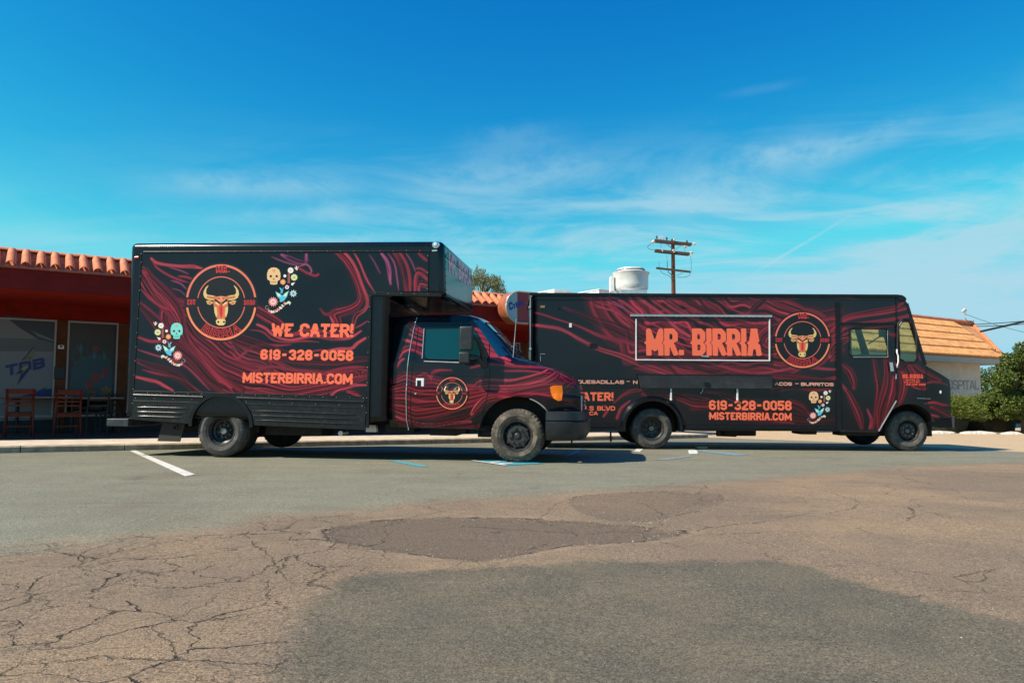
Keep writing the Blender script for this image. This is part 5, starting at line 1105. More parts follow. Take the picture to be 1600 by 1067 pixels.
b_ = MB(); b_.bar(F2.p3(831, 665, -.010), F2.p3(966, 665, -.010), .02, .07); b_.build('skirt_rail', blackp, T2, bevel=.012)
# fender flares
def flare(cx_, cy_, r, ry, a0, a1, wd, name, pr=.06):
    mb = MB(); n = 30; oo = L2(arch(F2, cx_, cy_, r+wd, a0, a1, n, ry+wd)); ii = L2(arch(F2, cx_, cy_, r, a0, a1, n, ry)); m_ = n+1
    mid = [((a[0]+b_[0])/2, (a[1]+b_[1])/2) for a, b_ in zip(oo, ii)]
    mb.add([(p[0], -.002, p[1]) for p in oo]+[(p[0], -pr, p[1]) for p in mid]+[(p[0], -pr*.9, p[1]) for p in ii]+[(p[0], .35, p[1]) for p in ii], [(r_*m_+i, r_*m_+i+1, (r_+1)*m_+i+1, (r_+1)*m_+i) for r_ in range(3) for i in range(n)])
    return autosmooth(mb.build(name, blackp, T2), 45)
flare(1019, 669, 42.5, 42.5, -6, 186, 8, 'wheel_arch')
b_ = MB(); q = L2(arch(F2, 1421, 676, 43, 22, 178, 24, 45)); m_ = len(q); b_.add([(p[0], float(yin(np.array([p[0]]))[0])-.002, p[1]) for p in q]+[(p[0], .55, p[1]) for p in q], [(i, i+1, m_+i+1, m_+i) for i in range(m_-1)]); b_.build('fender_liner', under, T2)
for v_ in ((X2(1372), X2(1475), .5, .52, .25, Z2(1420, 628)), (X2(975), X2(1066), .60, .62, .3, Z2(1019, 625))): b_ = MB(); b_.box(*v_); b_.build('wheel_housing', under, T2)
# exhaust fan on the roof, white vents
vf = MB(); fc = F2.p3(986, 457.5, .75); s_ = np.linalg.norm(F2.at(1020, 450, .75)-F2.at(960, 450, .75))/60
vf.lathe([(.001, 0.0), (21*s_, 0.0), (24*s_, 2.0*s_), (26.3*s_, 6*s_), (26.8*s_, 12*s_), (26.8*s_, 26*s_), (28.5*s_, 29*s_), (29*s_, 31*s_), (26*s_, 30.5*s_), (22*s_, 33.5*s_)], fc, 'z', 48); fan = autosmooth(vf.build('exhaust_fan', fanm, T2), 35)
vf = MB(); vf.lathe([(22*s_, 33.5*s_), (21.5*s_, 35.2*s_)], fc, 'z', 48); vf.build('fan_slot', blackm, fan)
vf = MB(); vf.lathe([(22*s_, 35.2*s_), (21.5*s_, 37*s_), (18*s_, 38.2*s_), (8*s_, 39*s_), (.001, 39.2*s_)], fc, 'z', 40); autosmooth(vf.build('fan_cap', fanm, fan), 40)
vf = MB(); p = F2.at(955.5, 446, .75); vf.box(p[0]-3*s_, p[0]+3*s_, .62, .82, p[1]-11*s_, p[1]+13*s_); vf.tube([(p[0]+2*s_, .7, p[1]-6*s_), (p[0]+3*s_, .7, p[1]-16*s_)], .012, 6); vf.build('fan_junction_box', white, fan, bevel=.01)
vf = MB(); vf.box(fc[0]-20*s_, fc[0]+20*s_, .4, 1.1, fc[2]-.1, fc[2]+.012); vf.build('fan_curb', alum, T2)
# service hatch
b_ = MB(); b_.prism(L2([(994, 497.5), (1202, 498.5), (1202, 562.5), (994, 561.5)]), -.010, .004); 
hat = painted_panel(F2, [(994, 497.5), (1202, 498.5), (1202, 562.5), (994, 561.5)], [], .0115, lambda x, z: np.full(len(x), -.016), S2).build('service_hatch', vinyl, T2)
b_ = MB()
b_.bar(F2.p3(993.8, 498, -.022), F2.p3(993.8, 562.5, -.022), .02, .022, up=(1, 0, 0)); b_.build('hatch_frame', white, hat)
b_ = MB(); b_.bar(F2.p3(1202.3, 498, -.022), F2.p3(1202.3, 563.5, -.022), .02, .022, up=(1, 0, 0)); b_.build('hatch_frame', white, hat)
b_ = MB(); b_.bar(F2.p3(993, 562, -.023), F2.p3(1203, 563.3, -.023), .022, .022); b_.build('hatch_frame', white, hat)
b_ = MB(); b_.bar(F2.p3(985, 492.8, -.03), F2.p3(1206, 494.2, -.03), .05, .045); b_.build('hatch_hinge_rail', alum, hat, bevel=.008)
b_ = MB(); b_.bar(F2.p3(985, 491.4, -.034), F2.p3(1206, 492.6, -.034), .052, .008); b_.build('hinge_strip', mat('dull_strip', (.25, .25, .25), .5), hat)
for k in range(25):
    p = F2.p3(991+k*8.75, 494.3+k*.058, -.056); b_ = MB(); b_.lathe([(.009, 0), (.008, -.006), (.003, -.008)], p, 'y', 6); b_.build('bolt', blackm, hat)
b_ = MB(); b_.bar(F2.p3(1096, 556.2, -.03), F2.p3(1107, 557.2, -.03), .02, .02); b_.build('hatch_latch', chrome, hat)
# folded counter under the hatch
b_ = MB(); b_.prism(L2([(996, 584.5), (1205, 586), (1205, 607.5), (1000, 606.5)]), -.075, -.010); b_.build('folded_counter', mat('counter_black', (.016, .016, .018), .45, dust=((.12, .12, .12), .25, 3.)), T2, bevel=.006)
b_ = MB(); b_.bar(F2.p3(996, 584.8, -.05), F2.p3(1205, 586.3, -.05), .06, .012); b_.build('counter_edge', blackm, T2)
for px_ in (1048.3, 1152):
    b_ = MB(); b_.bar(F2.p3(px_, 606, -.03), F2.p3(px_, 625.5, -.03), .02, .03, up=(1, 0, 0)); b_.lathe([(.001, -.02), (.02, -.018), (.022, 0)], F2.p3(px_, 624, -.03), 'y', 10); b_.build('counter_strut', white, T2)
b_ = MB(); b_.tube([F2.p3(1098, 606, -.03), F2.p3(1098, 611, -.03), F2.p3(1094, 614.5, -.03)], .008, 6); b_.build('hook', alum, T2)
# menu strip
for q_ in ([(893, 589), (998, 589.5), (998, 604.5), (893, 604)], [(1205, 592.5), (1306.5, 593.5), (1306.5, 605.5), (1205, 604.5)]): b_ = MB(); b_.prism(L2(q_), -.012, 0.); b_.build('menu_strip', blackp, T2)
IV = np.array([.75, .35, .25])
def tx2(s, p0, p1, h, t, col, label, glp=0., z=.0, name='lettering', gap=.3): return text_px(name, F2, s, p0, p1, h, t, col, T2, 0., z, glp, label, gap=gap)
tx2('-', (895, 596), (898, 596), 4, 1.0, IV, None, z=.012); tx2('QUESADILLAS', (902, 599.3), (975, 599.8), 5.6, 1.35, IV, 'pale orange QUESADILLAS on the menu strip', z=.012); tx2('-', (978.5, 598), (984.5, 598), 4.5, 1., IV, None, z=.012)
tx2('NACHOS - T', (989, 599.8), (1208, 602.5), 5.6, 1.35, IV, None, z=.012) if False else tx2('N', (989, 599.9), (996, 599.9), 5.6, 1.4, IV, 'letter N on the menu strip', z=.012)
tx2('ACOS', (1210, 602.2), (1237, 602.5), 5.2, 1.3, IV, 'pale orange TACOS on the menu strip, its first letter hidden', z=.012); tx2('-', (1241.5, 601.5), (1248, 601.5), 4.5, 1., IV, None, z=.012); tx2('BURRITOS', (1251, 602.7), (1302, 603.2), 5.2, 1.3, IV, 'pale orange BURRITOS on the menu strip', z=.012)
tx2('MR. BIRRIA', (1009.5, 555.5), (1189.5, 556), 42.5, 8.3, ORG, 'large orange MR. BIRRIA lettering on the hatch', 3.4, z=.0135, gap=.14)
tx2('WE CATER!', (866, 626), (958.5, 626.3), 13.5, 3.1, ORG, 'orange WE CATER! lettering low on the rear')
tx2('TWIN HILLS BLVD', (868, 641), (961, 641.3), 7, 1.5, ORG, 'small orange street address'); tx2('SANTEE, CA', (876, 648.5), (934, 648.6), 6, 1.4, ORG, None)
tx2('619-328-0058', (1108, 640.3), (1237, 641.2), 15.2, 3.3, ORG, 'orange phone number 619-328-0058', 1.2); tx2('MISTERBIRRIA.COM', (1108, 655.6), (1237, 657.0), 12, 2.7, ORG, 'orange MISTERBIRRIA.COM lettering', 1.2)
RR = np.array([.75, .09, .05])
tx2('MR.BIRRIA', (1410, 591), (1438, 591.2), 6.6, 1.9, RR, 'small red MR.BIRRIA lettering on the front quarter', z=.001); tx2('SANTEE CA', (1414.5, 594.8), (1434, 594.9), 2.5, .8, RR, None); tx2('WE CATER', (1412, 598.3), (1436.5, 598.4), 2.6, .8, RR, None); tx2('619-328-0058', (1415.5, 602.1), (1433, 602.2), 2.9, .9, RR, None)
mb = MB(); logo(mb, F2, 1253.7, 531.5, 42.7, 1., 0.); mb.build('emblem', decal, T2)['label'] = 'bull head emblem in a double ring beside the hatch'
mb = MB(); skull(mb, F2, 1271.2, 620.5, 15, 18.6, 0., np.array([.80, .48, .24])); flowers(mb, F2, 1286, 632.5, .74, 1, 0.); mb.build('folk_art_print', decal, T2)['label'] = 'cream skull with flowers and a blue bird'
# small fittings at the rear
for nm, px_, py_, w_, h_, mt_ in (('marker_lamp', 848, 479.5, 7, 4, mat('smoked_amber', (.25, .17, .06), .3)), ('reflector', 891.5, 508.5, 4, 6.5, white), ('vent', 873, 481.5, 3.5, 3, blackm), ('vent', 927, 540, 11, 6, blackm), ('badge', 1471, 612.5, 2.5, 4.5, white), ('socket', 1103, 600, 8, 6, blackm)):
    b_ = MB(); c = F2.p3(px_, py_, 0); k_ = 1/80.
    y_ = float(yin(np.array([c[0]]))[0])-(.078 if nm == 'socket' else 0); b_.box(c[0]-w_*k_/2, c[0]+w_*k_/2, y_-.014, y_+.004, c[2]-h_*k_/2, c[2]+h_*k_/2); b_.build(nm, mt_, T2, bevel=.005)
b_ = MB(); b_.bar(F2.p3(844.5, 556, -.006), F2.p3(844.5, 564, -.006), .008, .008, up=(1, 0, 0)); b_.bar(F2.p3(844, 553, -.006), F2.p3(852, 553, -.006), .008, .008); b_.build('hatch_seam', alum, T2)
b_ = MB(); b_.bar(F2.p3(1433, 622, -.004), F2.p3(1454, 623, -.004), .006, .018); b_.build('badge', mat('badge_grey', (.12, .12, .13), .4), T2)
# bumper, undercarriage
b_ = MB(); zc0, zc1 = Z2(1495, 668), Z2(1495, 650)
P = [(X2(1462), .16), (X2(1490), .14), (X2(1500), .24), (X2(1502.5), .5), (X2(1502.5), W2-.5), (X2(1500), W2-.24), (X2(1490), W2-.14)]
vv = [(x, y_, z_) for x, y_ in P for z_ in (zc0, zc1)]+[(x-.06, y_+(.06 if y_ < 1 else -.06), z_) for x, y_ in P for z_ in (zc0, zc1)]; m_ = len(P)
b_.add(vv, [(2*i, 2*i+2, 2*i+3, 2*i+1) for i in range(m_-1)]+[(2*m_+2*i, 2*m_+2*i+2, 2*m_+2*i+3, 2*m_+2*i+1) for i in range(m_-1)]+[(2*i, 2*i+2, 2*m_+2*i+2, 2*m_+2*i) for i in range(m_-1)]+[(2*i+1, 2*i+3, 2*m_+2*i+3, 2*m_+2*i+1) for i in range(m_-1)]+[(0, 1, 2*m_+1, 2*m_), (2*m_-2, 2*m_-1, 4*m_-1, 4*m_-2)])
b_.build('front_bumper', blackm, T2, bevel=.01)
uc = MB()
for y_ in (.65, 1.65): uc.box(X2(840), X2(1480), y_-.04, y_+.04, .42, .62)
uc.build('chassis_frame', under, T2)
uc = MB(); uc.box(X2(1140), X2(1192), .45, 1.0, Z2(1150, 683), Z2(1150, 672)); uc.build('battery_box', under, T2, bevel=.03)
uc = MB(); uc.box(X2(1258), X2(1284), .3, .8, Z2(1250, 680), Z2(1250, 670)); uc.build('side_step', under, T2, bevel=.02)
uc = MB(); uc.tube([F2.p3(1120, 676, .7), F2.p3(1150, 677, .7)], .07, 12); uc.build('muffler', rust, T2)
uc = MB(); uc.box(X2(1315), X2(1372), .12, .5, Z2(1340, 681), Z2(1340, 675)); uc.build('entry_step', under, T2)
for px_ in (893, 954):
    uc = MB(); uc.tube([F2.p3(px_, 674, .3), F2.p3(px_+.5, 692 if px_ < 950 else 690, .3)], .018, 6); uc.build('leveling_jack', under, T2)
R2 = (a2(1019, 636.7)[1]-a2(1019, 702)[1])/2
c = a2(1019, 669.5, .07)
wheel(T2, c[0], c[1], .07, R2, .22, 'dish', .56, rub2); wheel(T2, c[0], c[1], .35, R2, .22, 'dish', .56, under); wheel(T2, c[0], c[1], W2-.32, R2, .22, 'disc', .56, under)  # hidden-side tyres take the dark underbody colour as painted-in shade
uc = MB(); uc.tube([(c[0], .4, c[1]), (c[0], W2-.4, c[1])], .08, 12); uc.lathe([(.02, -.2), (.18, -.12), (.2, 0), (.18, .12), (.02, .2)], (c[0], W2/2, c[1]), 'y', 16); uc.build('rear_axle', under, T2)
c = a2(1419.5, 673.2, .16); wheel(T2, c[0], c[1], .16, R2*.99, .22, 'disc', .52, rub2, True); wheel(T2, c[0], c[1], W2-.16-.22, R2*.99, .22, 'disc', .52, under)  # far tyre darkened in colour, again for shade
uc = MB(); uc.tube([(c[0], .4, c[1]), (c[0], W2-.4, c[1])], .07, 12); uc.box(c[0]-.1, c[0]+.5, .7, W2-.7, .35, .8); uc.build('front_axle', under, T2)

# ================================================================== RESTAURANT
B0 = gnd(0, 708); AB = math.radians(34.6)
FB = Frame([B0[0], B0[1], 0.0], (math.cos(AB), math.sin(AB), 0), (-math.sin(AB), math.cos(AB), 0)); aB = FB.at
gzl = lambda F, x, y: gz(*F.world((x, y, 0))[:2])-F.O[2]
UE = FB.local(gnd(1064, 682))[0]; U0 = -7.
# kerb and sidewalk
nseg = 16; us = np.linspace(U0, UE, nseg+1)
for i in range(nseg):
    ua, ub = us[i]+.006, us[i+1]-.006; mb = MB(); za, zb = gzl(FB, ua, 0), gzl(FB, ub, 0); pr = [(0.0, -.1), (.012, .085), (.03, .10), (.16, .105), (.16, -.1)]
    mb.add([(u, y_, z_+h_) for u, z_ in ((ua, za), (ub, zb)) for y_, h_ in pr], [(j, j+1, 5+j+1, 5+j) for j in range(4)]+[(0, 1, 2, 3, 4), (9, 8, 7, 6, 5)])
    o = mb.build('kerb' if True else '', curbm, None, base=(0, 0, 0)); o.matrix_world = Matrix(((*FB.R[0], FB.O[0]), (*FB.R[1], FB.O[1]), (*FB.R[2], FB.O[2]), (0, 0, 0, 1))); tag(o, kind='structure')
MBW = Matrix(((*FB.R[0], FB.O[0]), (*FB.R[1], FB.O[1]), (*FB.R[2], FB.O[2]), (0, 0, 0, 1)))
mb = MB(); k = 40; uu = np.linspace(U0, UE, k+1)
vv = [(u, y_, gzl(FB, u, 0)+.104+.003*min(1, y_)) for u in uu for y_ in (.16, .7, 1.3, 1.95)]
mb.add(vv, [(i*4+j, i*4+j+1, (i+1)*4+j+1, (i+1)*4+j) for i in range(k) for j in range(3)])
o = mb.build('sidewalk', conc, None, base=(0, 0, 0)); o.matrix_world = MBW; tag(o, kind='structure')
mb = MB(); vv = [(u, y_, gzl(FB, u, 0)+.110) for u in uu for y_ in (1.955, 5.4)]  # inner sidewalk, coloured near black for the shade under the eave
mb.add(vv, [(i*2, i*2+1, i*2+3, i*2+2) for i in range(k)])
o = mb.build('sidewalk_shade', mat('shade_coloured_floor', (.055, .045, .035), .7, var=.3, vscale=4.), None, base=(0, 0, 0)); o.matrix_world = MBW; tag(o, kind='structure')
NE = 2.42; NW = 5.0                                       # eave line, wall line (distance from the kerb)
RES = thing('restaurant_building', 'low red restaurant building with terracotta tile eave and shaded shopfront windows', 'building', FB.world((0, NE, 0)), FB.R, base=(0, NE, 0))
zF0 = aB(0, 449.4, NE)[1]; zF1 = aB(0, 415, NE)[1]; zT0 = aB(0, 411, NE)[1]; zT1 = aB(0, 391, NE+.42)[1]; zR = aB(0, 384.5, NE+.46)[1]
Lb, Rb = U0, UE+.3
mb = MB(); mb.box(Lb, Rb, NE, NE+.10, zF0, zF1); mb.build('fascia', fascia_m, RES)
mb = MB(); mb.box(Lb, Rb, NE-.07, NE+.02, zF1-.03, zF1+.012); mb.build('gutter', gutter_m, RES, bevel=.008)
mb = MB(); mb.box(Lb, Rb, NE+.10, NW, zF0+.02, zF0+.06); mb.build('soffit', soffit_m, RES)
mb = MB(); mb.box(Lb, Rb, NW, NW+.2, aB(0, 496, NW)[1], zF0+.02); mb.build('header_wall', stucco_r, RES)
mb = MB(); mb.add([(u, y_, z_) for u in (Lb, Rb) for y_, z_ in ((NE+.11, zT0-.02), (NE+.42, zT1-.02), (NE+.5, zR-.05), (NE+8, zR-.05), (NE+8, zF0+.06), (NE+.11, zF0+.07))], [(i, (i+1) % 6, 6+(i+1) % 6, 6+i) for i in range(6)]+[tuple(range(6)), tuple(range(11, 5, -1))]); mb.build('roof_deck', terra, RES)
mb = MB(); mb.box(Lb+.3, Rb-.3, NE+1.2, NE+7.8, zR-.05, zR+.10); mb.build('flat_roof', roofw, RES)
for k_, (px0, px1, py, pyt) in enumerate(((866, 893, 457, 453.5), (936, 958, 457, 453))):
    q0 = FB.at(px0, py, NE+2.5); q1 = FB.at(px1, py, NE+2.5); t_ = FB.at(px0, pyt, NE+2.5)
    mb = MB(); mb.box(q0[0], q1[0], NE+2.5, NE+3.6, zR+.16, max(t_[1], zR+.3)); mb.box(q0[0]-.03, q1[0]+.03, NE+2.46, NE+3.64, max(t_[1], zR+.3), max(t_[1], zR+.3)+.03); mb.build('roof_vent', roofw, RES, bevel=.01)
# barrel tiles: one mesh shared
u0t = aB(17.5, 402, NE)[0]; u1t = aB(196, 414, NE)[0]; pit = (u1t-u0t)/8
L_ = math.hypot(.42, zT1-zT0); mb = MB(); nn = 10; r0, r1 = pit*.36, pit*.30; up_ = np.array([0, .42, zT1-zT0])/L_; nr_ = np.array([0, -(zT1-zT0), .42])/L_
vv = []
for (t, r) in ((-.03, r0), (L_*.5, (r0+r1)/2), (L_, r1)):
    for rr_ in (r, r-.014):
        for k in range(nn+1):
            a = math.pi*k/nn; vv.append(np.array([1, 0, 0])*rr_*math.cos(a)+up_*t+nr_*rr_*math.sin(a)*1.05)
m_ = nn+1; fs = []
for s_ in range(2):
    for k in range(nn):
        fs.append((s_*2*m_+k, s_*2*m_+k+1, (s_*2+2)*m_+k+1, (s_*2+2)*m_+k)); fs.append(((s_*2+1)*m_+k, (s_*2+3)*m_+k, (s_*2+3)*m_+k+1, (s_*2+1)*m_+k+1))
for k in range(nn): fs.append((k, m_+k, m_+k+1, k+1))
mb.add(vv, fs); tile0 = autosmooth(mb.build('tile', terra, RES, base=(0, 0, 0)), 50)
ntile = int((Rb-Lb-.3)/pit); k0 = int((u0t-Lb-.15)/pit); ustart = u0t-k0*pit; r_ = random.Random(3)
for k in range(ntile):
    t = tile0 if k == 0 else tile0.copy()
    if k: COL.objects.link(t); t.parent = RES
    t.location = (ustart+k*pit, 0+r_.uniform(-.01, .01), zT0+r_.uniform(-.004, .008)); t.rotation_euler = (r_.uniform(-.02, .02), 0, r_.uniform(-.035, .035))
mb = MB(); nn = 8; Lc = .42; vv = []
for x_, r in ((-.01, .098), (Lc+.03, .082)):
    for k in range(nn+1): a = math.pi*(k/nn)-.25*0; vv.append((x_, -r*1.0*math.cos(a), r*.62*math.sin(a)))
for x_, r in ((-.01, .084), ):
    for k in range(nn+1): a = math.pi*(k/nn); vv.append((x_, -r*math.cos(a), r*.58*math.sin(a)))
m_ = nn+1; mb.add(vv, [(k, k+1, m_+k+1, m_+k) for k in range(nn)]+[(k, 2*m_+k, 2*m_+k+1, k+1) for k in range(nn)]); rid0 = autosmooth(mb.build('ridge_tile', terra, RES, base=(0, 0, 0)), 50)
for k in range(int((Rb-Lb-.2)/Lc)):
    t = rid0 if k == 0 else rid0.copy()
    if k: COL.objects.link(t); t.parent = RES
    t.location = (Lb+.1+k*Lc, .46, zR-.075+r_.uniform(-.004, .006)); t.rotation_euler = (0, r_.uniform(-.01, .015), r_.uniform(-.02, .02))
# wall, pillars, windows (repeat of two bays)
zs0 = gzl(FB, 0, 0)+.10; zH = aB(0, 496, NW)[1]; zSill = aB(60, 652, NW)[1]
px2u = lambda px_, py_=560: aB(px_, py_, NW)[0]
wins = [(px2u(-75), px2u(86.5)), (px2u(104), px2u(183))]
step_ = px2u(199)-px2u(88)
u = px2u(201)
while u < Rb-1.6: wins.append((u, u+1.25)); u += 1.62
wins.insert(0, (wins[0][0]-3.4, wins[0][0]-.25))
prev = Lb
for a_, b_ in wins+[(Rb, Rb)]:
    if a_-prev > .02:
        mb = MB(); mb.box(prev, a_, NW-.04, NW+.18, -1.2, zH); mb.build('pillar', brownw, RES)
    prev = b_
mb = MB(); mb.box(Lb, Rb, NW, NW+.18, -1.2, zSill); mb.build('base_wall', darkw, RES)
mb = MB(); mb.box(Lb, Rb, NE+7.9, NE+8, -1.2, zR-.06); mb.box(Lb, Lb+.1, NW, NE+8, -1.2, zR-.06); mb.box(Rb-.1, Rb, NW, NE+8, -1.2, zR-.06); mb.build('outer_wall', stucco_r, RES)
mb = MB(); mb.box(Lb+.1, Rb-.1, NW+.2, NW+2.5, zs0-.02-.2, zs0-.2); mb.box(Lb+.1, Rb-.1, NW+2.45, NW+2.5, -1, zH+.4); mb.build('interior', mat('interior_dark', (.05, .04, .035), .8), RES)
frm = mat('window_frame_paint', (.34, .30, .28), .5)
for i, (a_, b_) in enumerate(wins):
    w_ = MB()
    for x0, x1, z0_, z1_ in ((a_, a_+.035, zSill, zH), (b_-.035, b_, zSill, zH), (a_+.035, b_-.035, zH-.04, zH), (a_+.035, b_-.035, zSill, zSill+.05)): w_.box(x0, x1, NW-.055, NW+.03, z0_, z1_)
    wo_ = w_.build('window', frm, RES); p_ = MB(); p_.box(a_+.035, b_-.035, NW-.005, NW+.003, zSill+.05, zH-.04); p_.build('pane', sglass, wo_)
# white poster film on the left window: lettering, bolt and swooshes
def BQ(pxs, y): return [tuple(aB(*p, y)) for p in pxs]
fl = MB()
def film(pxs, col, z): P = BQ(pxs, NW-.010-z); fl.add([(p[0], NW-.010-z, p[1]) for p in P], [tuple(range(len(P)))], col)
WHF = np.array([.17, .16, .165]); NVY = np.array([.008, .01, .11]); 
film([(-70, 492), (85, 500), (82, 655), (-72, 660)], WHF, 0)
film([(5, 492), (85, 501), (84, 536), (60, 530), (30, 512)], np.array([.03, .03, .04]), .001); film([(48, 516), (84, 531), (84, 534), (60, 526)], WHF*.8, .0015)
film([(0, 528), (85, 530), (85, 549), (0, 549)], WHF*.55, .0005)
film([(56.5, 536.5), (33, 564), (48, 559), (40, 571), (56, 553), (44, 556)], NVY*.6, .002); film([(52, 545), (36, 563), (49, 557), (45, 566), (56, 554)], np.array([.16, .14, .05]), .003)
film([(26, 603), (47, 577), (37, 581), (42, 566), (24, 585), (33, 583)], NVY*.6, .005); film([(33, 585), (45, 572), (38, 573), (43, 566), (32, 578), (38, 578)], np.array([.30, .24, .04]), .006)
for k in range(6): film([(-5, 574+k*3.2), (86, 557+k*3.2), (86, 557.8+k*3.2), (-5, 574.6+k*3.2)], np.array([.12, .12, .25]), .0015)
pA_ = aB(9, 588, NW); pB_ = aB(73, 574, NW); dv = (pB_-pA_); wd_ = np.linalg.norm(dv); ux = dv/wd_; uy = np.array([-ux[1], ux[0]]); hh_ = np.linalg.norm(aB(9, 571, NW)-pA_)
text(fl, 'TDB', lambda x, y, z: (pA_[0]+ux[0]*x+uy[0]*y, NW-.014-z, pA_[1]+ux[1]*x+uy[1]*y), wd_*.96, hh_, hh_*.27, NVY, 0, shear=.2)
pA2 = aB(42, 590.5, NW); pB2 = aB(78, 583, NW); d2 = pB2-pA2; w2_ = np.linalg.norm(d2); ux2 = d2/w2_; uy2 = np.array([-ux2[1], ux2[0]])
text(fl, 'CONSTRUCTION', lambda x, y, z: (pA2[0]+ux2[0]*x+uy2[0]*y, NW-.014-z, pA2[1]+ux2[1]*x+uy2[1]*y), w2_, .045, .010, np.array([.15, .15, .18]), 0)
film([(40, 619), (74, 604), (70, 608), (82, 607), (82, 622), (60, 620)], NVY, .002); film([(0, 634), (20, 622), (60, 612), (30, 622)], NVY*.5, .003)
fl.build('window_film', mat('window_film', attr='Col', rough=.4), RES)['label'] = 'white window film with blue TDB lettering and a lightning bolt'
mu = MB(); r_ = random.Random(11)
def mur(pxs, col, z): P = BQ(pxs, NW-.010-z); mu.add([(p[0], NW-.010-z, p[1]) for p in P], [tuple(range(len(P)))], col)
mur([(106, 500), (181, 504), (179, 626), (104, 622)], np.array([.05, .038, .034]), 0)
mur([(112, 575), (125, 560), (150, 552), (172, 560), (176, 590), (176, 622), (108, 622)], np.array([.03, .07, .085]), .0005)
for k in range(26):
    cx_, cy_ = r_.uniform(112, 172), r_.uniform(545, 618); a = r_.uniform(-1.2, 1.2); l = r_.uniform(8, 18); w_ = r_.uniform(1.5, 3.5)
    c = [np.array([.02, .09, .11]), np.array([.03, .12, .15]), np.array([.05, .07, .04]), np.array([.04, .05, .09])][k % 4]
    mur([(cx_-w_*math.cos(a), cy_-w_*math.sin(a)), (cx_+l*math.sin(a)*.3, cy_-l*math.cos(a)), (cx_+w_*math.cos(a), cy_+w_*math.sin(a)), (cx_, cy_+w_)], c, .001+k*.0001)
for cx_, cy_, s_, c in ((150, 590, 7, (.42, .05, .04)), (164, 583, 6, (.40, .05, .05)), (139, 602, 7, (.40, .06, .03)), (166, 612, 8, (.38, .20, .04)), (150, 545, 5, (.30, .08, .06)), (143, 615, 6, (.34, .16, .04))):
    for k in range(6): a = k*1.047+cx_; c = tuple(v_*.55 for v_ in c) if k == 0 else c; mur([(cx_, cy_), (cx_+s_*math.cos(a-.4), cy_+s_*math.sin(a-.4)), (cx_+s_*1.2*math.cos(a), cy_+s_*1.2*math.sin(a)), (cx_+s_*math.cos(a+.4), cy_+s_*math.sin(a+.4))], np.array(c), .004+k*.0002)
mu.build('window_mural', mat('window_mural', attr='Col', rough=.4), RES)['label'] = 'window painted with teal leaves and red flowers'
# white panel in a window seen past the cab
qa = aB(770, 560, NW); mb = MB(); mb.box(aB(762, 560, NW)[0], aB(822, 560, NW)[0], NW-.02, NW-.012, aB(800, 572, NW)[1], aB(800, 549, NW)[1]); mb.build('menu_board', mat('board', (.55, .58, .48), .5), RES)
# plaque and alarm box on the pillar
def wallthing(name, label, cat, x0, x1, y0, y1, mt_, d=.05):
    p = aB((x0+x1)/2, y1, NW-.045); T = thing(name, label, cat, FB.world((p[0], NW-.045, p[1])), FB.R, base=(p[0], NW-.045, p[1])); mb = MB(); a = aB(x0, y1, NW-.045); b_ = aB(x1, y0, NW-.045)
    mb.box(a[0], b_[0], NW-.042-d, NW-.042, a[1], b_[1]); mb.build('casing', mt_, T, bevel=.006)
    if name == 'alarm_box': mb = MB(); mb.box(a[0]+.03, b_[0]-.03, NW-.05-d, NW-.042-d, a[1]+.03, b_[1]-.015); mb.build('cover', darkw, T)
    return T
wallthing('alarm_box', 'small pale alarm box on the brown pillar between the windows', 'alarm box', 90.5, 100, 539.5, 545, white)
wallthing('menu_plaque', 'black plaque on the brown pillar beside the white poster window', 'plaque', 84, 101.5, 573, 591.5, mat('plaque_black', (.012, .012, .012), .4), .03)
# round ended sign on the eave
NS = NE-.5; SG = thing('shop_sign', 'round-ended shop sign, pale blue end and dark red middle, fixed to the tiled eave', 'sign', FB.world((aB(800, 479, NS)[0], NS, aB(800, 479, NS)[1])), FB.R, base=(aB(800, 479, NS)[0], NS, aB(800, 479, NS)[1]))
cS = aB(811, 480, NS); rS = aB(811, 456.5, NS)[1]-cS[1]; xE = cS[0]+2.2
out_ = [(cS[0]+rS*1.0*math.cos(t), cS[1]+rS*math.sin(t)) for t in np.linspace(math.pi/2, 3*math.pi/2, 24)]+[(xE, cS[1]-rS), (xE, cS[1]+rS)]
mb = MB(); mb.prism([(cS[0]+(p[0]-cS[0])*1.06 if p[0] < xE else p[0], cS[1]+(p[1]-cS[1])*1.06) for p in out_], NS, NS+.38); mb.build('sign_box', mat('sign_rim', (.42, .13, .06), .45, metal=.3, var=.2), SG)
mb = MB(); P = [(cS[0]+(p[0]-cS[0])*1.04 if p[0] < xE else p[0]-.02, NS-.005, cS[1]+(p[1]-cS[1])*1.04) for p in out_]; P.append(P[0]); mb.tube(P, .022, 6); mb.build('sign_edge', mat('sign_edge', (.6, .52, .42), .4, metal=.4), SG)
xd = aB(829, 480, NS)[0]-.42*0; xd = aB(826.0, 480, NS)[0]
xd = aB(808, 480, NS)[0]
sm = mat('sign_face', attr='Col', rough=.35)
mb = MB(); P = [p for p in out_ if p[0] < xd]; mb.add([(p[0], NS-.006, p[1]) for p in P]+[(xd, NS-.006, cS[1]-rS), (xd, NS-.006, cS[1]+rS)], [tuple(range(len(P)+2))], np.array([.30, .42, .44]))
mb.add([(xd, NS-.007, cS[1]-rS*.98), (xE-.05, NS-.007, cS[1]-rS*.98), (xE-.05, NS-.007, cS[1]+rS*.98), (xd, NS-.007, cS[1]+rS*.98)], [(0, 1, 2, 3)], np.array([.30, .008, .02]))
pa = np.array([cS[0]-rS*.78, cS[1]-rS*.28]); dv = np.array([math.cos(.38), math.sin(.38)])
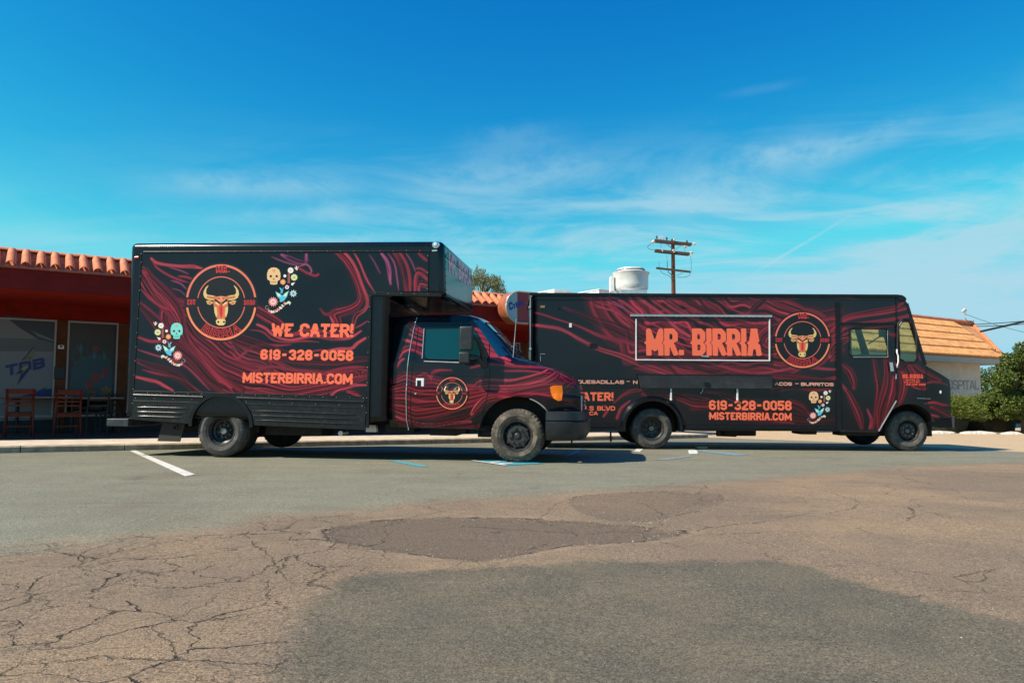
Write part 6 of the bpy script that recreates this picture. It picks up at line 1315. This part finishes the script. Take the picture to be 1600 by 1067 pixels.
text(mb, 'C', lambda x, y, z: (pa[0]+dv[0]*x-dv[1]*y, NS-.012-z, pa[1]+dv[1]*x+dv[0]*y), rS*.34, rS*.50, rS*.12, np.array([.01, .02, .22]), shear=.2)
text(mb, 'T', lambda x, y, z: (pa[0]+rS*.34*dv[0]+dv[0]*x-dv[1]*y, NS-.012-z, pa[1]+rS*.34*dv[1]+dv[1]*x+dv[0]*y), rS*.2, rS*.30, rS*.09, np.array([.01, .02, .22]), shear=.2)
text(mb, 'HAL', lambda x, y, z: (pa[0]+rS*.58*dv[0]+dv[0]*x-dv[1]*y, NS-.012-z, pa[1]+rS*.58*dv[1]+dv[1]*x+dv[0]*y), rS*.72, rS*.36, rS*.09, np.array([.01, .02, .22]), shear=.2)
for k, (dx, dz) in enumerate(((.95, .42), (.95, -.36), (2.2, .42), (2.2, -.36), (3.4, .42), (3.4, -.36))):
    for rr_, c, z_ in ((1, np.array([.015, .02, .28]), .010), (.45, np.array([.35, .40, .5]), .013)):
        mb.add([(cS[0]+rS*dx+rS*.13*rr_*math.cos(t), NS-z_, cS[1]+rS*dz+rS*.24*rr_*math.sin(t)) for t in np.linspace(0, 2*math.pi, 15)[:-1]], [tuple(range(14))], c)
mb.build('sign_face', sm, SG)
mb = MB()
for dx in (.3, 1.6): mb.bar((cS[0]+dx, NS+.36, cS[1]), (cS[0]+dx, NE+.12, cS[1]), .06, .06)
mb.build('sign_bracket', blackm, SG)
# ---------------------------------------------------------------- outdoor table and chairs
def chair(px_, py_, label):
    g = gnd(px_, py_, .104); l = FB.local(g); l[1] += .28; l[0] += .02; zc = gzl(FB, l[0], 0)+.107; a = AB+math.radians(0)      # back towards the street
    T = thing('chair', label, 'chair', FB.world((l[0], l[1], zc)), np.array([[math.cos(a), -math.sin(a), 0], [math.sin(a), math.cos(a), 0], [0, 0, 1]]), group='wooden chairs with their backs to the car park')
    for sx in (-1, 1):
        mb = MB(); mb.tube([(sx*.23, -.05, 0), (sx*.205, .0, .45), (sx*.20, -.03, .62), (sx*.205, -.09, .89)], [.019, .023, .022, .02], 8); mb.build('leg', wood, T, smooth=True)
        mb = MB(); mb.tube([(sx*.20, .42, 0), (sx*.19, .39, .45)], .019, 8); mb.build('leg', wood, T, smooth=True)
        mb = MB(); mb.bar((sx*.215, 0, .22), (sx*.195, .4, .22), .018, .025); mb.build('stretcher', wood, T)
    mb = MB(); mb.box(-.215, .215, -.01, .42, .445, .475); mb.build('seat', wood, T, bevel=.01)
    mb = MB(); mb.box(-.19, .19, .0, .025, .385, .445); mb.build('apron', wood, T)
    for z_, h_ in ((.60, .03), (.68, .03), (.75, .03)):
        mb = MB(); yb = -.03-(z_-.62)*.22; mb.box(-.195, .195, yb-.008, yb+.008, z_-h_/2, z_+h_/2); mb.build('slat', wood, T)
    mb = MB(); yb = -.08; mb.box(-.235, .235, yb-.014, yb+.010, .81, .905); mb.build('top_rail', wood, T, bevel=.008)
    mb = MB(); mb.box(-.195, .195, .0, .014, .20, .225); mb.build('stretcher', wood, T)
    return T
chair(27, 688, 'cherry wood ladder-back chair in front of the TDB poster window, leftmost of two')
chair(104, 687, 'cherry wood ladder-back chair at the pillar between the two windows, nearer the box truck')
def table(px_, py_, wtop, label, name='dining_table'):
    g = gnd(px_, py_, .104); l = FB.local(g); zc = gzl(FB, l[0], 0)+.107
    T = thing(name, label, 'table', FB.world((l[0], l[1], zc)), FB.R, group='outdoor tables by the shopfront')
    mb = MB(); mb.box(-wtop/2, wtop/2, -.35, .35, .73, .765); mb.build('table_top', tabw, T, bevel=.008)
    for sx in (-1, 1):
        mb = MB(); mb.tube([(sx*wtop*.32, 0, .03), (sx*wtop*.32, 0, .73)], .035, 10); mb.bar((sx*wtop*.32, -.28, .02), (sx*wtop*.32, .28, .02), .07, .035); mb.build('leg', blackm, T)
    return T
table(-30, 680, 1.1, 'brown topped table at the left end by the TDB poster window'); table(58, 680.5, 1.15, 'brown topped table behind the two wooden chairs'); table(142, 680, 1.15, 'brown topped table under the mural window')
def dchair(px_, py_, label, rot):
    g = gnd(px_, py_, .104); l = FB.local(g); zc = gzl(FB, l[0], 0)+.107; a = AB+rot
    T = thing('chair', label, 'chair', FB.world((l[0], l[1], zc)), np.array([[math.cos(a), -math.sin(a), 0], [math.sin(a), math.cos(a), 0], [0, 0, 1]]), group='dark chairs in the shade')
    dm = darkw
    for sx in (-1, 1):
        mb = MB(); mb.tube([(sx*.21, -.03, 0), (sx*.2, 0, .45), (sx*.2, -.07, .86)], .018, 6); mb.build('leg', dm, T); mb = MB(); mb.tube([(sx*.2, .4, 0), (sx*.19, .38, .45)], .018, 6); mb.build('leg', dm, T)
    mb = MB(); mb.box(-.21, .21, 0, .41, .445, .47); mb.build('seat', dm, T)
    for z_ in (.6, .72, .83): mb = MB(); mb.box(-.195, .195, -.06, -.045, z_-.02, z_+.02); mb.build('slat', dm, T)
dchair(70, 678, 'dark chair across the table from the two wooden chairs', math.pi); dchair(150, 684, 'dark chair in the shade under the mural window', .4); dchair(178, 679, 'dark chair beside the rear of the box truck', math.pi*.9)

# ================================================================== RIGHT BUILDING
pR = CAM+ray(1500, 600)*31.0; AR = math.radians(33.5)
FR = Frame([pR[0], pR[1], gz(pR[0], pR[1])], (math.cos(AR), math.sin(AR), 0), (-math.sin(AR), math.cos(AR), 0)); aR = FR.at
BR_ = thing('clinic_building', 'cream building with sloping orange tile roof and HOSPITAL lettering, behind the hedge', 'building', FR.O, FR.R)
eL = aR(1440, 553, 0); eR = aR(1571.5, 561, 0); zE = (eL[1]+eR[1])/2; dR = 2.3
zRi = aR(1470, 501.5, dR)[1]; uL = aR(1290, 545, 0)[0]; uE = eR[0]; uRi = aR(1519, 506, dR)[0]
nc = 5; mb = MB(); wt = .21; ncol = int((uE-uL)/wt)
sl_ = np.array([0, dR, zRi-zE]); Ls = np.linalg.norm(sl_); sl_ /= Ls; nn_ = np.array([0, -sl_[2], sl_[1]])
for c in range(nc):
    t0, t1 = Ls*c/nc-.02, Ls*(c+1)/nc+.03; uend = lambda t: uE+(uRi-uE)*np.clip(t/Ls, 0, 1)
    ke = 6; xs_ = np.arange(uL, uE, wt/ke); vv = []
    for x in xs_:
        ph = ((x-uL)/wt) % 1; h = .07*abs(math.sin(math.pi*ph))**.8
        for t, lf in ((t0, .05), (t0, .08), (t1, .02)):
            xx = min(x, uend(t)); p = np.array([xx, 0, zE])+sl_*t+nn_*(h+lf if (lf > .06 or t == t1) else lf-.03); vv.append(p)
    mb.add(vv, [(i*3+j, i*3+j+1, i*3+j+4, i*3+j+3) for i in range(len(xs_)-1) for j in range(2)])
rt = mb.build('roof_tiles', otile, BR_); rt['kind'] = 'stuff'
mb = MB(); P = [(0, zE-.02), (dR, zRi-.02), (9-dR, zRi-.02), (9, zE-.02)]
mb.add([((uL if s_ == 0 else (uE if j in (0, 3) else uRi)), P[j][0], P[j][1]) for s_ in (0, 1) for j in range(4)], [(0, 1, 5, 4), (1, 2, 6, 5), (2, 3, 7, 6), (0, 3, 7, 4), (4, 5, 6, 7), (0, 1, 2, 3)]); mb.build('roof_deck', otile, BR_)
mb = MB(); mb.tube([np.array([uL+i*.5, dR, zRi+.06+.012*(i % 2)]) for i in range(int((uRi-uL)/.5)+1)]+[np.array([uRi, dR, zRi+.05])], .11, 8); rg = mb.build('ridge_cap', terra, BR_)
mb = MB(); mb.tube([np.array([uRi, dR, zRi+.04])+(np.array([uE, 0, zE])-np.array([uRi, dR, zRi]))*i/10+np.array([0, 0, .012*(i % 2)]) for i in range(11)], .075, 8); mb.build('hip_cap', terra, BR_)
mb = MB(); mb.box(uL, uE, -.02, .06, zE-.26, zE-.02); mb.box(uE-.08, uE, .06, 9, zE-.26, zE-.02); mb.build('fascia', mat('tan_fascia', (.42, .38, .32), .8), BR_)
mb = MB(); mb.box(uL, uE-.08, .06, 1.2, zE-.24, zE-.2); mb.build('soffit', stucco_w, BR_)
uW = aR(1532, 590, .7)[0]; mb = MB(); mb.box(uL, uW, .7, .9, -.3, zE-.21); mb.box(uW-.2, uW, .9, 8.6, -.3, zE-.21); mb.build('wall', stucco_w, BR_)
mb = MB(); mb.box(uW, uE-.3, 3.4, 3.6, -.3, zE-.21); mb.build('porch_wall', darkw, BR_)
pa = aR(1472, 608.5, .69); pb = aR(1530.5, 610.5, .69); wd_ = np.linalg.norm(pb-pa); mb = MB()
text(mb, 'HOSPITAL', lambda x, y, z: (pa[0]+x, .69-z, pa[1]+y), wd_, .42, .07, np.array([.24, .24, .235]), .0); mb.build('lettering', mat('grey_letters', attr='Col', rough=.6), BR_)['label'] = 'grey HOSPITAL letters on the wall'
# roof mast with wires leaving to the right
pm = FR.world((aR(1507, 506, dR)[0], dR, zRi)); mt = thing('service_mast', 'thin service mast with cable head on the orange tile roof', 'mast', pm)
mb = MB(); mb.tube([(0, 0, -.1), (0, 0, .62)], .022, 6); mb.build('pipe', alum, mt); mb = MB(); mb.tube([(-.08, 0, .58), (.02, 0, .70), (.12, 0, .62)], .05, 6); mb.tube([(.06, 0, .6), (.08, 0, .4)], .03, 6); mb.build('weather_head', alum, mt)
def wire(a, b, sag, r, label):
    a = np.array(a); b = np.array(b); mb = MB(); n = 16
    P = [a+(b-a)*i/n-np.array([0, 0, sag*4*(i/n)*(1-i/n)]) for i in range(n+1)]; mb.tube([p-a for p in P], r, 5); o = mb.build('power_cable', wirem, None); o.location = a; tag(o, label, 'cable', 'overhead cables at the right'); return o
D_ = 33.
pp_ = lambda px_, py_, D=D_: CAM+ray(px_, py_)*D
wire(pp_(1520, 507), pp_(1800, 466, 38), .25, .018, 'uppermost thin cable running right from the tile roof'); wire(pp_(1526, 510), pp_(1800, 469.5, 38), .3, .018, 'second thin cable running right just below the uppermost')
wire(pp_(1532, 518), pp_(1800, 452, 38), .05, .05, 'thick black cable rising to the right edge from the roof corner'); wire(pp_(1509, 491), pp_(1850, 506, 38), 1.0, .010, 'thin slack cable looping from the roof mast to the right')
wire(pp_(1508, 497), pp_(1522, 500), .15, .012, 'short loop of cable at the roof mast')

# ================================================================== UTILITY POLE
PD = 48.; pb_ = CAM+ray(1054, 600)*PD; gzp = gz(pb_[0], pb_[1]); top = CAM+ray(1051.3, 374)*PD
UP = thing('utility_pole', 'brown wooden utility pole with three crossarms behind the food truck', 'utility pole', (pb_[0], pb_[1], gzp))
H_ = top[2]-gzp; dx_ = top[0]-pb_[0]
mb = MB(); mb.tube([(0, 0, -.5), (dx_*.5, 0, H_*.5), (dx_, 0, H_)], [.19, .155, .115], 12); mb.build('pole', polew, UP, smooth=True)
mm_ = PD/FOC
def armp(px_, py_): p = CAM+ray(px_, py_)*PD-np.array([pb_[0], pb_[1], gzp]); return p
for (xa, ya, xb, yb, th_, nm, dbl) in ((1022, 376.5, 1080, 382.5, .16, 'top', 1), (1023.5, 392, 1077, 397.5, .16, 'mid', 1), (1024.5, 419.5, 1077.5, 425.5, .13, 'low', 0)):
    A3 = armp(xa, ya); B3 = armp(xb, yb); mb = MB(); mb.bar(A3+np.array([0, -.16, 0]), B3+np.array([0, -.16, 0]), .10, th_)
    if dbl: mb.bar(A3+np.array([0, .16, 0]), B3+np.array([0, .16, 0]), .10, th_)
    mb.build('crossarm', darkwood, UP)
ins_ = MB()
def insul(px_, py_, h=.22, r=.07, dn=False):
    p = armp(px_, py_); b_ = MB(); b_.lathe([(.02, 0), (r, .02), (r*.6, .06), (r, .09), (r*.6, .13), (r*.8, .16), (.01, h)], p-np.array([0, .16, 0]), 'z', 8); return b_
for px_, py_, m__ in ((1025.5, 374, darkwood), (1041, 376, darkwood), (1072.5, 381, darkwood), (1031, 375, porc), (1035, 375, porc)): insul(px_, py_).build('insulator', m__, UP)
for (xa, ya, xb, yb, r_) in ((1022, 377, 1017, 381, .11), (1082, 382, 1086, 382, .10), (1067, 386, 1073, 387, .08), (1078.5, 394, 1079.5, 399, .13), (1033, 390, 1035, 394, .06), (1050, 391, 1053, 395, .10), (1051, 375, 1054, 377, .10)):
    b_ = MB(); a = armp(xa, ya)-np.array([0, .2, 0]); c = armp(xb, yb)-np.array([0, .2, 0]); b_.tube([a, (a*2+c)/3, (a+2*c)/3, c], [r_*.6, r_, r_*.7, r_*.8], 8); b_.build('strain_insulator', porc, UP)
for (xa, ya, xb, yb) in ((1040, 382, 1050, 389), (1065, 384, 1055, 390), (1042, 425, 1051, 432), (1066, 427, 1056, 431)): b_ = MB(); b_.bar(armp(xa, ya)-np.array([0, .2, 0]), armp(xb, yb)-np.array([0, .12, 0]), .03, .04); b_.build('brace', mat('brace_metal', (.2, .2, .2), .5) if 'brace_metal' not in bpy.data.materials else bpy.data.materials['brace_metal'], UP)
def jumper(pts):
    b_ = MB(); b_.tube([tuple(v) for v in crom([armp(*p) for p in pts], 5)], .013, 4); b_.build('jumper_wire', wirem, UP)
def crom3(p): return p
for pts in ([(1016, 382), (1011, 387), (1016, 391), (1024, 391)], [(1032, 378), (1032, 386), (1032, 390)], [(1069, 388), (1069, 393), (1069, 398)], [(1078, 401), (1079, 410), (1079, 422)], [(1079, 423), (1076, 431), (1069, 434), (1057, 434)], [(1030, 422), (1035, 428), (1045, 432), (1049, 438)], [(1041, 400), (1042, 412), (1043, 424), (1049, 432)], [(1029, 410), (1029, 420)], [(1041, 411), (1042, 420)]): 
    b_ = MB(); Q = [armp(*p)-np.array([0, .18, 0]) for p in pts]; q2 = []
    Qc = crom([(p[0], p[2]) for p in Q], 5); b_.tube([(v[0], -.18, v[1]) for v in Qc], .014, 4); b_.build('jumper_wire', wirem, UP)

# ================================================================== PLANTS
def leaves(n, pts_fn, size, mb, asp=2.2, drop=0., seed=1):
    r = np.random.default_rng(seed); C, S = pts_fn(n, r); n = len(C); d = r.normal(size=(n, 3)); d[:, 2] += drop; d /= np.linalg.norm(d, axis=1)[:, None]
    t = np.cross(d, r.normal(size=(n, 3))); t /= np.linalg.norm(t, axis=1)[:, None]; l = size*r.uniform(.6, 1.3, n)*S
    a = C+d*l[:, None]; b_ = C-d*l[:, None]*.3; w1 = C+t*(l/asp)[:, None]; w2 = C-t*(l/asp)[:, None]
    V = np.stack([a, w1, b_, w2], 1).reshape(-1, 3); mb.add(V, [(4*i, 4*i+1, 4*i+2, 4*i+3) for i in range(n)])
def blobs(centers, rad, shell=.55):
    centers = np.array(centers, float); rad = np.array(rad, float)
    def f(n, r):
        w_ = rad**2.2; idx = r.choice(len(centers), n, p=w_/w_.sum()); d = r.normal(size=(n, 3)); d /= np.linalg.norm(d, axis=1)[:, None]
        q = r.uniform(shell, 1, n)**.8; return centers[idx]+d*(rad[idx]*q)[:, None]*np.array([1, 1, .9]), np.ones(n)
    return f
juni = foliage('juniper_foliage', (.018, .035, .005), (.15, .185, .022)); tleaf = foliage('tree_foliage', (.010, .024, .005), (.10, .14, .02)); pal = foliage('weeping_foliage', (.07, .085, .035), (.17, .18, .09))
def plant(name, label, cat, loc, cents, rads, n, size, fm, asp=2.2, drop=0., seed=1, trunk=None, twigs=True):
    T = thing(name, label, cat, loc); mb = MB(); leaves(n, blobs(cents, rads), size, mb, asp, drop, seed); mb.build('crown', fm, T)
    tb = MB(); rr_ = random.Random(seed)
    if trunk:
        h_, r_ = trunk; tb.tube([(0, 0, -.2), (.05, .02, h_*.5), (0, 0, h_)], [r_, r_*.8, r_*.5], 8)
    for c_, r2 in list(zip(cents, rads))[:40]:
        z_ = (trunk[0]*rr_.uniform(.4, .95) if trunk else .1); tb.tube([(0 if trunk else c_[0]*.7, 0 if trunk else c_[1]*.7, z_), (c_[0]*.6, c_[1]*.6, z_+(c_[2]-z_)*.55), tuple(c_)], [.05, .03, .012], 5)
    tb.build('trunk', bark, T); return T
# juniper hedge (spiky arching sprays)
hb = CAM+ray(1512, 665)*28.5; hz = gz(hb[0], hb[1]); rr_ = random.Random(5)
def hedge(name, label, px0, px1, n_, D, ytop, seed):
    p0 = CAM+ray(px0, 665)*D; p1 = CAM+ray(px1, 665)*D; L = np.linalg.norm(p1-p0); c = (p0+p1)/2; zg = gz(c[0], c[1]); H = (CAM+ray(px0, ytop)*D)[2]-zg
    T = thing(name, label, 'bush', (c[0], c[1], zg), group='juniper bushes by the kerb'); r = np.random.default_rng(seed); mb = MB()
    nb = n_; bx = r.uniform(-L/2, L/2, nb); by = r.uniform(-.8, .9, nb); env = H*(1-.12*np.abs(bx/(L/2))**4)*(.9+.10*np.sin(bx*2.1+seed)+.05*np.sin(bx*5.3))
    lev = r.uniform(.35, 1., nb)**.75; bz = env*lev
    out_d = np.stack([r.normal(size=nb)*.8+np.sign(bx)*(np.abs(bx) > L*.4)*.6, -np.abs(r.normal(size=nb))*.7*(by < .3)+.2, np.abs(r.normal(size=nb))*.55+.1], 1); out_d /= np.linalg.norm(out_d, axis=1)[:, None]
    base_ = np.stack([bx, by*np.where(lev > .85, .75, 1.05), bz*.86], 1)
    for k in range(7):                                   # each spray: leaflets along an arching twig
        s = k/7*.42; P = base_+out_d*s+np.array([0, 0, .06])*s-np.array([0, 0, 1.])*s*s*.6; d = out_d+r.normal(size=(nb, 3))*.45; d /= np.linalg.norm(d, axis=1)[:, None]
        t = np.cross(d, r.normal(size=(nb, 3))); t /= np.linalg.norm(t, axis=1)[:, None]; l = r.uniform(.035, .07, nb)[:, None]
        V = np.stack([P+d*l, P+t*l*.2, P-d*l*.3, P-t*l*.2], 1).reshape(-1, 3); mb.add(V, [(4*i, 4*i+1, 4*i+2, 4*i+3) for i in range(nb)])
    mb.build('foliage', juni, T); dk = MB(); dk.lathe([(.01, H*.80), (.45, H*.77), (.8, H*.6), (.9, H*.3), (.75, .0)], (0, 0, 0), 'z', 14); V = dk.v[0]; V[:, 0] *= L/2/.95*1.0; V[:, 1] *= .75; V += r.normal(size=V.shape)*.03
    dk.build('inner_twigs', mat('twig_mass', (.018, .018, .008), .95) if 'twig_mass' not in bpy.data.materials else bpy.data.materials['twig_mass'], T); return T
hedge('juniper_bush', 'spreading juniper bush beside the nose of the food truck', 1452, 1512, 5200, 27.5, 613, 3)
hedge('juniper_bush', 'taller juniper bush in front of the dark porch, left of the white car', 1500, 1588, 7000, 28.5, 616, 8)
tp_ = CAM+ray(1600, 660)*27.2; zg = gz(tp_[0], tp_[1]); cs, rs = [], []; rr_ = random.Random(21)
for k in range(46):
    px_ = rr_.uniform(1548, 1650); py_ = rr_.uniform(548, 648)
    if py_ < 605-abs(px_-1600)*.0 and px_ < 1600-(py_-530)*.6+(0): 
        if px_ < 1572 and py_ < 585: continue
    p = CAM+ray(px_, py_)*27.2-tp_; cs.append((p[0], rr_.uniform(-.9, .9), p[2]+tp_[2]-zg)); rs.append(rr_.uniform(.22, .42))
for px_, py_ in ((1590, 545), (1600, 540), (1592, 556), (1580, 566), (1576, 575), (1566, 590), (1606, 548), (1560, 620), (1575, 610), (1585, 625)):
    p = CAM+ray(px_, py_)*27.2-tp_; cs.append((p[0], rr_.uniform(-.4, .2), p[2]+tp_[2]-zg)); rs.append(.28)
plant('shade_tree', 'clumpy dark green tree at the right edge beside the orange roof', 'tree', (tp_[0], tp_[1], zg), cs, rs, 26000, .055, tleaf, 1.6, 0., 4, (2.6, .13))
# dark trees behind the porch
tq = CAM+ray(1548, 640)*40.; zg = gz(tq[0], tq[1]); cs = [((rr_.uniform(-2.2, 3.5)), rr_.uniform(-.5, 1), rr_.uniform(1, 2.7)) for _ in range(24)]
plant('shrub', 'dark shrub in shade under the roof corner behind the juniper', 'bush', (tq[0], tq[1], zg), cs, [.6]*24, 9000, .08, tleaf, 1.6, 0, 6, (1.2, .1))
# weeping tree above the roof: thin drooping strands
wt_ = CAM+ray(758, 600)*46.; zg = gz(wt_[0], wt_[1]); T = thing('weeping_tree', 'thin drooping tree crown showing above the tiled roof', 'tree', (wt_[0], wt_[1], zg)); mb = MB(); r = np.random.default_rng(9); tbm = MB()
def wp(px_, py_): return CAM+ray(px_, py_)*46-np.array([wt_[0], wt_[1], zg])
root_ = wp(757, 462); tbm.tube([(0, 0, -.2), tuple(root_*np.array([1, 1, .6])), tuple(root_)], [.2, .15, .08], 8)
for k in range(120):
    ax_ = r.uniform(735, 782); t_ = (ax_-735)/47; ytop_ = 417+18*max(0, (ax_-752)/30)**1.2+max(0, (742-ax_))*1.2
    apex = wp(ax_, ytop_+r.uniform(0, 22)); end = wp(ax_+r.normal()*5+(5 if t_ > .5 else -4), ytop_+r.uniform(20, 48)); midp = (root_*.35+apex*.65)+np.array([0, 0, .3]); off_ = r.normal()*.5
    P = [root_, midp, apex, (apex+end)/2+np.array([(end[0]-apex[0])*.3, 0, .1]), end]; P = [np.array(p)+np.array([0, off_*min(1, i), 0]) for i, p in enumerate(P)]
    if k % 6 == 0: tbm.tube(P[:3], [.03, .02, .01], 4)
    for j in range(24):
        s = r.uniform(1.6, 4); i = int(min(s, 3.999)); q = P[i]+(P[min(i+1, 4)]-P[i])*(s-i)+r.normal(size=3)*.05; l = r.uniform(.05, .11); d = np.array([r.normal()*.3, r.normal()*.3, -1]); tt = np.array([1, r.normal()*.4, 0])*.018
        mb.add([q-d*l, q+tt, q+d*l, q-tt], [(0, 1, 2, 3)])
mb.build('crown', pal, T); tbm.build('trunk', bark, T)
# rocks and low kerb at the hedge, white car beyond
rockm = mat('pale_rock', (.55, .50, .44), .9, var=.25, vscale=8., bump=.5)
for i, (px_, py_, s_) in enumerate(((1465, 671, .32), (1478, 671, .28), (1515, 670.5, .30), (1530, 670.5, .34), (1543, 671, .26), (1581, 673.5, .30))):
    g = CAM+ray(px_, py_)*26.6; zg = gz(g[0], g[1]); b_ = MB(); rr_ = random.Random(i); b_.lathe([(.001, .6), (.5, .5), (.9, .25), (1., 0.), (.9, -.2)], (0, 0, 0), 'z', 9, mod=lambda j, k: rr_.uniform(-.12, .12)); b_.v[0] *= np.array([s_*1.3, s_*.8, s_*.55])
    o = b_.build('landscape_rock', rockm, None); o.location = (g[0], g[1], zg); tag(o, ['pale rock nearest the food truck bumper, under the juniper', 'pale rock just right of the one by the bumper', 'pale rock under the middle of the junipers, left of a pair', 'widest pale rock under the taller juniper', 'small pale rock right of the widest one under the juniper', 'pale rock at the right end of the junipers near the white car'][i], 'rock', 'pale rocks along the foot of the junipers')
cp = CAM+ray(1640, 655)*38.; zc = gz(cp[0], cp[1]); CARo = thing('parked_car', 'white car at the right edge, only its nose in view', 'car', (cp[0], cp[1], zc))
CL = 4.4; xo = (CAM+ray(1583, 655)*38.)[0]-cp[0]
prof = [(0, .35), (.02, .62), (.12, .78), (.55, .88), (1.25, 1.0), (1.9, 1.42), (2.4, 1.50), (3.2, 1.48), (3.75, 1.15), (4.3, 1.05), (4.4, .8), (4.38, .35)]
ar_ = lambda cx_: [(cx_+.36*math.cos(t), .34+.36*math.sin(t)) for t in np.linspace(0, math.pi, 12)]
P = [(xo+x, z_) for x, z_ in prof]+[(xo+x, max(z_, .25)) for x, z_ in ar_(3.55)]+[(xo+x, max(z_, .25)) for x, z_ in ar_(.82)]
mb = MB(); mb.prism(P, -.88, .88); mb.build('body', carw, CARo, bevel=.06, seg=3)
mb = MB(); mb.prism([(xo+1.45, 1.05), (xo+1.95, 1.37), (xo+3.15, 1.41), (xo+3.6, 1.1)], -.887, .887); mb.build('window', wglass, CARo)
for cx_ in (.82, 3.55):
    for y_ in (-.86, .66):
        mb = MB(); mb.lathe([(.2, 0), (.32, 0), (.335, .03), (.335, .17), (.32, .2), (.2, .2)], (xo+cx_, y_, .335), 'y', 24); w_ = mb.build('wheel', rub, CARo); mb = MB(); mb.lathe([(.001, .02), (.1, .01), (.2, .03)], (xo+cx_, y_ if y_ < 0 else y_, .335), 'y', 16); mb.build('rim', alum, w_)
for y_ in (-.7, .45): mb = MB(); mb.box(xo-.01, xo+.12, y_, y_+.25, .62, .74); mb.build('headlight', clearl, CARo, bevel=.02)
mb = MB(); mb.box(xo-.03, xo+.05, -.8, .8, .32, .42); mb.build('bumper', darkw, CARo)

# ================================================================== MARKINGS AND LITTER
marking('parking_line', [(203, 704.5), (212, 703.8), (305, 741.5), (289, 744.5)], (.62, .60, .55), 'white parking line running from the kerb to the left of the box truck')
marking('parking_line', [(606, 719.5), (622, 719.8), (672, 729), (655, 729.5)], (.05, .30, .36), 'teal painted line beside the box truck front wheel')
marking('bay_square', [(736, 720.5), (800, 718.5), (850, 724.5), (790, 727.5)], (.03, .27, .38), 'blue painted bay symbol under the box truck front wheel', .006, .3)
BS = MB(); bsy = [gnd(*q) for q in ((764, 723), (779, 721.5), (790, 725.5), (772, 726))]; BS.add([(q[0], q[1], gz(q[0], q[1])+.011) for q in bsy], [(0, 1, 2, 3)]); bsy = [gnd(*q) for q in ((800, 727.3), (803, 726.6), (740, 721), (737, 721.6))]; 
marking('symbol_line', [(765, 722.8), (780, 721.7), (783, 722.6), (768, 723.8)], (.6, .6, .58), 'white stroke of the painted bay symbol, upper left', .011); marking('symbol_line', [(772, 725.2), (800, 723.5), (803, 724.4), (775, 726.3)], (.6, .6, .58), 'white stroke of the painted bay symbol, nearest the tyre', .011); marking('symbol_line', [(736, 720.2), (741, 720), (795, 727.2), (788, 727.8)], (.6, .6, .58), 'white border of the painted bay symbol', .0105)
marking('parking_line', [(908, 701), (915, 701.5), (885, 716), (874, 716)], (.07, .25, .38), 'blue painted line in the shadow of the box truck nose')
marking('parking_line', [(996, 700), (1006, 700.5), (1000, 706), (990, 705.5)], (.60, .58, .54), 'white painted line end beside the food truck rear wheel')
marking('parking_line', [(1085, 704.5), (1100, 703.8), (1172, 710.5), (1148, 712)], (.12, .26, .32), 'faded pale blue line beside the white scrap', .005, .9)
marking('parking_line', [(1020, 718.5), (1075, 712), (1085, 713), (1040, 719)], (.17, .24, .27), 'very faint pale blue line left of the white scrap', .005, 1.)
g = gnd(1083, 709.5); b_ = MB(); b_.box(-.07, .07, -.03, .06, 0, .05); b_.v[0] += np.array([[.01, 0, 0], [0, .01, .01]]*4); o = b_.build('paper_scrap', white, None, bevel=.008); o.location = (g[0], g[1], gz(g[0], g[1])+.004); tag(o, 'small white scrap lying on the asphalt in front of the food truck', 'litter')
g = gnd(1096, 700.8); b_ = MB(); b_.box(-.11, .11, -.08, .08, 0, .045); o = b_.build('wheel_chock', mat('pale_wood', (.40, .33, .2), .8), None, bevel=.01); o.location = (g[0], g[1], gz(g[0], g[1])+.002); tag(o, 'pale wooden block at the edge of the food truck shadow', 'block')
# loose grit near the cracks and patch edges: uncountable
r = np.random.default_rng(17); mb = MB()
bas = np.array([(1, 0, 0), (-.6, .8, 0), (-.5, -.8, 0), (0, 0, .7)])
def grit(px_, py_, s):
    g = gnd(px_, py_); q = bas*s*r.uniform(.6, 1.3, (4, 1)); a = r.uniform(0, 6.28); R_ = np.array([[math.cos(a), -math.sin(a), 0], [math.sin(a), math.cos(a), 0], [0, 0, 1]])
    mb.add(q@R_.T+np.array([g[0], g[1], gz(g[0], g[1])+.001]), [(0, 1, 3), (1, 2, 3), (2, 0, 3), (0, 2, 1)])
pat_e = np.array(REG['pat1']); pat_f = np.array(REG['pat2'])
for e_ in (pat_e, pat_f):
    for k in range(170):
        i = r.integers(len(e_)); a = e_[i]+(e_[(i+1) % len(e_)]-e_[i])*r.uniform(); grit(a[0]+r.normal()*14, a[1]+r.normal()*3.5+1, r.uniform(.003, .008))
for k in range(1600): grit(r.uniform(-30, 1630), 735+330*r.uniform()**1.5, r.uniform(.002, .005))
o = mb.build('grit', mat('grit', (.30, .26, .21), .9, var=.3, vscale=30.), None); tag(o, 'loose grit scattered over the asphalt', 'grit', kind='stuff')

# pieces too small to pick apart stay joined
for o in bpy.data.objects:
    b_ = o.name.split('.')[0]
    if b_ in ('rivets', 'lug_nuts', 'hand_hole', 'louvre_line'): o['kind'] = 'stuff'
